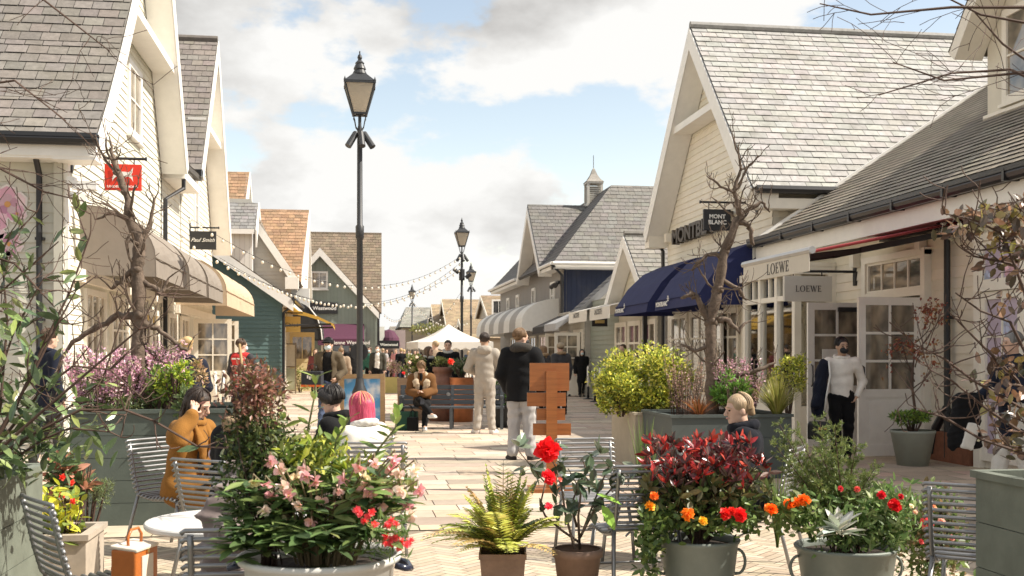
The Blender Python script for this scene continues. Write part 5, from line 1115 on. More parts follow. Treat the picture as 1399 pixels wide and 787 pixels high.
# ================================================================== lamps
LAMPG = mat('frosted_pane', (.72, .66, .56), .35, .05, trans=.6)
LAMPB = mat('lamp_grey', (.045, .047, .05), .45, .1, 10, metal=.2)
def make_lamp(label, loc):
    r = thing('street_lamp', label, 'street lamp', loc, 0, 'grey lantern lamp posts along the street')
    b = MB(); b.lathe([(.0, 0), (.15, 0), (.15, .12), (.125, .16), (.12, .72), (.14, .75), (.14, .8), (.085, .92), (.07, 1.05)], n=20); b.build('base', LAMPB, r, True)
    b = MB(); b.lathe([(.058, 1.0), (.056, 3.6), (.075, 3.62), (.078, 3.84), (.052, 3.87), (.048, 5.62), (.03, 5.7), (.03, 5.86)], n=14)
    b.build('post', LAMPB, r, True)
    b = MB()
    for k in range(4):
        t = PI / 4 + PI / 2 * k; c, s = math.cos(t), math.sin(t)
        b.tube([(.03 * c, .03 * s, 5.58), (.1 * c, .1 * s, 5.66), (.13 * c, .13 * s, 5.78), (.16 * c, .16 * s, 5.84), (.14 * c, .14 * s, 5.9)], .009, 6)
    b.lathe([(.0, 5.86), (.1, 5.87), (.1, 5.9), (.0, 5.91)], n=4, phase=PI / 4); b.build('lantern_bracket', LAMPB, r)
    z0, z1, h0, h1 = 5.9, 6.44, .12, .27; b = MB()
    for i in (-1, 1):
        for j in (-1, 1): b.bar((i * h0, j * h0, z0), (i * h1, j * h1, z1), .026, .026)
    for z, h in ((z0, h0), (z1, h1)):
        for s in (-1, 1): b.box((0, s * h, z), (2 * h + .04, .03, .035)); b.box((s * h, 0, z), (.03, 2 * h + .04, .035))
    for i in (-1, 1):
        for j in (-1, 1): b.lathe([(.018, z1), (.024, z1 + .03), (.0, z1 + .1)], (i * h1, j * h1, 0), 6)
    b.lathe([(h1 * 1.42, z1 + .015), (h1 * 1.44, z1 + .03), (.19, z1 + .17), (.15, z1 + .19)], n=4, phase=PI / 4)
    b.lathe([(.13, z1 + .18), (.135, z1 + .2), (.11, z1 + .25), (.1, z1 + .27), (.115, z1 + .29), (.1, z1 + .33), (.075, z1 + .38), (.085, z1 + .4), (.05, z1 + .44), (.03, z1 + .46), (.045, z1 + .5), (.035, z1 + .54), (.012, z1 + .57), (.012, z1 + .62), (.0, z1 + .63)], n=16)
    ln = b.build('lantern', LAMPB, r)
    b = MB(); e = .012
    for k in range(4):
        c, s = math.cos(PI / 2 * k), math.sin(PI / 2 * k); f = lambda u, v, z: (u * c - v * s, u * s + v * c, z)
        b.poly([f(-h0 + e, -h0 + .004, z0), f(h0 - e, -h0 + .004, z0), f(h1 - e, -h1 + .004, z1), f(-h1 + e, -h1 + .004, z1)])
    b.build('glass', LAMPG, ln)
    for k, (a, t) in enumerate(((-2.5, .6), (-1.4, .5), (-.5, .6))):
        b = MB(); q = V3(.17 * math.cos(a), .17 * math.sin(a), 5.42); d = V3(math.cos(a) * math.sin(t), math.sin(a) * math.sin(t), -math.cos(t))
        b.tube([q - d * .16, q - d * .14, q + d * .16, q + d * .17], [.05, .058, .062, .062], 12); b.tube([(0, 0, 5.52), (q[0] * .8, q[1] * .8, 5.5), tuple(q)], .012, 6); b.build('floodlight', LAMPB, r)
    return r
lamp1 = make_lamp('tall lantern lamp post nearest the cafe, standing by the picture board', P(491.5, 20.2))
def lamp_at(px, d, label):
    c = copy_tree(lamp1); c.location = P(px, d); c['label'] = label; return c
lamp2 = lamp_at(631, 45, 'lantern lamp post holding the ends of the bulb strings beside the canopy tent')
lamp_at(643.5, 67, 'lantern lamp post just behind the one holding the bulb strings')
lamp_at(563, 88, 'distant lantern lamp post left of the canopy tent')
lamp_at(585, 140, 'farthest tiny lantern lamp post against the hipped grey roof')
b = MB(); b.tube([(0, 0, 4.5), (0, 0, 4.95)], .12, 10); b.tube([(.15, -.1, 4.6), (.35, -.15, 4.75)], .08, 8); b.tube([(-.15, -.1, 4.8), (-.35, -.15, 4.95)], .08, 8); b.build('loudspeaker', BLACK, lamp2)
# round sign backing on first lamp
b = MB(); b.lathe([(.0, -.015), (.165, -.015), (.165, .015), (.0, .015)], n=24); o = b.build('round_sign', BLACK, lamp1); o.rotation_euler = (PI / 2, 0, -ANG); o.location = (-.01, .09, 1.53)
# ------------------------------------------------------------------ bulb strings
BULB = mat('bulb_glass', (.85, .80, .70), .25, .02, trans=.3); CABLE = mat('black_cable', (.02, .02, .02), .6, .1)
sb = MB(); sb.lathe([(.0, -.15), (.035, -.135), (.05, -.1), (.042, -.06), (.024, -.03)], n=8); proto_bulb = None
def string(label, A, B, sag, nb, r=.006, bs=1.0):
    global proto_bulb
    A, B = Vector(A), Vector(B); t = thing('bulb_string', label, 'string lights', A, 0, 'strings of round bulbs over the street')
    pts = [(B - A) * (k / 40) - Vector((0, 0, sag * 4 * (k / 40) * (1 - k / 40))) for k in range(41)]
    b = MB(); b.tube(pts, r, 4)
    for k in range(nb): u = (k + .5) / nb; q = (B - A) * u - Vector((0, 0, sag * 4 * u * (1 - u))); b.tube([q + Vector((0, 0, .01)), q - Vector((0, 0, .055 * bs))], .016 * bs, 5)
    b.build('cable', CABLE, t)
    for k in range(nb):
        u = (k + .5) / nb; q = (B - A) * u - Vector((0, 0, sag * 4 * u * (1 - u)))
        if proto_bulb is None: o = proto_bulb = sb.build('bulb', BULB, t, True)
        else: o = proto_bulb.copy(); COL.objects.link(o); o.parent = t
        o.location = q; o.scale = (bs, bs, bs)
top2 = lambda dz: P(631, 45, ZP(352, 45) + dz)
string('uppermost string of bulbs running from the cream gable to the lamp by the canopy tent', PZ(251, 292, 28), top2(.1), 1.55, 38, bs=.8)
string('middle string of bulbs crossing the green gable window', PZ(240, 318, 27), top2(-.15), 1.75, 38, bs=.8)
string('lowest string of bulbs passing in front of the teal lean-to verge', PZ(300, 352, 33), top2(-.4), 1.5, 32, bs=.8)
string('distant string of bulbs sagging towards the far lamp left of the tent', PZ(524, 428, 70), PZ(563, 412, 88), .9, 14)
string('distant string of bulbs from the far lamp across the tan roofs', PZ(563, 410, 88), PZ(640, 440, 70), .9, 22)
string('string of bulbs between the lamp pair and the striped awning', PZ(632, 395, 60), PZ(566, 450, 60), .6, 14)
# ------------------------------------------------------------------ picture board by the lamp
ab = thing('picture_board', 'wooden framed board with blue sky picture beside the lamp post', 'sign board', P(495, 21.6), -ANG)
b = MB()
for x in (-.4, .4): b.box((x, 0, .55), (.09, .06, 1.1))
for z in (1.05, .14): b.box((0, 0, z), (.72, .055, .09))
for x in (-.4, .4): b.box((x, .25, .02), (.08, .6, .04))
b.build('frame', mat('pale_wood', (.38, .25, .13), .6, .2, 4, stretch=(1, 1, 8)), ab)
m = mat('sky_print', (.18, .42, .68), .4, .0); ntb = m.node_tree
nzz = ntb.nodes.new('ShaderNodeTexNoise'); nzz.inputs['Scale'].default_value = 3.2; nzz.inputs['Detail'].default_value = 6; rr = ntb.nodes.new('ShaderNodeValToRGB')
rr.color_ramp.elements[0].position = .48; rr.color_ramp.elements[1].position = .66; rr.color_ramp.elements[0].color = (.10, .33, .62, 1); rr.color_ramp.elements[1].color = (.75, .78, .8, 1)
tcc = ntb.nodes.new('ShaderNodeTexCoord'); ntb.links.new(tcc.outputs['Object'], nzz.inputs['Vector']); ntb.links.new(nzz.outputs['Fac'], rr.inputs[0]); ntb.links.new(rr.outputs[0], ntb.nodes['Principled BSDF'].inputs['Base Color'])
b = MB(); b.box((0, .0, .6), (.72, .02, .82)); b.build('picture', m, ab)
# ------------------------------------------------------------------ queue posts and ropes
def qpost(label, loc, grp='black and white queue posts'):
    r = thing('queue_post', label, 'queue post', loc, 0, grp)
    b = MB(); b.lathe([(.0, 0), (.17, 0), (.17, .02), (.04, .05), (.035, .06)], n=18); b.tube([(0, 0, .04), (0, 0, .42)], .038, 12); b.build('base', BLACK, r, True)
    b = MB(); b.tube([(0, 0, .42), (0, 0, 1.02)], .04, 12); b.lathe([(.0, 1.08), (.03, 1.07), (.045, 1.03), (.0, 1.01)], n=12); b.build('upright', WHITE, r, True); return r
def rope(label, A, B):
    A, B = Vector(A), Vector(B); b = MB(); b.tube([A + (B - A) * k / 12 - Vector((0, 0, .42 * 4 * k / 12 * (1 - k / 12))) for k in range(13)], .018, 6)
    return tag(b.build('barrier_rope', BLACK), label, 'rope')
q1 = qpost('white topped queue post nearer the glazed doors and blonde woman', P(294, 25.5)); q2 = qpost('white topped queue post beside the red vest', P(305, 27.5)); q3 = qpost('white topped queue post half hidden behind the red vest', P(318, 29.5))
rope('black rope sagging from the post nearest the blonde woman', q1.location + Vector((0, 0, 1)), q2.location + Vector((0, 0, 1))); rope('black rope sagging behind the red vest', q2.location + Vector((0, 0, 1)), q3.location + Vector((0, 0, 1)))
qs = [qpost(l, P(px, d)) for px, d, l in ((803.5, 36, 'queue post nearest the couple in black'), (813, 34, 'queue post in the middle of the row near the hedge'), (820, 32.4, 'queue post touching the hedge outline'))]
rope('black rope near the couple in black', qs[0].location + Vector((0, 0, 1)), qs[1].location + Vector((0, 0, 1))); rope('black rope beside the hedge', qs[1].location + Vector((0, 0, 1)), qs[2].location + Vector((0, 0, 1)))
# ------------------------------------------------------------------ canopy tent
tn = thing('canopy_tent', 'white square canopy tent in the middle of the street', 'tent', P(613, 42), -ANG + .25)
b = MB(); hw = 1.42; ze, zt = 1.93, 2.62
vs = []; n = 8
for k in range(4):
    t0 = PI / 4 + PI / 2 * k; a = V3(hw * 1.414 * math.cos(t0), hw * 1.414 * math.sin(t0), ze); t1 = t0 + PI / 2; c = V3(hw * 1.414 * math.cos(t1), hw * 1.414 * math.sin(t1), ze); ap = V3(0, 0, zt)
    for i in range(6):
        for j in range(6 - i):
            pt = lambda i, j: a + (c - a) * (j / 6 + 0) + (ap - a - (c - a) * .0) * 0 if False else None
    rows = []
    for i in range(7):
        s = i / 6; l = a + (ap - a) * s; r_ = c + (ap - c) * s; sg = -.12 * math.sin(PI * s)
        rows.append((l + V3(0, 0, sg), r_ + V3(0, 0, sg)))
    for i in range(6): b.poly([rows[i][0], rows[i][1], rows[i + 1][1], rows[i + 1][0]] if i < 5 else [rows[i][0], rows[i][1], rows[6][0]])
    N = 8
    for j in range(N):
        p0, p1 = a + (c - a) * j / N, a + (c - a) * (j + 1) / N; md = (p0 + p1) / 2
        b.poly([p0, p1, p1 - V3(0, 0, .22), md - V3(0, 0, .30), p0 - V3(0, 0, .22)])
b.build('canopy', FABW, tn)
for i in (-1, 1):
    for j in (-1, 1): b = MB(); b.tube([(i * (hw - .05), j * (hw - .05), 0), (i * (hw - .05), j * (hw - .05), ze)], .03, 8); b.build('leg', STEEL, tn)
# ------------------------------------------------------------------ wooden sign post (seen from behind)
WOODS = mat('sign_wood', (.30, .105, .028), .38, .3, 3, stretch=(1, 1, 14), bump=.1, coat=.3)
wp = thing('wooden_sign', 'stepped brown wooden signboard on a post seen from behind', 'sign', P(753, 12.0), -ANG + .06)
s = 12.0 / 1500; zc = lambda py: ZP(py, 12.0)
b = MB(); b.box((-.02, .0, zc(515)), (54 * s, .05, 38 * s)); b.build('board', WOODS, wp)
for (x0, x1, y0, y1) in ((720, 773, 536.5, 555), (733, 772, 558, 574), (728, 780, 578.5, 594.5)):
    b = MB(); b.box((((x0 + x1) / 2 - 753) * s, .002, zc((y0 + y1) / 2)), ((x1 - x0) * s, .048, (y1 - y0) * s)); b.build('arm', WOODS, wp)
b = MB(); b.box((0, -.05, zc(507) / 2), (15 * s, .05, zc(507))); b.box((0, 0, .02), (.5, .4, .04)); b.build('post', WOODS, wp)
# ------------------------------------------------------------------ bench
BENCHM = mat('bench_grey', (.075, .085, .095), .5, .15, 5, stretch=(1, 8, 8))
bn = thing('park_bench', 'dark grey slatted park bench with small round plaque', 'bench', P(617, 21.9), PI - ANG)
b = MB()
for k in range(5): b.box((0, -.05 + .1 * k - .16, .43), (2.1, .085, .035))
b.build('seat', BENCHM, bn)
b = MB()
for k in range(4): b.box((0, -.27 - .02 * k, .52 + .1 * k), (2.1, .03, .085))
b.build('backrest', BENCHM, bn)
for x in (-1.0, 0, 1.0):
    b = MB(); b.bar((x, .2, 0), (x, .2, .42), .06, .06); b.bar((x, -.24, 0), (x, -.33, .86), .06, .06); b.bar((x, -.26, .4), (x, .24, .4), .05, .05); b.bar((x, -.26, .12), (x, .2, .12), .04, .04)
    if x: b.bar((x, -.3, .64), (x, .24, .64), .06, .04); b.bar((x, .2, .42), (x, .2, .63), .05, .05)
    b.build('leg', BENCHM, bn)
b = MB(); b.lathe([(0, 0), (.04, 0), (.04, .008), (0, .01)], n=16); o = b.build('plaque', STEEL, bn); o.rotation_euler = (-PI / 2, 0, 0); o.location = (.08, -.255, .68)
# ------------------------------------------------------------------ chairs, tables
def make_chair():
    r = thing('slatted_chair', 'x', 'chair', (0, 0, 0), 0, 'grey metal cafe chairs')
    rail = [(-.30, .84), (-.285, .78), (-.25, .62), (-.215, .5), (-.17, .445), (-.05, .425), (.12, .435), (.2, .43), (.235, .40)]
    def along(n, a, c):
        pts = np.array(rail); d = np.r_[0, np.cumsum(np.linalg.norm(np.diff(pts, axis=0), axis=1))]; u = np.linspace(a, c, n) * d[-1]
        return np.c_[np.interp(u, d, pts[:, 0]), np.interp(u, d, pts[:, 1])]
    for nm, n, a, c in (('backrest', 12, .0, .46), ('seat', 12, .5, 1.0)):
        b = MB()
        for y, z in along(n, a, c):
            b.tube([(-.235, y, z - .012), (-.22, y, z), (-.1, y - .012 * (nm == 'backrest'), z + .0), (.1, y - .012 * (nm == 'backrest'), z), (.22, y, z), (.235, y, z - .012)], .0095, 7)
        b.build(nm, STEEL, r, True)
    b = MB()
    for s in (-1, 1): b.tube([(s * .2, y, z - .018) for y, z in rail], .013, 8)
    b.tube([(-.2, .1, .2), (.2, .1, .2)], .008, 6); b.build('frame', STEEL, r, True)
    for s in (-1, 1):
        for pts in ([(s * .2, .2, .42), (s * .22, .25, .2), (s * .23, .27, 0)], [(s * .2, -.2, .45), (s * .22, -.26, .22), (s * .23, -.32, 0)]):
            b = MB(); b.tube(pts, .013, 8); b.build('leg', STEEL, r, True)
    return r
ch0 = make_chair(); used = [False]
def chair(px, d, head, label):
    c = ch0 if not used[0] else copy_tree(ch0); used[0] = True
    c.location = P(px, d); c.rotation_euler = (0, 0, HEAD(head)); c['label'] = label; return c
chair(243, 8.35, -120, 'slatted metal chair under the woman in the camel coat')
chair(141, 5.15, -50, 'slatted metal chair with the orange handbag on its seat')
chair(342, 4.42, 10, 'slatted metal chair with the mauve grey coat over it')
chair(812, 8.2, 190, 'slatted metal chair directly behind the camellia pot')
chair(880, 8.0, 75, 'slatted metal chair showing its curved seat beside the red leaved bush')
chair(868, 6.75, 12, 'slatted metal chair between camellia pot and red leaved bush pot')
chair(1338, 5.75, -30, 'slatted metal chair beside the sage planter with the dark leaved shrub')
chair(1031, 7.8, 62, 'slatted metal chair under the blonde woman in the padded jacket')
chair(478, 8.95, 75, 'slatted metal chair under the man in the yellow and black jacket'); chair(512, 8.4, 8, 'slatted metal chair under the person with pink hair'); chair(318, 7.05, -30, 'slatted metal chair under the black parka behind the climbing plant')
STONE = mat('white_tabletop', (.66, .65, .63), .3, .1, 6)
def table(px, d, R, z, label):
    r = thing('cafe_table', label, 'table', P(px, d), 0, 'round white cafe tables')
    b = MB(); b.lathe([(.0, z - .03), (R - .01, z - .03), (R, z - .02), (R, z - .006), (R - .006, z), (.0, z)], n=40); b.build('tabletop', STONE, r, False)
    b = MB(); b.tube([(0, 0, .03), (0, 0, z - .03)], .03, 12); b.build('column', STEEL, r, True)
    b = MB()
    for k in range(3): t = 2 * PI * k / 3 + .5; b.tube([(0, 0, .16), (R * .35 * math.cos(t), R * .35 * math.sin(t), .09), (R * .7 * math.cos(t), R * .7 * math.sin(t), .02)], .018, 8)
    b.build('foot', STEEL, r, True); return r
tb = table(318, 5.3, .41, .70, 'round white cafe table beside the mauve grey coat')
table(400, 8.2, .36, .71, 'round cafe table between the camel coat woman and the young couple'); table(950, 7.9, .36, .71, 'round cafe table hidden behind the red leaved bush')
def cup(px, d, z, label):
    r = thing('coffee_cup', label, 'cup', P(px, d, z)); b = MB(); b.lathe([(0, 0), (.03, 0), (.041, .1), (.044, .1), (.044, .115), (.0, .118)], n=16); b.build('cup_body', WHITE, r, True)
    b = MB(); b.lathe([(.034, .03), (.0395, .075)], n=16); b.build('sleeve', mat('card_brown', (.3, .18, .09), .8, .1), r, True)
cup(306, 6.9, .70, 'white paper coffee cup by the black parka') if False else None
# handbag on the chair
ORG = mat('orange_leather', (.44, .13, .025), .38, .08, 20, bump=.15, coat=.2); OFFW = mat('offwhite_leather', (.70, .62, .52), .4, .06, 20)
hb = thing('handbag', 'orange leather handbag with white side and rolled top handle on a chair', 'handbag', P(184, 4.95, .452), HEAD(-10)); hb.scale = (.62, .62, .6)
S = SDF(); S.bx((0, 0, .15), (.085, .15, .135), None, .012); S.build('bag_body', ORG, hb, .008)
b = MB(); b.obox((.1, .0, .14), (0, 1, 0), (0, 0, 1), (1, 0, 0), .08, .10, .004); b.build('side_panel', OFFW, hb)
S = SDF(); S.bx((0, 0, .305), (.1, .155, .008), np.array(Matrix.Rotation(.12, 3, 'Y')), .006); S.build('flap', OFFW, hb, .007)
b = MB(); b.tube([(-.0, -.09, .3), (-.0, -.095, .38), (-.0, -.05, .43), (0, .05, .43), (0, .095, .38), (0, .09, .3)], .011, 10); b.build('handle', ORG, hb, True)
b = MB(); b.tube([(-.09, -.1, .29), (-.11, -.12, .15), (-.1, -.13, .03)], .007, 6); b.box((-.1, -.13, .03), (.03, .045, .07)); b.build('tag', ORG, hb)
b = MB(); b.box((.105, 0, .27), (.012, .03, .03)); b.build('clasp', mat('brass', (.6, .42, .15), .3, .1, metal=.9), hb)
# mauve coat draped over a chair
ct = thing('draped_coat', 'mauve grey long coat draped over a slatted chair and trailing down', 'coat', P(356, 4.5), HEAD(10))
S = SDF(); S.rc((-.1, -.1, .78), (-.02, .16, .98), .1, .13, .06, (.8, .6, 1)); S.rc((-.1, -.02, .85), (-.17, -.02, .45), .09, .09, .05, (1.1, .6, 1)); S.rc((-.16, -.04, .5), (-.36, -.08, .1), .085, .10, .05, (1, .6, 1)); S.rc((-.06, -.06, .8), (-.12, -.08, .3), .05, .05, .03); S.rc((-.05, .12, .98), (-.2, .2, .62), .07, .055, .04)
S.build('cloth', mat('mauve_wool', (.21, .165, .155), .9, .12, 8, sheen=.3), ct, .011, .03, 3)
# phones, bags carried
def phone(px, py, d, head, tilt, label):
    r = thing('mobile_phone', label, 'phone', PZ(px, py, d), HEAD(head)); b = MB(); b.box((0, 0, 0), (.075, .009, .15)); o = b.build('case', BLACKR, r); o.rotation_euler = (tilt, 0, 0)
    b = MB(); b.box((0, -.0055, 0), (.068, .002, .14)); o2 = b.build('screen', GLASSD, r); o2.rotation_euler = (tilt, 0, 0)
# far pots behind bench
def pot(name, label, px, d, prof, m, sq=False, group=None, n=24):
    r = thing(name, label, 'planter', P(px, d), -ANG, group); b = MB()
    b.lathe(prof, n=4 if sq else n, phase=PI / 4 if sq else 0); b.build('body', m, r, not sq)
    rt, zt = prof[-1]; b = MB(); b.lathe([(0, zt - .05), (rt * .97, zt - .05)], n=4 if sq else n, phase=PI / 4 if sq else 0); b.build('soil', SOIL, r); return r
COPPER = mat('copper', (.50, .20, .09), .4, .25, 6, metal=.6); RUST = mat('rusty_iron', (.20, .10, .07), .7, .3, 8, bump=.3); CRATE = mat('crate_wood', (.24, .16, .10), .7, .25, 5, stretch=(1, 1, 6))
YBOX = mat('yellow_box', (.62, .53, .20), .6, .08)
# ================================================================== planters and plants
def planter_box(label, x0, x1, y0, y1, h, m, planks=5, group=None, rim=.06, name='planter_box'):
    r = thing(name, label, 'planter', ((x0 + x1) / 2, (y0 + y1) / 2, 0), 0, group); w, d = x1 - x0, y1 - y0
    b = MB(); ph = h / planks
    for k in range(planks):
        z = ph * (k + .5); t = .03; g = .004
        for s in (-1, 1): b.box((0, s * (d / 2 - t / 2), z), (w, t, ph - g)); b.box((s * (w / 2 - t / 2), 0, z), (t, d - 2 * t, ph - g))
    b.box((0, 0, h * .45), (w - .07, d - .07, h * .88), col=(.3, .3, .3)); b.build('box', m, r)
    b = MB(); e = rim
    for s in (-1, 1): b.box((0, s * (d / 2 - e / 2 + .02), h + .014), (w + .04, e, .035)); b.box((s * (w / 2 - e / 2 + .02), 0, h + .013), (e, d - 2 * e + .035, .034))
    b.build('rim', m, r)
    b = MB(); b.box((0, 0, h - .05), (w - .08, d - .08, .04)); b.build('soil', SOIL, r); return r
def plant(name, label, cat, loc, group=None): return thing(name, label, cat, loc, 0, group)
def loc_pts(pts, o): return np.asarray([list(p) for p in pts], float) - np.asarray(list(o), float)
G1 = [(.055, .085, .022), (.07, .11, .03), (.045, .07, .02), (.09, .12, .035)]
GY = [(.22, .24, .03), (.16, .20, .03), (.30, .29, .05), (.10, .14, .025)]
GD_ = [(.03, .05, .022), (.04, .062, .028), (.025, .04, .02)]
MAUVE = [(.44, .25, .34), (.52, .33, .40), (.36, .22, .27), (.17, .18, .08), (.58, .42, .45)]
planter_box('sage green wooden planter holding the glossy shrub beside the pale shop', -3.3, -1.65, 2.2, 6.3, .87, GREENBOX, 4)
xa = P(95, 9.5).x
pb = planter_box('tall dark green wooden planter holding heather and a knotted bare tree', xa, xa + 1.45, P(95, 9.5).y + .0, P(95, 9.5).y + 1.4, .98, GREENDK, 5)
planter_box('sage green wooden planter holding the dark leaved shrub', 3.08, 4.7, 2.4, 5.05, .89, GREENBOX, 4)
c0, c1 = P(918, 13.0), P(1092, 13.0)
pc = planter_box('low grey green planter with bare tree and grasses before the bay window', c0.x, c1.x, c0.y, c0.y + 1.3, .74, mat('slate_green_paint', (.08, .095, .09), .6, .1), 3)
t0_, t1_ = P(868, 14.3), P(935, 14.3)
pd_ = planter_box('beige stone planter under the yellow green hedge', t0_.x, t1_.x + .4, t0_.y, t0_.y + 1.3, .70, mat('beige_stone', (.42, .36, .27), .8, .1, 6), 1)
tl = P(40, 6.6); tr_ = P(117, 6.6)
planter_box('low weathered stone trough of yellow leaved plants beside the slatted chair', tl.x, tr_.x, tr_.y, tr_.y + .5, .38, mat('worn_stone', (.42, .36, .29), .85, .25, 6, stain=.4), 1)
# ------------------------------------------------------------------ knotted bare trees
def knotted_tree(label, loc, path, radii, limbs, seed, twr=.012, ntw=5, tl=.5):
    rng = np.random.default_rng(seed); t = plant('bare_tree', label, 'tree', loc); o = np.asarray(list(loc), float)
    b = MB(); p = loc_pts(path, o)
    fine = []; fr = []
    for i in range(len(p) - 1):
        for k in range(5): fine.append(p[i] + (p[i + 1] - p[i]) * k / 5 + rng.normal(size=3) * .008); fr.append((radii[i] + (radii[i + 1] - radii[i]) * k / 5) * rng.uniform(.9, 1.12))
    fine.append(p[-1]); fr.append(radii[-1]); b.tube(fine, fr, 10)
    for q, r in zip(p[1:], radii[1:]):
        for _ in range(3): pts, _d = blob(q, (r * .7, r * .7, r * .7), 1); b.lathe([(0, -r * .8), (r * .6, -r * .5), (r * .8, 0), (r * .5, r * .6), (0, r * .7)], tuple(pts[0]), 7)
    b.build('trunk', BARK, t, True)
    tw = MB()
    for lm, r0 in limbs:
        l = loc_pts(lm, o); lb = MB(); m = len(l); pts = []; rs = []
        for i in range(m - 1):
            for k in range(4): pts.append(l[i] + (l[i + 1] - l[i]) * k / 4 + rng.normal(size=3) * r0 * .3); rs.append(r0 * (1 - .75 * (i + k / 4) / m) * rng.uniform(.85, 1.25))
        pts.append(l[-1]); rs.append(r0 * .3); lb.tube(pts, rs, 7); lb.build('limb', BARK, t, True)
        for i in range(1, len(pts)):
            if rng.random() < .5: branchy(tw, pts[i], rng.normal(size=3) + V3(0, 0, .5), tl * rng.uniform(.3, .7), twr * .55, 1, rng, .5, (2, 3), .6, minr=.0032, gnarl=.5)
    for q, r in zip(p[1:], radii[1:]):
        for _ in range(ntw):
            d = rng.normal(size=3); d[2] = abs(d[2]) * .7; branchy(tw, q, d, tl * rng.uniform(.5, 1.1), twr, 2, rng, .55, (2, 3), .62, minr=.0035, gnarl=.6, upb=.15)
    tw.build('twigs', BARK, t); return t
dA = 10.1; Q = lambda px, py, d=dA: PZ(px, py, d)
knotted_tree('knotted bare tree with pruned stubs rising from the dark green planter', P(198, dA, .95), [Q(198, 566), Q(192, 490), Q(191, 430), Q(187, 365), Q(192, 335), Q(178, 300), Q(171, 262), Q(160, 236)], [.075, .066, .062, .06, .058, .042, .033, .028],
    [([Q(190, 432), Q(160, 432), Q(130, 448), Q(100, 466), Q(70, 520)], .035), ([Q(192, 440), Q(215, 450), Q(240, 470), Q(256, 480)], .03), ([Q(187, 360), Q(165, 385), Q(152, 395)], .03), ([Q(192, 340), Q(205, 300), Q(212, 270)], .025), ([Q(195, 385), Q(222, 400), Q(230, 380)], .025), ([Q(160, 236), Q(152, 205), Q(150, 190)], .02), ([Q(178, 300), Q(150, 290), Q(130, 300)], .018), ([Q(200, 470), Q(225, 500), Q(238, 520)], .025)], 11, ntw=2, tl=.42)
dB = 13.5; Q2 = lambda px, py, d=dB: PZ(px, py, d)
knotted_tree('knotted bare tree with crooked limbs in front of the navy awnings', P(973, dB, .70), [Q2(973, 575), Q2(972, 500), Q2(971, 440), Q2(980, 395), Q2(990, 345), Q2(1007, 300), Q2(1018, 312) * .3 + Q2(1010, 292) * .7, Q2(1003, 262), Q2(1012, 232)], [.08, .07, .066, .06, .055, .047, .042, .026, .016],
    [([Q2(972, 440), Q2(955, 410), Q2(945, 400), Q2(930, 408)], .045), ([Q2(975, 435), Q2(995, 440), Q2(1010, 452), Q2(1022, 440)], .04), ([Q2(990, 350), Q2(965, 348), Q2(945, 370)], .03), ([Q2(1007, 300), Q2(1025, 310), Q2(1030, 335)], .045), ([Q2(1018, 290), Q2(1040, 275), Q2(1052, 290)], .025), ([Q2(1003, 262), Q2(985, 255), Q2(965, 240)], .018), ([Q2(973, 520), Q2(1000, 515), Q2(1030, 508), Q2(1060, 495)], .04), ([Q2(973, 470), Q2(950, 480), Q2(930, 470)], .025), ([Q2(985, 380), Q2(1010, 395), Q2(1020, 410)], .03)], 5, ntw=3, tl=.45)
# ------------------------------------------------------------------ heathers, hedges, grasses
def bush(name, label, px, py, d, rx, rz, n, length, pal, asp=.4, clumps=14, ry=None, tpl=T4, group=None, cat='shrub', base=None, a=.25, stems=True):
    c = PZ(px, py, d); zb = base if base is not None else c.z - rz; r = plant(name, label, cat, (c.x, c.y, zb), group)
    b = MB(); shrub(b, (0, 0, c.z - zb), (rx, ry or rx * .75, rz), n, length, pal, asp, tpl, clumps, a); b.build('foliage', LEAF, r)
    if stems:
        s = MB()
        for k in range(9): t = random.uniform(0, 6.28); q = random.uniform(.2, .7); s.tube([(0.1 * math.cos(t) * rx, .1 * math.sin(t) * rx, 0), (q * rx * math.cos(t) * .6, q * rx * .5 * math.sin(t), (c.z - zb) * .6), (q * rx * math.cos(t), q * rx * .7 * math.sin(t), (c.z - zb) * 1.2)], [.012, .009, .004], 5)
        s.build('stems', TWIG, r)
    return r
def spikes(name, label, px, d, z0, h, w, n, pal, ln=.02, stem=.004, group=None, asp=.5, cat='shrub', lean=.35, per=26, bare=.2):
    """many upright wands set with small florets or needles"""
    c = P(px, d, z0); r = plant(name, label, cat, c, group); s = MB(); b = MB()
    for k in range(n):
        t = random.uniform(0, 6.28); q = random.uniform(0, 1) ** .6; hh = h * random.uniform(.65, 1.05); p0 = V3(.5 * q * w * math.cos(t), .4 * q * w * math.sin(t), 0); p1 = p0 + V3(lean * q * w * math.cos(t), lean * q * w * math.sin(t), hh)
        pm = (p0 + p1) / 2 + V3(random.uniform(-.02, .02), 0, .03); s.tube([p0, pm, p1], [stem, stem * .8, stem * .4], 4)
        u = np.random.default_rng(k).uniform(bare, 1, per)[:, None]; pos = np.where(u < .5, p0 + (pm - p0) * u * 2, pm + (p1 - pm) * (u * 2 - 1))
        kk = random.uniform(.75, 1.25); leaves(b, pos, rdir(per, .5), (ln * .6, ln * 1.3), asp, T4, np.asarray(pal) * kk, .25)
    s.build('stems', TWIG, r); b.build('foliage', LEAF, r); return r
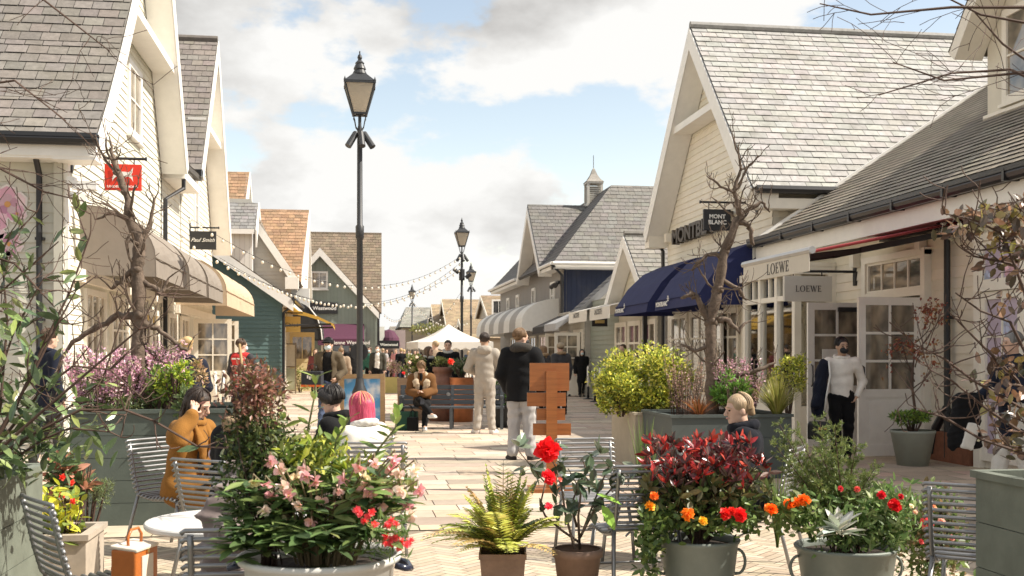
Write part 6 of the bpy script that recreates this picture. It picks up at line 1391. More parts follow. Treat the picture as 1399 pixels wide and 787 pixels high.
def grass(name, label, px, d, z0, L, n, pal, spread=.5, w=.06, cat='grass plant', droop=.6):
    c = P(px, d, z0); r = plant(name, label, cat, c); b = MB()
    for k in range(n):
        t = random.uniform(0, 6.28); q = random.uniform(.15, 1); l = L * random.uniform(.6, 1.1); dx, dy = math.cos(t) * q * spread, math.sin(t) * q * spread * .8; wv = V3(-math.sin(t), math.cos(t), 0) * l * w * .5; col = vary(random.choice(pal), .25)
        pts = [V3(dx * l * u * (1 + droop * u), dy * l * u * (1 + droop * u), l * (u - droop * q * u * u * .7)) for u in (0, .35, .7, 1)]
        for i in range(3): k0, k1 = (1 - i / 3.2), (1 - (i + 1) / 3.2); b.poly([pts[i] - wv * k0, pts[i] + wv * k0, pts[i + 1] + wv * k1, pts[i + 1] - wv * k1], col)
    b.build('foliage', LEAF, r); return r
# dark green planter (left)
spikes('heather', 'tall mauve heather left of the knotted trunk in the dark planter', 150, 10.0, .93, .60, .52, 120, MAUVE, .036, per=60)
spikes('heather', 'mauve heather right of the knotted trunk in the dark planter', 212, 10.2, .93, .66, .38, 95, MAUVE, .036, per=60)
bush('evergreen_mat', 'low dark green ground plant along the dark planter rim', 165, 556, 9.85, .42, .1, 1500, .035, [(.05, .075, .03), (.08, .10, .04), (.11, .12, .04)], ry=.25, base=.93)
bush('evergreen_mat', 'fresh green bush between heather and lime spurge', 222, 530, 9.9, .17, .22, 700, (.04, .07), [(.10, .16, .04), (.15, .2, .05), (.07, .11, .03)], base=.93)
bush('spurge', 'lime yellow headed spurge at the right of the dark planter', 240, 520, 9.8, .17, .22, 420, (.04, .07), [(.32, .36, .04), (.24, .30, .04), (.10, .15, .03)], .5, 9, base=.93)
bush('bronze_bush', 'bronze pink leaved bush behind the lime spurge', 262, 520, 10.6, .16, .3, 380, (.04, .06), [(.32, .20, .10), (.36, .26, .16), (.2, .17, .06)], base=.93)
bush('broad_leaf_plant', 'broad leaved grey green plant spilling over the dark planter corner', 248, 552, 9.7, .16, .12, 160, (.08, .13), [(.14, .17, .08), (.10, .14, .06)], .38, 6, base=.93, tpl=T8)
# mid right planters
HED = [(.40, .40, .06), (.30, .32, .05), (.50, .46, .10), (.15, .18, .03), (.10, .13, .03)]
bush('hedge', 'large yellow green hedge bush spilling over its beige planter', 880, 525, 14.8, .72, .54, 11000, (.04, .07), HED, .5, 64, ry=.5, base=.66)
bush('hedge', 'yellow green bush hanging low at the hedge end', 848, 540, 14.6, .3, .4, 3000, (.04, .07), HED, .5, 24, base=.66)
spikes('heather', 'pink heather right of the crooked trunk', 1005, 13.6, .70, .72, .45, 90, [(.42, .24, .30), (.5, .32, .36), (.3, .18, .2), (.14, .14, .06)], .036, per=50)
spikes('heather', 'brown pink heather left of the crooked trunk', 935, 14.0, .70, .75, .4, 60, [(.30, .20, .16), (.36, .24, .2), (.16, .13, .06)], .03, per=24)
grass('bronze_grass', 'rust orange grass tuft before the crooked trunk', 955, 13.2, .70, .34, 150, [(.36, .13, .04), (.28, .10, .04), (.20, .10, .03)], .8)
grass('lime_grass', 'pale yellow green grass fountain at the planter corner', 1062, 13.3, .70, .62, 320, [(.34, .33, .08), (.42, .38, .14), (.24, .26, .06)], .6, .03)
bush('fern_bush', 'bright green leafy plant beside the crooked trunk', 998, 535, 13.3, .26, .25, 800, (.05, .09), [(.08, .17, .03), (.12, .22, .04), (.06, .11, .02)], .35, 12, base=.70)
bush('hedge', 'small rounded yellow green bush before the bay window', 1077, 512, 14.0, .26, .35, 1600, (.03, .055), HED, .5, 16, base=.70)
grass('reed_grass', 'upright green reed blades behind the red leaved bush', 880, 8.6, .3, .7, 60, [(.14, .22, .06), (.2, .28, .08)], .22, .03, droop=.15)
# acer in the pot by the doors
pt = P(1247, 14.75)
acp = pot('plant_pot', 'round pale green pot with red leaved acer by the open door', 1247, 14.75, [(.0, 0), (.2, 0), (.285, .43), (.295, .44), (.295, .47), (.28, .47)], mat('pale_green_pot', (.30, .32, .27), .6, .12, 5), n=28)
ac = plant('acer', 'small red brown leaved acer tree in the pale green pot', 'tree', (pt.x, pt.y, .42)); rng = np.random.default_rng(3); b = MB(); tips = []
b.tube([(0, 0, 0), (.03, 0, .35), (-.02, 0, .7), (.04, .02, 1.1)], [.022, .02, .017, .01], 8)
for k in range(7): branchy(b, (random.uniform(-.03, .04), 0, .6 + .1 * k), (random.uniform(-1, 1), random.uniform(-1, 1), .5), .42, .009, 2, rng, .4, (2, 3), .65, tips)
b.build('trunk', TWIG, ac, True); b = MB()
tp = np.array([t[0] for t in tips]); pos = np.repeat(tp, 9, 0) + rng.normal(size=(len(tp) * 9, 3)) * .05; leaves(b, pos, rdir(len(pos), -.2), (.04, .075), .6, T4, [(.16, .045, .03), (.22, .07, .035), (.11, .035, .025), (.18, .10, .04)]); b.build('crown', LEAF, ac)
bush('trailing_fern', 'green trailing plant at the foot of the acer', 1247, 572, 14.7, .3, .12, 600, (.05, .1), [(.10, .17, .03), (.16, .23, .04), (.07, .11, .03)], .35, 12, base=.42)
# ------------------------------------------------------------------ pots behind the bench
pot('yellow_planter', 'square pale yellow planter box left of the bench', 534, 42, [(0, 0), (.36, 0), (.4, .56), (.4, .6), (.37, .6)], YBOX, True)
pot('crate_planter', 'brown wooden crate planter with rose bush left behind the bench', 566, 25, [(0, 0), (.48, 0), (.5, .9), (.5, .95), (.46, .95)], CRATE, True)
pot('milk_churn', 'tall rusty milk churn planter behind the bench', 605, 24.5, [(0, 0), (.3, 0), (.3, .85), (.28, .92), (.2, 1.0), (.2, 1.08), (.23, 1.1), (.23, 1.2), (.19, 1.2)], RUST)
pot('copper_planter', 'copper barrel planter with red flower behind the bench', 631, 24.2, [(0, 0), (.24, 0), (.27, .5), (.26, .95), (.28, .97), (.25, .97)], COPPER)
pot('black_planter', 'square black planter with shrub right of the bench', 686, 22.4, [(0, 0), (.2, 0), (.26, .4), (.28, .42), (.28, .46), (.25, .46)], BLACKR, True)
FLM = mat('flower_petal', tint=True, rough=.55, var=.08, scale=30, trans=.25)
bush('pink_bush', 'soft pink flowering bush in the yellow planter', 532, 502, 42, .55, .36, 1000, (.06, .1), [(.42, .28, .28), (.2, .22, .08), (.5, .4, .36)], base=.54)
rb = bush('rose_bush', 'rose bush in the wooden crate behind the bench', 564, 500, 25, .32, .27, 1100, (.05, .09), [(.09, .13, .03), (.15, .18, .05), (.3, .26, .14)], .5, base=.9)
for dx, dz, cc in ((-.28, .1, (.5, .03, .03)), (.1, .7, (.7, .6, .5)), (.25, .5, (.7, .55, .5)), (-.1, .5, (.68, .5, .45))): flower(rb, (dx * .8, -.26, dz * .6 + .1), .045, (0, -1, .3), FLM, cc, 2, 6)
bush('low_fern', 'small green plant in the milk churn', 605, 495, 24.5, .26, .12, 500, (.05, .08), [(.10, .12, .04), (.14, .15, .05)], base=1.15)
cb = bush('camellia_bush', 'dark camellia bush with red bloom in the copper planter', 630, 502, 24.2, .27, .26, 800, (.06, .1), [(.04, .07, .03), (.06, .09, .04), (.16, .17, .12)], .5, base=.92)
flower(cb, (-.25, -.25, .4), .085, (-.2, -1, .2), FLM, (.62, .05, .03), 3, 7); flower(cb, (.15, -.3, .3), .06, (.2, -1, .2), FLM, (.6, .45, .4), 2, 6)
bush('laurel', 'green laurel in the square black planter', 686, 535, 22.4, .26, .55, 1000, (.06, .1), [(.07, .13, .03), (.10, .18, .04), (.04, .08, .02)], .45, base=.42)
bush('green_garland', 'green plant mass on the far stall behind the tent', 587, 451, 80, 1.6, .45, 700, (.15, .3), [(.14, .15, .05), (.2, .19, .07)], base=ZP(460, 80), stems=False)
bush('shop_bush', 'tall leafy bush between the glazed screen and purple awning', 424, 500, 46, .8, 1.1, 900, (.12, .22), [(.16, .16, .05), (.22, .2, .07), (.1, .11, .03)], base=0)
bush('shop_bush', 'low leafy bush at the foot of the glazed screen', 410, 520, 42, .4, .55, 500, (.08, .14), [(.15, .16, .05), (.2, .2, .07)], base=0)
# ================================================================== foreground pots and plants
def pxcloud(n, px, py, d, sx, sy, sd, o, rng=RNG, uni=False):
    """points filling a real volume, sizes given at depth d"""
    k = d / FPX; v = rng.normal(size=(n, 3)) if not uni else rng.uniform(-1.6, 1.6, (n, 3))
    v = np.clip(v, -1.75, 1.75)
    c = np.asarray(list(PZ(px, py, d))) - np.asarray(list(o)); R = V3(CA, -SA, 0); F = V3(SA, CA, 0)
    return c + v[:, :1] * sx * k * R + v[:, 2:] * sd * F + v[:, 1:2] * sy * k * V3(0, 0, 1)
def stems_to(b, root, pts, r0=.006, r1=.0025, wob=.03, rng=RNG, col=None, arch=.12):
    for p in pts:
        m = (np.asarray(root) + p) / 2 + rng.normal(size=3) * wob + V3(0, 0, arch * .5); b.tube([root + rng.normal(size=3) * .015, m, p], [r0, (r0 + r1) / 2, r1], 5, col)
# ---- white tub
ENAMEL = mat('white_zinc', (.62, .61, .57), .45, .1, 4, stain=.35, bump=.05)
tp_ = P(437, 3.9); TZ = ZP(757, 3.9)
tub = thing('tub_planter', 'large white tub with dark blue handles full of hellebores', 'planter', (tp_.x, tp_.y, 0))
b = MB(); b.lathe([(.0, 0), (.2, 0), (.225, .03), (.262, TZ - .03), (.285, TZ - .02), (.29, TZ), (.275, TZ + .004), (.262, TZ - .02), (.25, TZ - .06)], n=44); b.build('body', ENAMEL, tub, True)
b = MB(); b.lathe([(0, TZ - .05), (.256, TZ - .05)], n=30); b.build('soil', SOIL, tub)
for s in (-1, 1):
    b = MB(); R = V3(CA, -SA, 0); F = V3(SA, CA, 0); o0 = R * s * .272 + V3(0, 0, TZ - .03)
    b.tube([o0 - F * .05, o0 - F * .05 + R * s * .035 - V3(0, 0, .01), o0 + R * s * .05 - V3(0, 0, .02), o0 + F * .05 + R * s * .035 - V3(0, 0, .01), o0 + F * .05], .012, 8); b.build('handle', mat('blue_black_enamel', (.02, .025, .05), .25, .1, coat=.4), tub, True)
O = V3(tp_.x, tp_.y, TZ - .05)
HEL = [(.06, .10, .035), (.085, .13, .045), (.11, .16, .05), (.16, .20, .07), (.05, .08, .035)]
hp_ = plant('hellebore', 'leafy hellebore with nodding dusty pink flowers filling the white tub', 'plant', tuple(O)); rng = np.random.default_rng(21)
b = MB(); s = MB()
hubs = np.vstack([pxcloud(40, 430, 735, 3.72, 62, 10, .05, O, rng), pxcloud(18, 345, 735, 3.78, 14, 14, .05, O, rng), pxcloud(60, 430, 690, 3.88, 60, 26, .10, O, rng), pxcloud(22, 365, 700, 3.82, 26, 20, .06, O, rng), pxcloud(26, 500, 690, 3.85, 30, 24, .07, O, rng)])
hubs[:, 2] = np.maximum(hubs[:, 2], .0)
stems_to(s, V3(0, 0, 0), hubs[::3], .0035, .002, .02, rng)
for h in hubs:
    az = rng.uniform(0, 6.28); k = rng.integers(4, 7); out = V3(h[0], h[1], .1); out /= np.linalg.norm(out) + .01
    ds = [V3(math.cos(az + 6.28 * i / k * .8), math.sin(az + 6.28 * i / k * .8), rng.uniform(-.5, .25)) + out * .5 for i in range(k)]
    leaves(b, np.tile(h, (k, 1)), ds, (.06, .125), .33, T8, np.asarray(HEL) * rng.uniform(.75, 1.3), .2, .75, rng)
b.build('foliage', LEAF, hp_); s.build('stems', mat('stem_green', (.12, .13, .05), .6, .15), hp_)
HF = [(.56, .32, .30), (.64, .44, .40), (.52, .27, .28), (.66, .52, .44), (.58, .48, .30)]
hfl = [(368, 630), (383, 640), (362, 662), (385, 662), (405, 652), (418, 650), (463, 670), (372, 678), (361, 696), (487, 676), (492, 638), (512, 632), (534, 640), (546, 646), (520, 660), (505, 672), (530, 672), (556, 690), (560, 705), (478, 727), (430, 657), (415, 640), (540, 627), (567, 641), (500, 652), (395, 675), (440, 682), (452, 690), (410, 690), (345, 660), (470, 655), (522, 690), (572, 668), (548, 670), (385, 710), (425, 712), (497, 662)]
st2 = MB()
for i, (px, py) in enumerate(hfl):
    q = np.asarray(list(PZ(px, py, 3.72 + .16 * ((i * 7) % 5) / 5))) - O
    flower(hp_, q, .029, (random.uniform(-.5, .5), -.7, random.uniform(-.9, -.1)), FLM, vary(HF[i % 5], .15), 2, 5, cup=.9, center=(.5, .5, .2))
    st2.tube([V3(q[0] * .35, q[1] * .35, .02), (q * .6 + V3(0, 0, .06)), q + V3(0, .02, .03), q], [.0045, .0035, .003, .002], 5)
st2.build('flower_stems', mat('stem_wine', (.20, .15, .08), .6, .15), hp_)
# climbing bronze plant at the left of the tub
cl_ = plant('climbing_plant', 'tall dense climber with bronze red tips on bamboo canes in the white tub', 'plant', tuple(O)); b = MB(); s = MB()
for px0, px1, pt in ((330, 327, 470), (345, 340, 500), (352, 366, 500)): A, B = np.asarray(list(PZ(px0 + 30, 745, 3.95))) - O, np.asarray(list(PZ(px1, pt, 4.1))) - O; s.tube([A, B], .006, 6, (1, 1, 1))
s.build('cane', mat('bamboo_cane', (.40, .27, .12), .6, .15), cl_); s = MB()
DKG = [(.035, .055, .018), (.05, .075, .022), (.07, .09, .025), (.028, .042, .016), (.09, .10, .03)]; BRZ = [(.13, .055, .04), (.17, .07, .05), (.10, .06, .035), (.09, .08, .03), (.22, .11, .08)]
for (px, py, sx, sy, n, pal) in ((350, 545, 20, 26, 900, BRZ), (335, 525, 22, 12, 350, BRZ), (368, 530, 14, 14, 260, BRZ), (352, 605, 20, 30, 1300, DKG), (345, 670, 24, 26, 1300, DKG), (372, 630, 18, 30, 700, DKG), (330, 610, 12, 24, 380, DKG)):
    c = pxcloud(max(8, n // 26), px, py, 4.0, sx * .8, sy * .8, .07, O, rng)
    for q in c: p, d = blob(q, (.05, .05, .05), 26, .2, rng); leaves(b, p, d + rdir(26, .1, rng), (.016, .036), .42, T4, np.asarray(pal) * rng.uniform(.7, 1.3), .3, .4, rng)
    stems_to(s, V3(-.18, .05, 0), c[::6], .003, .0015, .03, rng)
b.build('foliage', LEAF, cl_); s.build('stems', TWIG, cl_)
ye = plant('golden_shrub', 'golden green leafy shrub with two tall leafy shoots in the white tub', 'shrub', tuple(O)); b = MB(); s = MB()
for (px, py, sx, sy, n, pal) in ((432, 625, 20, 12, 340, GY), (478, 648, 26, 10, 260, GY), (420, 640, 24, 20, 340, [(.12, .16, .04), (.09, .13, .03), (.16, .19, .05)]), (540, 660, 16, 20, 200, [(.14, .16, .05), (.2, .2, .07)])):
    p = pxcloud(n, px, py, 4.05, sx, sy, .09, O, rng); leaves(b, p, rdir(n, .5, rng), (.03, .06), .36, T4, pal, .3, .3, rng); stems_to(s, V3(.0, .1, 0), p[::24], .003, .0015, .03, rng)
for pts in ([(425, 700), (418, 640), (420, 590), (430, 540), (432, 512)], [(470, 690), (500, 640), (520, 610), (540, 585), (545, 560)], [(455, 700), (452, 640), (460, 600), (478, 570)], [(395, 690), (398, 640), (390, 600), (385, 570)]):
    q = [np.asarray(list(PZ(x, y, 3.98))) - O for x, y in pts]; s.tube(q, [.006, .005, .0045, .0035, .002][:len(q)], 6)
    for i in range(1, len(q)):
        for k in range(3):
            p0 = q[i - 1] + (q[i] - q[i - 1]) * (k / 3 + .2)
            ds = [(math.cos(a), math.sin(a) * .6, .45) for a in (rng.uniform(0, 6.28),)]; ds.append((-ds[0][0], -ds[0][1], .4)); leaves(b, [p0, p0], ds, (.05, .085), .34, T8, [(.15, .20, .05), (.20, .24, .07), (.10, .15, .04)], .2, .6, rng)
b.build('foliage', LEAF, ye); s.build('stems', mat('stem_green', (.12, .13, .05)), ye)
di = plant('dianthus', 'low dianthus with clustered coral pink flowers at the tub edge', 'plant', tuple(O)); b = MB(); p = pxcloud(260, 520, 735, 3.72, 22, 14, .04, O, rng); leaves(b, p, rdir(260, .8, rng), (.03, .06), .16, T4, [(.07, .12, .03), (.10, .16, .05)], .25); b.build('foliage', LEAF, di)
for i, (px, py) in enumerate([(492, 702), (503, 706), (498, 712), (512, 716), (535, 712), (541, 716), (530, 718), (527, 733), (533, 738), (540, 735), (536, 743), (548, 741), (556, 744), (561, 739), (545, 748), (527, 742), (508, 700), (488, 697)]): flower(di, np.asarray(list(PZ(px, py, 3.66 + .01 * (i % 4)))) - O, .016, (random.uniform(-.4, .4), -1, .6), FLM, vary((.68, .10, .11), .2), 2, 7)
# ---- fern in tapered square pot
TERR = mat('aged_terracotta', (.235, .155, .115), .8, .22, 7, stain=.5, bump=.3)
fp = P(687, 6.45); fz = ZP(752, 6.45)
pot('plant_pot', 'tapered square aged pot with arching fern', 687, 6.45, [(0, 0), (.15, 0), (.185, fz - .03), (.195, fz - .03), (.195, fz), (.18, fz)], TERR, True)
fo = V3(fp.x, fp.y, fz - .05); fe = plant('fern', 'pale green and bronze fern arching out of the square pot', 'fern', tuple(fo)); b = MB(); s = MB()
FP = [(.24, .27, .05), (.32, .34, .08), (.15, .19, .04), (.38, .27, .11), (.40, .40, .10)]
for k in range(90):
    t = rng.uniform(0, 6.28); L = rng.uniform(.28, .54); q = rng.uniform(.15, 1.15); ax = V3(math.cos(t), math.sin(t), 0); col = FP[int(rng.integers(0, 5))]
    pts = [ax * (L * q * u) + V3(0, 0, L * (1.3 - .35 * q) * (u - .72 * q * u * u)) for u in np.linspace(0, 1, 12)]; s.tube(pts[::3] + [pts[-1]], [.0035, .003, .0025, .002, .001], 4)
    for i in range(2, 12):
        w = L * .17 * math.sin(PI * min(1, (i + .3) / 12.5)) + .008; td = pts[min(i + 1, 11)] - pts[i - 1]; td /= np.linalg.norm(td); sd_ = np.cross(td, V3(0, 0, 1)); sd_ /= np.linalg.norm(sd_) + 1e-6
        for g in (0, .5):
            p = pts[i - 1] + (pts[i] - pts[i - 1]) * g; leaves(b, [p, p], [sd_ + td * .5, -sd_ + td * .5], (w * .85, w * 1.15), .34, T4, [col], .2, .7, rng)
b.build('fronds', LEAF, fe); s.build('stems', mat('stem_green', (.12, .13, .05)), fe)
# ---- camellia
cp_ = P(789, 6.5); cz = ZP(749, 6.5)
pot('plant_pot', 'round flaking terracotta pot with red flowered camellia', 789, 6.5, [(0, 0), (.10, 0), (.138, cz - .045), (.15, cz - .045), (.152, cz), (.135, cz)], TERR)
co = V3(cp_.x, cp_.y, cz - .04); ca = plant('camellia', 'sparse camellia with big glossy leaves and red blooms', 'shrub', tuple(co)); b = MB(); s = MB()
CAM = [(.05, .075, .045), (.07, .095, .06), (.04, .06, .035), (.10, .125, .085)]
limbs = [[(792, 750), (790, 705), (795, 660), (800, 640), (795, 625)], [(785, 750), (772, 700), (768, 670), (760, 640), (752, 625)], [(790, 740), (768, 725), (745, 705), (738, 690), (745, 660), (728, 640), (708, 615)], [(792, 735), (815, 690), (838, 665), (850, 660)], [(795, 730), (806, 700), (826, 650), (835, 630)], [(788, 720), (780, 690), (790, 665), (776, 640)]]
tips = []
for lm in limbs:
    q = [np.asarray(list(PZ(x, y, 6.5 + rng.uniform(-.06, .06)))) - co for x, y in lm]; s.tube(q, np.linspace(.009, .003, len(q)), 6)
    for p in q[2:]: tips.append(p)
s.build('stems', BARK, ca, True)
for px, py in ((708, 610), (715, 640), (727, 640), (735, 655), (750, 655), (765, 665), (775, 680), (788, 678), (800, 650), (812, 640), (820, 620), (835, 640), (848, 652), (832, 655), (858, 665), (845, 640), (780, 700), (800, 690), (812, 700), (790, 660), (760, 690), (748, 625), (770, 630), (740, 700), (826, 690), (840, 700), (818, 672), (868, 640), (880, 660), (806, 622), (758, 606), (772, 648)):
    c = np.asarray(list(PZ(px, py, 6.5 + rng.uniform(-.1, .1)))) - co; k = int(rng.integers(3, 6)); leaves(b, np.tile(c, (k, 1)), rdir(k, .0, rng) + V3(0, -.2, .1), (.07, .125), .52, T8, CAM, .2, .6, rng)
leaves(b, [np.asarray(list(PZ(815, 675, 6.3))) - co, np.asarray(list(PZ(822, 690, 6.3))) - co], [(.9, 0, -.35), (.5, 0, -.9)], .17, .42, T8, [(.17, .27, .05)], .1)
b.build('foliage', mat('leaf_glossy', tint=True, rough=.25, var=.12, scale=30, trans=.15, spec=.6), ca)
flower(ca, np.asarray(list(PZ(748, 616, 6.36))) - co, .085, (-.1, -1, .3), FLM, (.55, .012, .015), 5, 9, name='flower'); flower(ca, np.asarray(list(PZ(749, 653, 6.38))) - co, .055, (.2, -1, .4), FLM, (.60, .02, .03), 4, 8); flower(ca, np.asarray(list(PZ(750, 692, 6.36))) - co, .03, (.2, -1, .4), FLM, (.70, .05, .08), 3, 6); flower(ca, np.asarray(list(PZ(765, 655, 6.4))) - co, .018, (.3, -1, .4), FLM, (.6, .2, .16), 2, 5)
# ---- two zinc buckets
BUCK = mat('zinc_sage', (.20, .225, .20), .5, .14, 5, stain=.25, bump=.08, metal=.15)
def bucket(label, px, d, rim_py, R):
    z = ZP(rim_py, d); r = thing('bucket_planter', label, 'planter', P(px, d), -ANG); b = MB()
    b.lathe([(0, 0), (R * .72, 0), (R * .74, .02), (R * .84, z * .45), (R * .865, z * .46), (R * .88, z * .49), (R * .97, z - .03), (R * 1.01, z - .02), (R * 1.03, z - .005), (R * 1.0, z + .004), (R * .96, z - .01), (R * .95, z - .05)], n=40); b.build('body', BUCK, r, True)
    b = MB(); b.lathe([(0, z - .045), (R * .955, z - .045)], n=24); b.build('soil', SOIL, r)
    for s in (-1, 1):
        b = MB(); b.tube([(s * R * .93, 0, z * .84)] + [(s * (R * .95 + .05 * math.sin(a)), .0, z * .66 + z * .18 * math.cos(a)) for a in np.linspace(.3, 2.8, 9)] + [(s * R * .86, 0, z * .48)], .009, 8); b.build('handle', BUCK, r, True)
    return r, z
pb1 = P(955, 6.5); bk1, z1_ = bucket('grey green zinc bucket under the red leaved bush', 955, 6.5, 735, .235)
pb2 = P(1156, 6.4); bk2, z2_ = bucket('grey green zinc bucket holding conifer, silver leaves and red blooms', 1156, 6.4, 745, .29)
o1 = V3(pb1.x, pb1.y, z1_ - .05)
ph = plant('photinia', 'red tipped glossy leaved bush in the zinc bucket', 'shrub', tuple(o1)); b = MB(); s = MB(); r2_ = MB()
RED_ = [(.20, .018, .02), (.30, .03, .025), (.10, .02, .025), (.07, .03, .035), (.38, .06, .04), (.06, .035, .03), (.09, .06, .05)]
hub = pxcloud(190, 962, 632, 6.5, 43, 16, .14, o1, rng)
for h in hub:
    k = int(rng.integers(6, 11)); t0 = rng.uniform(0, 6.28); tl_ = rng.normal(size=3) * .35; ds = [tl_ + V3(math.cos(t0 + 6.28 * i / k) * rng.uniform(.3, .9), math.sin(t0 + 6.28 * i / k) * rng.uniform(.3, .9), rng.uniform(.1, 1.2)) for i in range(k)]
    leaves(r2_, np.tile(h, (k, 1)), ds, (.035, .085), .34, T8, np.asarray(RED_) * rng.uniform(.7, 1.35), .2, .3, rng)
hub2 = pxcloud(230, 962, 676, 6.5, 46, 18, .14, o1, rng)
for h in hub2: k = 6; leaves(r2_ if rng.random() < .2 else b, np.tile(h, (k, 1)), rdir(k, .1, rng), (.05, .09), .4, T8, [(.05, .07, .025), (.07, .09, .03), (.09, .09, .04), (.12, .10, .04)], .25, .4, rng)
stems_to(s, V3(0, 0, 0), np.vstack([hub[::3], hub2[::5]]), .007, .003, .02, rng); r2_.build('red_foliage', mat('leaf_glossy', tint=True), ph, label='red young leaves'); b.build('foliage', LEAF, ph); s.build('stems', TWIG, ph)
ra = plant('ranunculus', 'leafy ranunculus with orange and red blooms trailing over the bucket edge', 'plant', tuple(o1)); b = MB()
for (px, py, sx, sy, n, dd) in ((950, 712, 42, 10, 420, 6.35), (905, 715, 12, 14, 160, 6.35), (888, 750, 9, 24, 240, 6.35), (1000, 712, 16, 10, 160, 6.35), (1018, 690, 10, 12, 90, 6.4)):
    p = pxcloud(n, px, py, dd, sx, sy, .07, o1, rng); leaves(b, p, rdir(n, .3, rng), (.03, .065), .55, T8, [(.10, .15, .04), (.07, .11, .03), (.13, .18, .05), (.05, .08, .03)], .25, .5, rng)
b.build('foliage', LEAF, ra)
for px, py, R, cc in ((887, 692, .035, (.62, .30, .02)), (894, 678, .03, (.62, .16, .02)), (940, 703, .045, (.68, .22, .02)), (960, 712, .03, (.65, .4, .03)), (991, 703, .042, (.55, .02, .015)), (1010, 705, .05, (.58, .02, .02)), (1000, 699, .03, (.6, .03, .02))): flower(ra, np.asarray(list(PZ(px, py, 6.2))) - o1, R, (random.uniform(-.3, .3), -1, .5), FLM, cc, 5, 9)
o2 = V3(pb2.x, pb2.y, z2_ - .05)
cr = plant('conifer', 'feathery green conifer with spreading sprays in the zinc bucket', 'conifer', tuple(o2)); b = MB(); s = MB()
CON = [(.10, .13, .04), (.13, .16, .05), (.07, .10, .03), (.16, .18, .06)]
for (tx, ty) in ((1060, 610), (1075, 640), (1090, 590), (1100, 630), (1115, 660), (1125, 600), (1135, 625), (1150, 610), (1165, 635), (1180, 650), (1120, 575), (1200, 665), (1105, 665), (1085, 665), (1145, 660), (1140, 585), (1170, 610), (1195, 640), (1065, 580), (1075, 605), (1095, 650), (1110, 635), (1160, 655), (1130, 650), (1120, 620)):
    a0 = V3(rng.uniform(-.1, .1), rng.uniform(-.05, .08), 0); q = np.asarray(list(PZ(tx, ty, 6.4 + rng.uniform(-.15, .15)))) - o2; m = (a0 + q) / 2 + V3(0, 0, .04); s.tube([a0, m, q], [.006, .004, .002], 5)
    side = np.cross(q - a0, rng.normal(size=3)); side /= np.linalg.norm(side)
    for u in np.linspace(.3, 1, 12):
        p = a0 + (m - a0) * u * 2 if u < .5 else m + (q - m) * (u * 2 - 1)
        for sg in (-1, 1):
            dd = side * sg * .8 + (q - a0) / np.linalg.norm(q - a0) * .8 + rng.normal(size=3) * .25; l = .09 * (1.15 - u * .6); e = p + dd / np.linalg.norm(dd) * l; n = 40
            pos = p + (e - p) * rng.uniform(0, 1, (n, 1)); leaves(b, pos, (e - p) / l + rdir(n, .0, rng) * .9, (.016, .03), .2, T4, np.asarray(CON) * rng.uniform(.8, 1.25), .2, .2, rng)
b.build('foliage', LEAF, cr); s.build('stems', TWIG, cr)
si = plant('silver_plant', 'white felted silver leaved plant at the front of the zinc bucket', 'plant', tuple(o2)); b = MB(); c = np.asarray(list(PZ(1146, 725, 6.12))) - o2
for k in range(22):
    t = rng.uniform(0, 6.28); leaves(b, [c + rng.normal(size=3) * .012], [(math.cos(t), math.sin(t) * .5 - .3, rng.uniform(-.2, 1.0))], (.10, .165), .42, T8, [(.36, .37, .33), (.28, .29, .26)], .1, .7, rng)
b.build('foliage', mat('silver_leaf', tint=True, rough=.8, var=.05, trans=.1), si)
rn = plant('ranunculus', 'leafy ranunculus with dark red blooms at the right of the conifer', 'plant', tuple(o2)); b = MB()
for (px, py, sx, sy, n) in ((1190, 705, 30, 20, 760), (1225, 690, 14, 18, 200), (1165, 740, 30, 8, 200), (1100, 700, 18, 14, 300), (1210, 730, 14, 12, 160)): p = pxcloud(n, px, py, 6.3, sx, sy, .08, o2, rng); leaves(b, p, rdir(n, .6, rng), (.035, .075), .34, T8, [(.10, .16, .05), (.14, .2, .07), (.06, .10, .03), (.18, .22, .09)], .25, .4, rng)
b.build('foliage', LEAF, rn)
for px, py, R, cc in ((1221, 691, .045, (.50, .01, .015)), (1204, 677, .03, (.5, .02, .03)), (1230, 679, .022, (.45, .02, .03)), (1171, 669, .022, (.5, .1, .08)), (1148, 668, .02, (.5, .05, .06)), (1245, 692, .016, (.75, .65, .5))): flower(rn, np.asarray(list(PZ(px, py, 6.12))) - o2, R, (random.uniform(-.3, .3), -1, .6), FLM, cc, 5, 9)
og = plant('marigold', 'orange pompom blooms on leafy stems between the two zinc buckets', 'plant', tuple(o2)); b = MB(); p = pxcloud(260, 1085, 705, 6.2, 20, 14, .05, o2, rng); leaves(b, p, rdir(260, .3, rng), (.03, .06), .55, T8, [(.08, .12, .03), (.12, .16, .05)], .25); b.build('foliage', LEAF, og)
for px, py, R in ((1053, 697, .045), (1078, 690, .04), (1097, 685, .045), (1087, 687, .035)): flower(og, np.asarray(list(PZ(px, py, 6.15))) - o2, R, (random.uniform(-.3, .3), -.7, .8), FLM, (.70, .17, .015), 5, 9)
grass('daffodil_leaves', 'upright green bulb leaves behind the orange blooms', 1062, 6.9, .28, .52, 46, [(.16, .24, .05), (.22, .3, .08)], .2, .035, droop=.2)
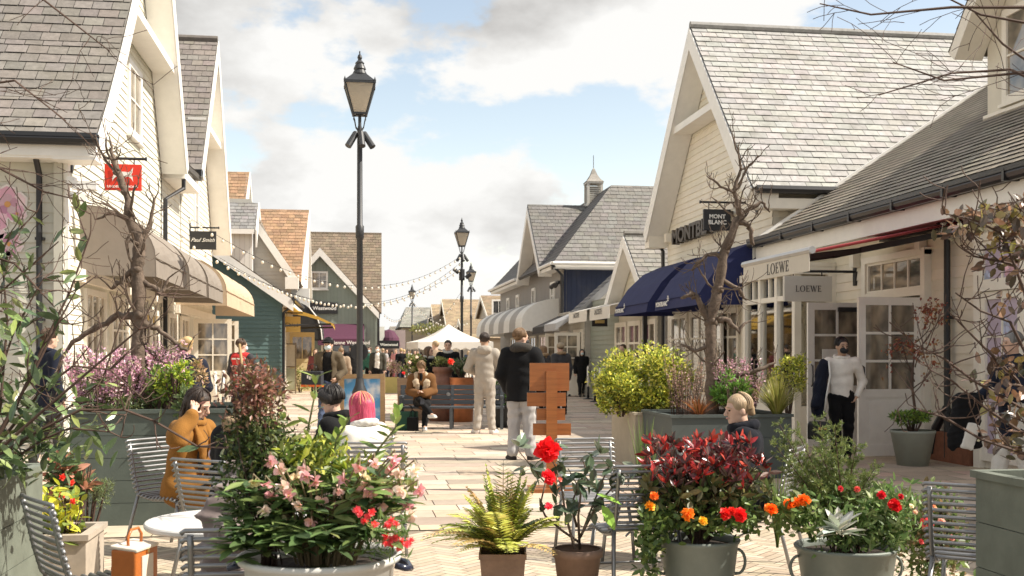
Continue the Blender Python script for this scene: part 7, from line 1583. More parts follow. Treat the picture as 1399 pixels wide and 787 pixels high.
# ---- low flowers right, beside the chair
lo_ = P(1262, 6.7, .0); lp = plant('rose_plant', 'low leafy plant with pink and coral blooms beside the slatted chair', 'plant', tuple(lo_)); b = MB()
for (px, py, sx, sy, n) in ((1258, 730, 26, 28, 900), (1290, 745, 18, 26, 420), (1285, 690, 10, 18, 130)): p = pxcloud(n, px, py, 6.7, sx, sy, .1, lo_, rng); leaves(b, p, rdir(n, .3, rng), (.03, .06), .5, T8, [(.06, .10, .03), (.09, .13, .04), (.12, .16, .05), (.16, .12, .06)], .25)
b.build('foliage', LEAF, lp); s = MB(); stems_to(s, V3(0, 0, 0), p[::8], .005, .002, .03, rng); s.build('stems', TWIG, lp)
for px, py, R, cc in ((1266, 715, .05, (.62, .16, .17)), (1274, 694, .028, (.65, .35, .2)), (1286, 712, .024, (.66, .45, .38)), (1250, 700, .018, (.7, .5, .4)), (1258, 740, .02, (.5, .1, .1)), (1300, 735, .022, (.6, .3, .28))): flower(lp, np.asarray(list(PZ(px, py, 6.5))) - lo_, R, (random.uniform(-.3, .3), -1, .5), FLM, cc, 4, 8)
# ---- trough plants left
lt = P(92, 6.75, .34); ly = plant('golden_hellebore', 'yellow leaved plant with red buds in the stone trough', 'plant', tuple(lt)); b = MB()
p = pxcloud(170, 80, 700, 6.75, 16, 18, .1, lt, rng); leaves(b, p, rdir(170, .3, rng), (.06, .11), .5, T8, [(.42, .38, .03), (.36, .36, .04), (.22, .26, .04), (.12, .17, .04)], .25, .6, rng); b.build('foliage', LEAF, ly)
for px, py in ((85, 652), (98, 660), (86, 677), (100, 685)): flower(ly, np.asarray(list(PZ(px, py, 6.65))) - lt, .025, (0, -1, .4), FLM, (.55, .05, .03), 2, 5)
s = MB(); stems_to(s, V3(0, 0, 0), p[::6], .005, .002, .03, rng); s.build('stems', TWIG, ly)
bush('rosemary', 'feathery grey green bush behind the yellow leaved plant', 118, 672, 7.6, .2, .17, 1400, (.02, .045), [(.10, .13, .05), (.14, .16, .07), (.08, .10, .05)], .16, 14, base=.15)
bush('rosemary', 'small feathery bush at the near end of the stone trough', 72, 745, 6.6, .08, .06, 420, (.02, .04), [(.10, .12, .05), (.13, .15, .06)], .16, 6, base=.33)
bush('broad_bush', 'dark broad leaved bush behind the yellow leaved plant', 100, 655, 7.4, .18, .14, 260, (.07, .12), [(.07, .10, .04), (.05, .075, .03), (.3, .14, .09)], .4, 8, base=.2, tpl=T8)
# ---- glossy shrub in left planter, with bare stems reaching over
so_ = P(-40, 5.2, .84); gs = plant('glossy_shrub', 'wide glossy leaved shrub with long wandering shoots in the sage planter by the pale shop', 'shrub', tuple(so_)); b = MB(); s = MB(); so_ = np.asarray(list(so_))
shoots = [[(-30, 640), (20, 560), (60, 470), (95, 400), (120, 330), (103, 282)], [(-30, 640), (40, 600), (90, 560), (140, 520), (165, 440)], [(-30, 640), (50, 590), (110, 560), (170, 560), (210, 575), (270, 610), (310, 612), (335, 590), (332, 568)], [(-30, 640), (60, 560), (130, 500), (190, 450), (215, 400)], [(-30, 640), (-10, 540), (20, 450), (60, 380)], [(-30, 640), (0, 560), (10, 440), (5, 380), (20, 330)], [(-30, 640), (30, 620), (60, 600), (95, 585), (150, 590), (165, 597)], [(-30, 640), (60, 530), (100, 500), (150, 505), (190, 540)], [(-30, 640), (40, 520), (80, 440), (105, 395)],
          [(-30, 640), (-40, 500), (-30, 400), (10, 330), (50, 290)]]
LG = [(.05, .075, .03), (.07, .10, .04), (.10, .14, .05), (.035, .055, .025), (.15, .18, .06)]
for i, sh in enumerate(shoots):
    dd = 5.2 + rng.uniform(-.25, .35); q = [np.asarray(list(PZ(x, y, dd + .02 * k))) - so_ for k, (x, y) in enumerate(sh)]; s.tube(q, np.linspace(.009, .003, len(q)), 6)
    for k in range(1, len(q)):
        for m in range(5 if sh[k][0] < 130 else 2):
            if rng.random() < (.85 if sh[k][0] < 130 else .55):
                p = q[k - 1] + (q[k] - q[k - 1]) * rng.uniform(0, 1); d = rng.normal(size=3) + V3(.2, -.2, -.1); leaves(b, [p], [d], (.065, .115), .36, T8, LG, .2, .5, rng)
        for m in range(2): branchy(s, q[k], rng.normal(size=3) + V3(.6, 0, .4), rng.uniform(.1, .25), .004, 1, rng, .4, (1, 2), .6)
for (px, py, sx, sy, n) in ((25, 570, 34, 44, 95), (15, 440, 22, 40, 60), (60, 615, 40, 16, 50), (20, 620, 30, 16, 60), (100, 550, 26, 20, 26), (115, 590, 20, 14, 18), (20, 370, 18, 26, 22)):
    p = pxcloud(n, px, py, 5.3, sx, sy, .18, so_, rng); leaves(b, p, rdir(n, -.2, rng), (.07, .12), .36, T8, np.asarray(LG) * rng.uniform(.8, 1.3), .25, .55, rng)
b.build('foliage', mat('leaf_glossy', tint=True), gs); s.build('stems', TWIG, gs)
def twig_tree(label, base, trunk, r0, limbs, seed, n=6, tw=.5, w0=.004):
    rng = np.random.default_rng(seed); t = plant('bare_tree', label, 'tree', tuple(base)); o = np.asarray(list(base)); b = MB(); q = [np.asarray(list(p)) - o for p in trunk]; b.tube(q, np.linspace(r0, r0 * .5, len(q)), 8); b.build('trunk', BARK, t, True); s = MB()
    for lm in limbs:
        l = [np.asarray(list(p)) - o for p in lm]; s.tube(l, np.linspace(.011, .003, len(l)), 6)
        for i in range(1, len(l)):
            for k in range(n): p = l[i - 1] + (l[i] - l[i - 1]) * rng.uniform(0, 1); d = (l[i] - l[i - 1]); d = d / np.linalg.norm(d) * .8 + rng.normal(size=3) * .6; branchy(s, p, d, tw * rng.uniform(.5, 1.2), w0, 1, rng, .35, (1, 3), .6, minr=.0016, upb=-.02)
    s.build('twigs', TWIG, t); return t
K = lambda px, py, d: PZ(px, py, d)
bl = P(-330, 5.6, .84)
twig_tree('leafless tree reaching bare twigs over the slate roof of the pale shop', bl, [bl, K(-330, 300, 5.7), K(-300, -100, 5.8)], .05, [[K(-325, 250, 5.7), K(-120, 130, 5.6), K(20, 110, 5.5), K(90, 165, 5.5)], [K(-310, 0, 5.8), K(-100, -60, 5.7), K(60, 0, 5.6), K(150, 70, 5.6)], [K(-320, 150, 5.7), K(-100, 190, 5.6), K(0, 230, 5.5), K(60, 262, 5.5), K(115, 275, 5.5)], [K(-325, 260, 5.7), K(-80, 330, 5.5), K(20, 360, 5.4), K(75, 420, 5.4)], [K(-330, 350, 5.7), K(-100, 380, 5.5), K(0, 400, 5.4), K(80, 330, 5.4)]], 31, 3, .4, .0022)
br_ = P(1620, 5.6, 0)
twig_tree('leafless tree with fine dark twigs crossing the dormer window', br_, [br_, K(1610, 300, 5.6), K(1580, -80, 5.7)], .06, [[K(1600, 150, 5.6), K(1480, 90, 5.5), K(1390, 100, 5.5), K(1290, 110, 5.5), K(1220, 85, 5.5)], [K(1595, 60, 5.6), K(1450, 40, 5.5), K(1340, 20, 5.5), K(1260, -20, 5.5)], [K(1600, 130, 5.6), K(1470, 130, 5.5), K(1370, 60, 5.5), K(1330, 15, 5.5)], [K(1605, 200, 5.6), K(1500, 150, 5.5), K(1380, 95, 5.5), K(1300, 100, 5.5), K(1200, 130, 5.5)], [K(1590, -20, 5.6), K(1430, 10, 5.4), K(1300, 10, 5.4), K(1190, 20, 5.4), K(1120, 5, 5.4)]], 32, 2, .36, .0018)
# dark leaved shrub right
ro_ = P(1440, 5.0, .86); ds_ = plant('dark_leaf_shrub', 'purple brown leaved shrub with long bare shoots in the sage planter', 'shrub', tuple(ro_)); ro_ = np.asarray(list(ro_)); b = MB(); s = MB()
DKL = [(.09, .055, .04), (.13, .08, .05), (.07, .06, .03), (.16, .13, .04), (.06, .045, .035), (.2, .12, .07)]
sh = [[(1440, 640), (1420, 500), (1400, 400), (1370, 320), (1330, 300), (1290, 292)], [(1440, 640), (1400, 560), (1330, 520), (1290, 490), (1250, 470), (1215, 440)], [(1440, 640), (1410, 600), (1350, 560), (1300, 520), (1270, 505)], [(1440, 640), (1430, 480), (1410, 380), (1380, 360), (1330, 350), (1312, 335)], [(1440, 640), (1420, 520), (1380, 440), (1340, 425), (1305, 400)], [(1440, 640), (1400, 620), (1340, 600), (1290, 570), (1255, 560)], [(1440, 640), (1430, 420), (1420, 330), (1400, 270), (1360, 290)], [(1440, 640), (1390, 520), (1330, 460), (1300, 430)]]
for i, q in enumerate(sh):
    dd = 5.0 + rng.uniform(-.2, .25); l = [np.asarray(list(PZ(x, y, dd))) - ro_ for x, y in q]; s.tube(l, np.linspace(.010, .003, len(l)), 6)
    for k in range(1, len(l)):
        for m in range(3): branchy(s, l[k - 1] + (l[k] - l[k - 1]) * rng.uniform(0, 1), rng.normal(size=3) + V3(-.5, 0, .2), rng.uniform(.1, .25), .0035, 1, rng, .4, (1, 2), .6)
for (px, py, sx, sy, n) in ((1370, 300, 26, 12, 130), (1330, 305, 18, 8, 60), (1385, 340, 14, 18, 70), (1390, 410, 10, 14, 26), (1385, 500, 12, 20, 50), (1380, 560, 14, 16, 50), (1395, 280, 12, 10, 40), (1385, 610, 14, 12, 40), (1365, 525, 10, 10, 16)):
    p = pxcloud(n, px, py, 5.0, sx, sy, .12, ro_, rng); leaves(b, p, rdir(n, -.3, rng), (.04, .075), .5, T8, np.asarray(DKL) * rng.uniform(.8, 1.4), .3, .4, rng)
leaves(b, [np.asarray(list(PZ(1392, 335, 4.8))) - ro_, np.asarray(list(PZ(1385, 345, 4.8))) - ro_], [(-.9, 0, .2), (-.9, 0, -.1)], .07, .5, T8, [(.38, .36, .03)], .1)
b.build('foliage', mat('leaf_glossy', tint=True), ds_); s.build('stems', TWIG, ds_)
# ================================================================== people
def cl(name, c, **k): return mat('cloth_' + name, c, k.pop('rough', .85), k.pop('var', .12), k.pop('scale', 10), bump=.25, bscale=90, sheen=.04, **k)
BLK = cl('black', (.009, .009, .010), spec=.15); NVY = cl('navy', (.014, .017, .03), spec=.15); JEAN = cl('denim', (.06, .085, .15)); CAMEL = cl('camel', (.27, .125, .03), spec=.1, stain=.3); GREYM = cl('grey_marl', (.36, .32, .27)); LGREY = cl('light_grey', (.42, .40, .39))
REDV = cl('red_vest', (.55, .03, .03)); OLIVE = cl('olive', (.10, .075, .045)); WHT = cl('white', (.70, .67, .61)); CRM = cl('cream_knit', (.76, .71, .64)); TAN_ = cl('tan_suede', (.15, .072, .028), spec=.1); YEL_ = cl('yellow', (.62, .36, .03)); FUR = mat('fur_trim', (.05, .045, .04), .95, .5, 60, bump=1.0, bscale=120); FURC = mat('fur_cream', (.50, .40, .28), .95, .25, 60, bump=1.0, bscale=120); FURT = mat('fur_tan', (.36, .25, .15), .95, .4, 60, bump=1.0, bscale=120)
MKB = mat('mask_blue', (.55, .66, .70), .7, .04); MKK = mat('mask_black', (.02, .02, .022), .7, .1)
hm = lambda n, c: mat('hair_' + n, c, .5, .35, 40, stretch=(1, 1, .15), bump=.6, bscale=120, spec=.5)
HBLK = hm('black', (.018, .014, .012)); HBRN = hm('brown', (.08, .045, .025)); HBLO = hm('blonde', (.52, .36, .17)); HLB = hm('light_brown', (.20, .12, .06)); HFAIR = hm('fair', (.42, .30, .18))
HPNK = hm('pink', (.62, .09, .16))
def rot2(v, a): c, s = math.cos(a), math.sin(a); return (v[0] * c - v[1] * s, v[0] * s + v[1] * c, v[2])
# 1 masked walker
w_ = human('man in olive padded jacket, cap and pale blue mask walking with a dark carrier bag', P(449, 21.0), HEAD(172), 1.78, stride(.17, wrR=(.27, .0, .9), haR=(.28, .02, .81), elL=(-.26, -.08, 1.14), wrL=(-.2, .1, 1.02), haL=(-.15, .16, .98)), .013, None, .05, -.05,
      top=(BLK, .012, None, 1, 'shirt'), bottom=(JEAN, .012, 'jeans'), hair=(HBLK, 'short'), mask=MKB, eyes=True, palmR=(-1, 0, 0), palmL=(1, 0, 0))
def open_jacket(root, J, sc, m, th=.03, hem=.82, res=.013, gap=.075, seed=2, name='jacket', sleeves=True):
    T = SDF(); T.rc(J['pelvis'], J['belly'], .145 + th, .14 + th, .04, (1, .78, 1)); T.rc(J['belly'], J['chest'], .14 + th, .165 + th, .04, (1, .72, 1)); T.rc(J['shL'], J['shR'], .065 + th * .6, .065 + th * .6, .04); T.rc(J['chest'] + V3(0, 0, .07), J['neck'] + V3(0, -.02, .03), .1, .075, .03)
    if sleeves:
        for s in 'RL': T.rc(J['sh' + s], J['el' + s], .062 + th * .8, .054 + th * .8, .03); T.rc(J['el' + s], J['el' + s] * .08 + J['wr' + s] * .92, .054 + th * .8, .042 + th * .7, .02)
    T.bx((0, .16, 1.2), (gap, .12, .45), None, .01, .02, -1); T.bx((0, 0, hem - .3), (.4, .4, .25), None, .01, .02, -1)
    return T.build(name, m, root, res, .007, seed, sc=sc)
open_jacket(w_, stride(.17, wrR=(.27, .0, .9), elL=(-.26, -.08, 1.14), wrL=(-.2, .1, 1.02)), 1.78 / 1.75, OLIVE, .035)
S = SDF(); S.ell((0, .01, 1.70), (.094, .112, .07), None, .02); S.bx((0, .125, 1.685), (.07, .06, .006), None, .008, .02); S.build('cap', BLK, w_, .01, sc=1.78 / 1.75)
def carrier(label, px, py, d, head, w, h, t, m, mh, stripe=None):
    r = thing('shopping_bag', label, 'bag', PZ(px, py, d), HEAD(head)); S = SDF(); S.bx((0, 0, -h / 2), (w / 2 - .01, t / 2 - .01, h / 2 - .01), None, .01); S.build('bag_body', m, r, .012)
    for s in (-1, 1): b = MB(); b.tube([(-w * .25, s * t * .4, 0), (-w * .2, s * t * .2, .1), (0, 0, .14), (w * .2, s * t * .2, .1), (w * .25, s * t * .4, 0)], .006, 6); b.build('handle', mh, r, True)
    if stripe: b = MB(); b.box((0, 0, -h + .02), (w + .004, t + .004, .04)); b.build('base_stripe', stripe, r)
    return r
cb_ = carrier('dark carrier bag with orange base and white print in the walking man\'s hand', 427, 507, 20.9, 165, .42, .30, .14, cl('dark_grey', (.03, .032, .04)), BLACKR, mat('orange_stripe', (.6, .12, .02)))
text('K & Q', .2, (0, .076, -.13), (-1, 0, 0), (0, 1, 0), WHITE, cb_, .003, bold=.02, world=False) if False else None
b = MB()
for k in range(4): b.box((-.07 + .045 * k, .074, -.13 + .02 * (k % 2)), (.03, .006, .06))
b.build('print', WHITE, cb_)
# 2 red vest
def vest_bands(root, J, hp, Rm, sc):
    for z in (1.06, 1.22):
        T = SDF(); T.rc((0, 0, z), (0, 0, z + .02), .185, .187, .02, (1, .74, 1)); T.bx((0, 0, z - .31), (.4, .4, .3), None, 0, .004, -1); T.bx((0, 0, z + .35), (.4, .4, .3), None, 0, .004, -1); T.build('reflective_band', mat('reflective', (.55, .55, .52), .4, .05), root, .012, sc=sc)
    for s in 'RL': pass
jj = stand(elR=(.27, .06, 1.15), wrR=(.2, .22, 1.05), haR=(.15, .3, 1.05), elL=(-.27, .02, 1.14), wrL=(-.24, .15, .98), haL=(-.22, .22, .93))
rv = human('person in red high visibility vest with grey bands seen from behind', P(330, 21), HEAD(-15), 1.76, jj, .013, None, -.5, 0, top=(cl('dark_sleeves', (.03, .03, .035)), .014, None, 1, 'jumper'), bottom=(BLK, .014), hair=(HBRN, 'short'), mask=MKB, extra=vest_bands)
T = SDF(); T.rc(jj['pelvis'], jj['belly'], .172, .168, .04, (1, .76, 1)); T.rc(jj['belly'], jj['chest'], .168, .19, .04, (1, .72, 1)); T.rc(jj['shL'] * .75 + V3(0, 0, .35), jj['shR'] * .75 + V3(0, 0, .35), .085, .085, .04); T.build('vest', REDV, rv, .013, .006, sc=1.76 / 1.75)
text('RED CARE', .24, (0, -.155, 1.43), (1, 0, 0), (0, -1, 0), WHITE, rv, .004, bold=.02, world=False) if False else None
b = MB(); b.box((0, -.158, 1.4), (.24, .006, .03)); b.build('back_print', WHITE, rv)
# 3 blonde woman in navy
human('blonde woman with hair in a loose bun and navy coat seen from behind', P(253, 13.0), HEAD(10), 1.68, stand(elR=(.25, .05, 1.15), wrR=(.15, .2, 1.05), haR=(.1, .27, 1.03), elL=(-.25, .05, 1.15), wrL=(-.15, .2, 1.05), haL=(-.1, .27, 1.03)), .012, None, .2, .1, top=(NVY, .03, .55, 1, 'coat'), bottom=(JEAN, .01), hair=(HBLO, 'bun'), collar=(NVY, .032, 'hood'))
# 4 dark jacket man walking past left
human('man in dark navy jacket walking behind the glossy shrub', P(66, 14.3), HEAD(-40), 1.8, stride(.12), .013, None, .1, .05, top=(NVY, .025, .78, 1, 'jacket'), bottom=(cl('charcoal', (.05, .05, .055)), .016), hair=(HBRN, 'short'), collar=(NVY, .025, 'collar'))
# 5 camel coat woman
def lapel(root, J, hp, Rm, sc):
    T = SDF(); q = J['elR'] * .25 + J['wrR'] * .75; T.rc(q, J['wrR'] * 1.0, .058, .05); T.build('dark_cuff', BLK, root, .01, .006, sc=sc)
    T = SDF()
    for s in (-1, 1): T.rc(J['neck'] + V3(.075 * s, .05, .03), J['chest'] + V3(.085 * s, .165, -.02), .03, .05, .02, (1, .6, 1)); T.rc(J['chest'] + V3(.085 * s, .165, -.02), J['belly'] + V3(.02 * s, .2, 0), .05, .02, .02, (1, .5, 1))
    T.build('lapels', CAMEL, root, .01, .006, sc=sc)
    strands(root, hp, MATS['hair_dark_brown'], 120, -.13, .004, (.093, .11, .1), .8, 5, sc)
    T = SDF(); T.rc(J['neck'] + V3(0, .05, .03), J['belly'] + V3(.0, .15, .02), .06, .06, .02, (1, .7, 1)); T.build('scarf', cl('dark_print', (.06, .05, .04), var=.6, scale=60), root, .01, .005, sc=sc)
J5 = sit(.43, .40, .12, .09, elR=(.30, .18, .98), wrR=(.17, .24, 1.16), haR=(.10, .22, 1.27), elL=(-.24, .16, .78), wrL=(-.08, .36, .67), haL=(.0, .42, .65), toR=(.12, .56, .035), toL=(-.12, .56, .035))
human('woman in camel coat seated with one hand raised to her brow', P(246, 8.3), HEAD(-108), 1.58, J5, .009, None, .1, -.42, .1, top=(CAMEL, .034, 1.02, .9, 'coat'), bottom=(cl('dark_leg', (.03, .028, .027)), .012), hair=(HBRN if False else hm('dark_brown', (.035, .022, .016)), 'bob'), eyes=True, palmR=(-.5, -.5, .2), palmL=(0, 0, 1), extra=lapel, collar=(CAMEL, .019, 'collar'), curl=.3, wr=.014)
phone(283, 660, 8.0, 100, 1.1, 'black phone in the hand of the camel coat woman')
# 6 black parka with badge
def badge(root, J, hp, Rm, sc):
    b = MB(); q = J['shL'] + (J['elL'] - J['shL']) * .45 + V3(-.094, -.01, 0); b.lathe([(.0, .004), (.022, .004), (.022, -.01)], (0, 0, 0), 20); o = b.build('badge', mat('badge_red', (.55, .12, .15), .6, .1), root); o.location = tuple(q * sc); o.rotation_euler = (0, -PI / 2, 0)
    b = MB(); b.lathe([(.022, .003), (.036, .003), (.036, -.01)], (0, 0, 0), 20); o = b.build('badge_ring', mat('badge_white', (.6, .45, .48), .6, .1), root); o.location = tuple(q * sc); o.rotation_euler = (0, -PI / 2, 0)
human('person in black padded parka with round arm badge, hidden behind the climber', P(318, 7.05), HEAD(-30), 1.60, sit(.45, .42, .1, .1), .012, None, -.4, -.2, top=(BLK, .045, .5, 1, 'parka'), bottom=(BLK, .014), hair=(HBLK, 'short'), collar=(FURT, .05, 'fur_hood'), extra=badge)
# 7 young man yellow/black jacket, glasses
def glasses(root, J, hp, Rm, sc):
    for s in (-1, 1):
        b = MB(); n = 16; ring = [hp(.034 * s + .024 * math.cos(2 * PI * k / n), .106 - .004 * abs(math.cos(2 * PI * k / n)), .006 + .021 * math.sin(2 * PI * k / n)) * sc for k in range(n + 1)]; b.tube(ring, .0022, 5); b.tube([hp(.058 * s, .1, .012) * sc, hp(.08 * s, .03, .012) * sc, hp(.082 * s, -.01, .0) * sc], .002, 5); b.build('spectacles', BLACKR, root)
def yokes(root, J, hp, Rm, sc):
    strands(root, hp, HBLK, 130, .0, .0045, (.093, .112, .102), .55, 4, sc)
    glasses(root, J, hp, Rm, sc)
    for s in 'RL':
        T = SDF(); T.rc(J['sh' + s] * .55 + J['el' + s] * .45, J['el' + s], .079, .076, .02); T.rc(J['el' + s], J['wr' + s] * .85 + J['el' + s] * .15, .076, .064, .02); T.build('yellow_sleeve', YEL_, root, .011, .006, sc=sc)
    T = SDF(); T.rc(J['pelvis'] + V3(0, 0, .05), J['belly'] + V3(0, 0, .05), .186, .18, .03, (1, .78, 1)); T.build('yellow_panel', YEL_, root, .012, .005, sc=sc)
human('young man with black bowl cut and glasses in yellow and black jacket, turned sideways', P(478, 8.9), HEAD(75), 1.58, sit(.43, .42, .12, .1, elR=(.23, .2, .82), wrR=(.1, .4, .80), haR=(.04, .46, .82), elL=(-.23, .2, .82), wrL=(-.12, .38, .78), haL=(-.06, .45, .79)), .009, None, -.12, -.18, top=(BLK, .034, .3, 1, 'jacket'), bottom=(JEAN, .012), hair=(HBLK, 'bowl'), eyes=True, extra=yokes, collar=(BLK, .03, 'collar'))
phone(457, 640, 8.7, 80, .9, 'phone held by the young man with glasses')
# 8 pink hair
def roots(root, J, hp, Rm, sc):
    T = SDF(); T.ell(hp(.0, -.02, .06), (.088, .105, .08), Rm); T.bx(hp(0, 0, -.06), (.2, .2, .12), Rm, .01, .01, -1); T.bx(hp(0, .13, -.0), (.11, .062, .085), Rm, .015, .02, -1); T.build('yellow_roots', hm('yellow', (.66, .36, .17)), root, .008, .004, sc=sc); strands(root, hp, HPNK, 130, -.16, .0045, (.095, .112, .1), .75, 3, sc); strands(root, hp, MATS['hair_yellow'], 36, .03, .004, (.097, .114, .103), .75, 8, sc)
human('person with pink bobbed hair and white top seen from behind', P(509, 8.35), HEAD(52), 1.53, sit(.43, .42, .10, .1, elR=(.24, .18, .84), wrR=(.12, .36, .82), haR=(.06, .43, .84)), .009, None, .15, -.1, top=(WHT, .028, .6, 1, 'sweater'), bottom=(LGREY, .014), hair=(HPNK, 'bob'), extra=roots, collar=(WHT, .026, 'collar'))
# 9 hoodie man
def hood(root, J, hp, Rm, sc):
    T = SDF(); T.ell(J['neck'] + V3(0, -.09, .0), (.13, .075, .085)); T.rc(J['neck'] + V3(-.08, 0, .03), J['neck'] + V3(-.06, -.08, .02), .045, .05); T.rc(J['neck'] + V3(.08, 0, .03), J['neck'] + V3(.06, -.08, .02), .045, .05); T.build('hood', GREYM, root, .011, .006, sc=sc)
human('man in grey marl hoodie and joggers with white trainers seen from behind', P(662, 20.6), HEAD(0), 1.86, stand(elR=(.30, .03, 1.15), wrR=(.16, .2, 1.08), haR=(.1, .27, 1.07), elL=(-.30, .03, 1.15), wrL=(-.16, .2, 1.08), haL=(-.1, .27, 1.07), anR=(.13, -.02, .085), toR=(.2, .11, .035), anL=(-.13, -.02, .085), toL=(-.2, .11, .035)), .013, SKIN2, 0, -.1, top=(GREYM, .03, None, .95, 'hoodie'), bottom=(cl('grey_jogger', (.38, .34, .29)), .022, 'joggers'), hair=(hm('dark_brown', (.035, .022, .016)), 'short'), shoes=SHOEW, extra=hood)
# 10 black coat
human('tall man in long black coat with fur hood and pale joggers, masked', P(712, 15.5), HEAD(-8), 1.83, stand(elR=(.27, -.02, 1.15), wrR=(.24, .12, .95), haR=(.22, .17, .88), elL=(-.27, -.02, 1.15), wrL=(-.2, .14, .95), haL=(-.17, .2, .9), toR=(.2, .12, .035), anR=(.13, -.02, .085), anL=(-.11, -.02, .085), toL=(-.18, .1, .035)), .012, None, -.9, -.05, top=(BLK, .05, .79, 1, 'coat'), bottom=(LGREY, .028, 'joggers'), hair=(HLB, 'short'), mask=MKK, collar=(FUR, .06, 'fur_hood'), shoes=cl('shoe_dark', (.03, .025, .025)), eyes=True)
# 11 bench sitter
def shear(root, J, hp, Rm, sc):
    T = SDF(); n_, c_, e_ = J['neck'], J['chest'], J['belly']
    for s in (-1, 1): T.rc(n_ + V3(.10 * s, .02, .0), c_ + V3(.10 * s, .14, .0), .05, .045, .05, (1, .6, 1)); T.rc(c_ + V3(.10 * s, .14, .0), e_ + V3(.045 * s, .19, -.12), .045, .03, .05, (1, .5, 1)); T.rc(n_ + V3(.10 * s, .02, 0), n_ + V3(.05 * s, -.09, .03), .06, .06, .03)
    T.bx((0, .2, .95), (.028, .25, .3), None, .0, .02, -1); T.build('shearling_collar', FURC, root, .013, .014, sc=sc)
    T = SDF(); T.rc(n_ + V3(0, .04, 0), e_ + V3(0, .19, 0), .06, .04, .03); T.build('shirt', BLK, root, .014, sc=sc)
human('person in tan shearling jacket on the bench looking down with legs crossed', P(577, 21.75), HEAD(180), 1.7, sit(.46, .42, .18, .08, knR=(.02, .44, .62), anR=(-.2, .55, .34), toR=(-.3, .66, .30), anL=(-.08, .42, .085), toL=(-.1, .57, .035), wrR=(.06, .42, .74), haR=(.0, .46, .78), wrL=(-.06, .42, .74), haL=(0, .46, .79)), .013, None, 0, -1.0, top=(TAN_, .045, None, .95, 'jacket'), bottom=(BLK, .012), hair=(HLB, 'short'), shoes=SHOEW, extra=shear, eyes=False)
phone(577, 549, 21.2, 180, .9, 'phone held by the person on the bench')
carrier('dark green shopping bag on the ground by the bench end', 556, 562, 21.5, 175, .42, .36, .2, cl('bag_green', (.02, .07, .045)), cl('black', (.016, .016, .018)))
carrier('black shopping bag between the green bag and the crossed legs', 564, 570, 21.3, 170, .2, .28, .16, cl('black', (.016, .016, .018)), cl('black', (.016, .016, .018)))
J = stand()
# 12-14 behind the bench
human('man in black top with topknot standing behind the rusty churn', P(612, 25.6), HEAD(180), 1.8, stand(), .015, None, 0, -.1, top=(BLK, .025, .8, 1, 'jacket'), bottom=(BLK, .016), hair=(HBLK, 'short'), mask=None, eyes=True, collar=(cl('scarf_grey', (.4, .4, .38)), .03, 'scarf'))
human('woman with long brown hair and pale scarf behind the bench', P(586, 26.2), HEAD(215), 1.66, stand(), .015, None, .5, 0, top=(BLK, .025, .6, 1, 'coat'), bottom=(BLK, .012), hair=(HBRN, 'long'), collar=(cl('scarf_grey', (.4, .4, .38)), .035, 'scarf'), eyes=True)
human('fair haired man behind the long haired woman', P(595, 30), HEAD(20), 1.84, stand(), .016, None, .6, 0, top=(cl('sand', (.3, .22, .15)), .025, None, 1), bottom=(JEAN, .012), hair=(HFAIR, 'short'))
# 15 man by the doors
J15 = stride(.07, elR=(.27, -.04, 1.16), wrR=(.30, .05, .96), haR=(.31, .08, .88), elL=(-.30, -.06, 1.15), wrL=(-.20, .06, .95), haL=(-.15, .07, .87))
m15 = human('man in white roll neck and black mask stepping out of the open doors', P(1150, 15.0), HEAD(172), 1.70, J15, .012, SKIN2, .35, -.02, top=(CRM, .018, None, .92, 'rollneck'), bottom=(BLK, .016), hair=(HBLK, 'short'), mask=MKK, collar=(CRM, .02, 'roll_collar'), eyes=True, palmR=(-1, 0, 0), palmL=(1, 0, 0))
cj = thing('carried_jacket', 'black jacket with white edging hung over the arm of the masked man', 'jacket', P(1128, 14.95), HEAD(172))
S = SDF(); S.rc((.02, .0, 1.36), (.05, -.02, 1.2), .07, .09, .05, (1, .9, 1)); S.rc((.05, -.02, 1.2), (.10, .0, .72), .09, .10, .05, (.9, .75, 1)); S.rc((.1, .02, 1.1), (.14, .08, .8), .05, .06, .04); S.build('cloth', NVY, cj, .012, .012, 4)
b = MB(); b.tube([(-.03, .09, 1.40), (-.045, .1, 1.2), (-.0, .10, .95), (.03, .10, .72)], .013, 6); b.build('edging', WHITE, cj, True)
hb2 = thing('handbag', 'black leather top handle bag with brass clasp in the masked man\'s hand', 'handbag', PZ(1121, 588, 14.8), HEAD(165))
S = SDF(); S.bx((0, 0, -.01), (.15, .06, .09), None, .02); S.bx((0, .0, .085), (.14, .055, .02), None, .015); S.build('bag_body', cl('black_leather', (.014, .013, .013), rough=.4), hb2, .01)
for s in (-1, 1): b = MB(); b.tube([(-.08, s * .03, .09), (-.07, s * .03, .17), (0, s * .03, .205), (.07, s * .03, .17), (.08, s * .03, .09)], .008, 8); b.build('handle', BLACKR, hb2, True)
b = MB(); b.box((0, .084, .03), (.05, .01, .035)); b.box((-.06, .084, .03), (.04, .01, .02)); b.build('clasp', mat('brass', (.6, .42, .15)), hb2)
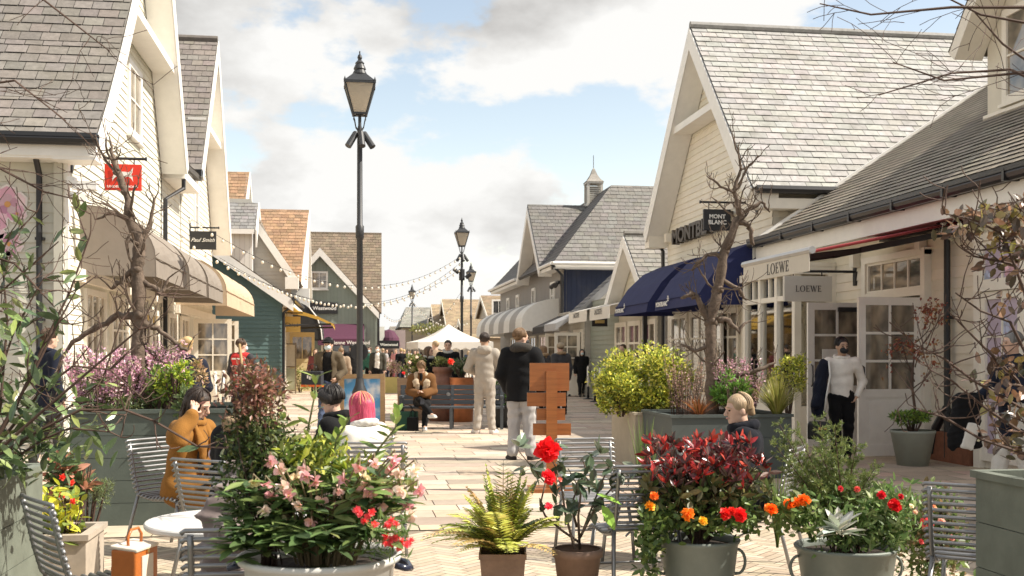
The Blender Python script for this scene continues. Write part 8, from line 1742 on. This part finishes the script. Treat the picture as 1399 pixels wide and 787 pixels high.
# 16 person far right
J16 = stride(.12, elR=(.28, .08, 1.16), wrR=(.2, .26, 1.06), haR=(.16, .33, 1.05), elL=(-.27, .05, 1.14), wrL=(-.18, .22, 1.0), haL=(-.12, .28, .98))
human('grey haired person in dark coat and white trousers passing the floral doors', P(1385, 11.9), HEAD(95), 1.72, J16, .012, None, 0, -.05, top=(NVY, .03, .62, 1, 'coat'), bottom=(WHT, .03, 'trousers'), hair=(hm('grey', (.20, .19, .18)), 'short'), eyes=True)
cc_ = thing('carried_coat', 'black coat with white lining slung over the arm of the grey haired person', 'coat', P(1347, 11.7), HEAD(95)); S = SDF(); S.rc((0, .08, 1.03), (.04, .26, 1.0), .06, .07, .05); S.bx((.02, .2, .76), (.035, .11, .24), None, .03, .05); S.rc((.02, .3, .95), (.03, .36, .52), .05, .055, .03); S.build('cloth', BLK, cc_, .014, .014, 9)
S = SDF(); S.bx((-.045, .2, .62), (.012, .06, .13), rotm(0, .3), .012, .01); S.build('lining', WHT, cc_, .014, .008, 2)
# 17 blonde seated
human('blonde woman with tied hair in black padded jacket seated behind the red leaved bush', P(1031, 7.75), HEAD(84), 1.56, sit(.43, .42, .08, .1), .008, None, .3, -.1, top=(cl('navy_quilt', (.010, .011, .016), spec=.12), .05, .5, 1, 'padded_jacket'), bottom=(BLK, .014), hair=(HFAIR, 'tied'), eyes=True, collar=(cl('navy_quilt', (.010, .011, .016), spec=.12), .035, 'collar'), wr=.014, extra=lambda root, J, hp, Rm, sc: strands(root, hp, HFAIR, 90, .0, .0035, (.088, .106, .096), 1.95, 6, sc))
# 18 couple and others on the right side of the street
human('man in black with black mask walking beside the woman with pale mask', P(783, 38.5), HEAD(170), 1.78, stride(.12), .02, SKIN2, 0, 0, top=(BLK, .03, None, 1), bottom=(BLK, .015), hair=(HBLK, 'short'), mask=MKK)
human('woman in black hooded coat with pale blue mask walking beside a man', P(795, 38), HEAD(185), 1.64, stride(.1), .02, None, 0, 0, top=(BLK, .03, .5, 1, 'coat'), bottom=(BLK, .015), hair=(HBLK, 'long'), mask=MKB)
hn = human('person in pale beanie and dark coat beyond the tall man in black', P(766, 27), HEAD(30), 1.75, stand(), .017, None, 0, 0, top=(cl('charcoal', (.05, .05, .055)), .03, .6, 1, 'coat'), bottom=(BLK, .015), hair=(HBRN, 'short'), collar=(FURT, .03, 'scarf'))
S = SDF(); S.ell((0, .005, 1.69), (.096, .112, .085)); S.build('beanie', cl('beige_knit', (.36, .29, .2)), hn, .014)
human('brown haired woman partly hidden beyond the tall man in black', P(742, 29), HEAD(50), 1.7, stand(), .018, None, 0, 0, top=(cl('charcoal', (.05, .05, .055)), .03, .6, 1, 'coat'), bottom=(BLK, .015), hair=(HLB, 'long'), collar=(FURT, .04, 'scarf'))
human('dark clothed shopper standing behind the yellow green hedge', P(851, 27), HEAD(150), 1.72, stand(), .018, None, 0, 0, top=(BLK, .025, None, 1), bottom=(BLK, .015), hair=(HBRN, 'short'))
sh_ = human('man in white tee, dark jacket and cap facing the camera behind the lamp post', P(516, 39), HEAD(180), 1.78, stand(), .018, None, 0, 0, top=(WHT, .012, None, .6, 'tee'), bottom=(BLK, .015), hair=(HBLK, 'short'), mask=mat('mask_white', (.7, .7, .68), .7, .04)); open_jacket(sh_, stand(), 1.78 / 1.75, cl('dark_olive', (.045, .042, .03)), .03, res=.018)
human('person in teal green jacket behind the man in white tee', P(505, 43), HEAD(160), 1.75, stand(), .02, None, 0, 0, top=(cl('teal', (.03, .13, .10)), .025, None, 1), bottom=(BLK, .014), hair=(HBRN, 'short'), mask=MKB)
human('person in white top walking just behind the masked walker', P(466, 31), HEAD(10), 1.66, stride(.15), .018, None, 0, 0, top=(cl('sand', (.3, .22, .15)), .025, .7, 1), bottom=(WHT, .02), hair=(HLB, 'short'))
human('dark clothed man left of the lamp post near the purple awning', P(481, 36), HEAD(20), 1.8, stand(), .02, None, 0, 0, top=(BLK, .03, None, 1), bottom=(BLK, .014), hair=(HBLK, 'short'))
human('shopper in dark red top by the leafy shop bush', P(437 - 6, 40), HEAD(185), 1.66, stand(), .02, None, 0, 0, top=(cl('maroon', (.16, .04, .04)), .02, None, 1), bottom=(BLK, .014), hair=(HBRN, 'long'))
# far crowd: a few posed figures copied with other clothes
PAL = [BLK, NVY, cl('sand', (.3, .22, .15)), cl('maroon', (.16, .04, .04)), LGREY, OLIVE, WHT, JEAN, TAN_, cl('charcoal', (.05, .05, .055)), cl('rose', (.45, .2, .2)), cl('teal', (.03, .13, .10))]
PN = ['black', 'navy', 'sand coloured', 'maroon', 'light grey', 'olive', 'white', 'denim blue', 'tan', 'charcoal', 'rose', 'teal']
prot = [human('far shopper', P(500, 60), HEAD(180), 1.74, stride(.15), .03, None, 0, 0, top=(BLK, .03, None, 1, 'top'), bottom=(BLK, .02), hair=(HBRN, 'short')), human('far shopper', P(500, 60), HEAD(10), 1.66, stand(), .03, None, 0, 0, top=(BLK, .035, .6, 1, 'top'), bottom=(BLK, .02), hair=(HBRN, 'long'))]
spots = [(528, 62), (536, 70), (541, 58), (547, 75), (552, 66), (531, 80), (558, 82), (571, 70), (523, 54), (545, 92), (538, 97), (552, 104), (527, 108), (534, 118), (561, 95), (575, 100), (604, 62), (590, 72), (675, 58), (684, 66), (656, 72), (668, 84), (700, 46), (640, 66), (548, 52), (567, 58), (520, 72), (556, 112), (543, 124), (732, 44), (715, 52)]
HM = [HBRN, HBLK, HLB, HFAIR, HBLO]
for i, (px, d) in enumerate(spots):
    src = prot[i % 2]; c = src if i < 2 else copy_tree(src); c.location = P(px, d); c.rotation_euler = (0, 0, HEAD(random.choice((180, 170, 200, 0, 15, -20)))); a, b_ = PAL[(i * 5) % 12], PAL[(i * 7 + 1) % 12]
    where = 'beyond the green shop' if px < 580 else ('by the canopy tent' if px < 660 else 'under the striped awning')
    c['label'] = f"distant {'walking' if i % 2 == 0 else 'long haired'} shopper, {PN[(i * 5) % 12]} top, {PN[(i * 7 + 1) % 12]} trousers, {where}"; c['group'] = 'distant shoppers in the street'
    for o in c.children:
        n = o.name.split('.')[0]; mm = {'top': a, 'trousers': b_, 'hair': HM[i % 5]}.get(n)
        if mm: o.material_slots[0].link = 'OBJECT'; o.material_slots[0].material = mm
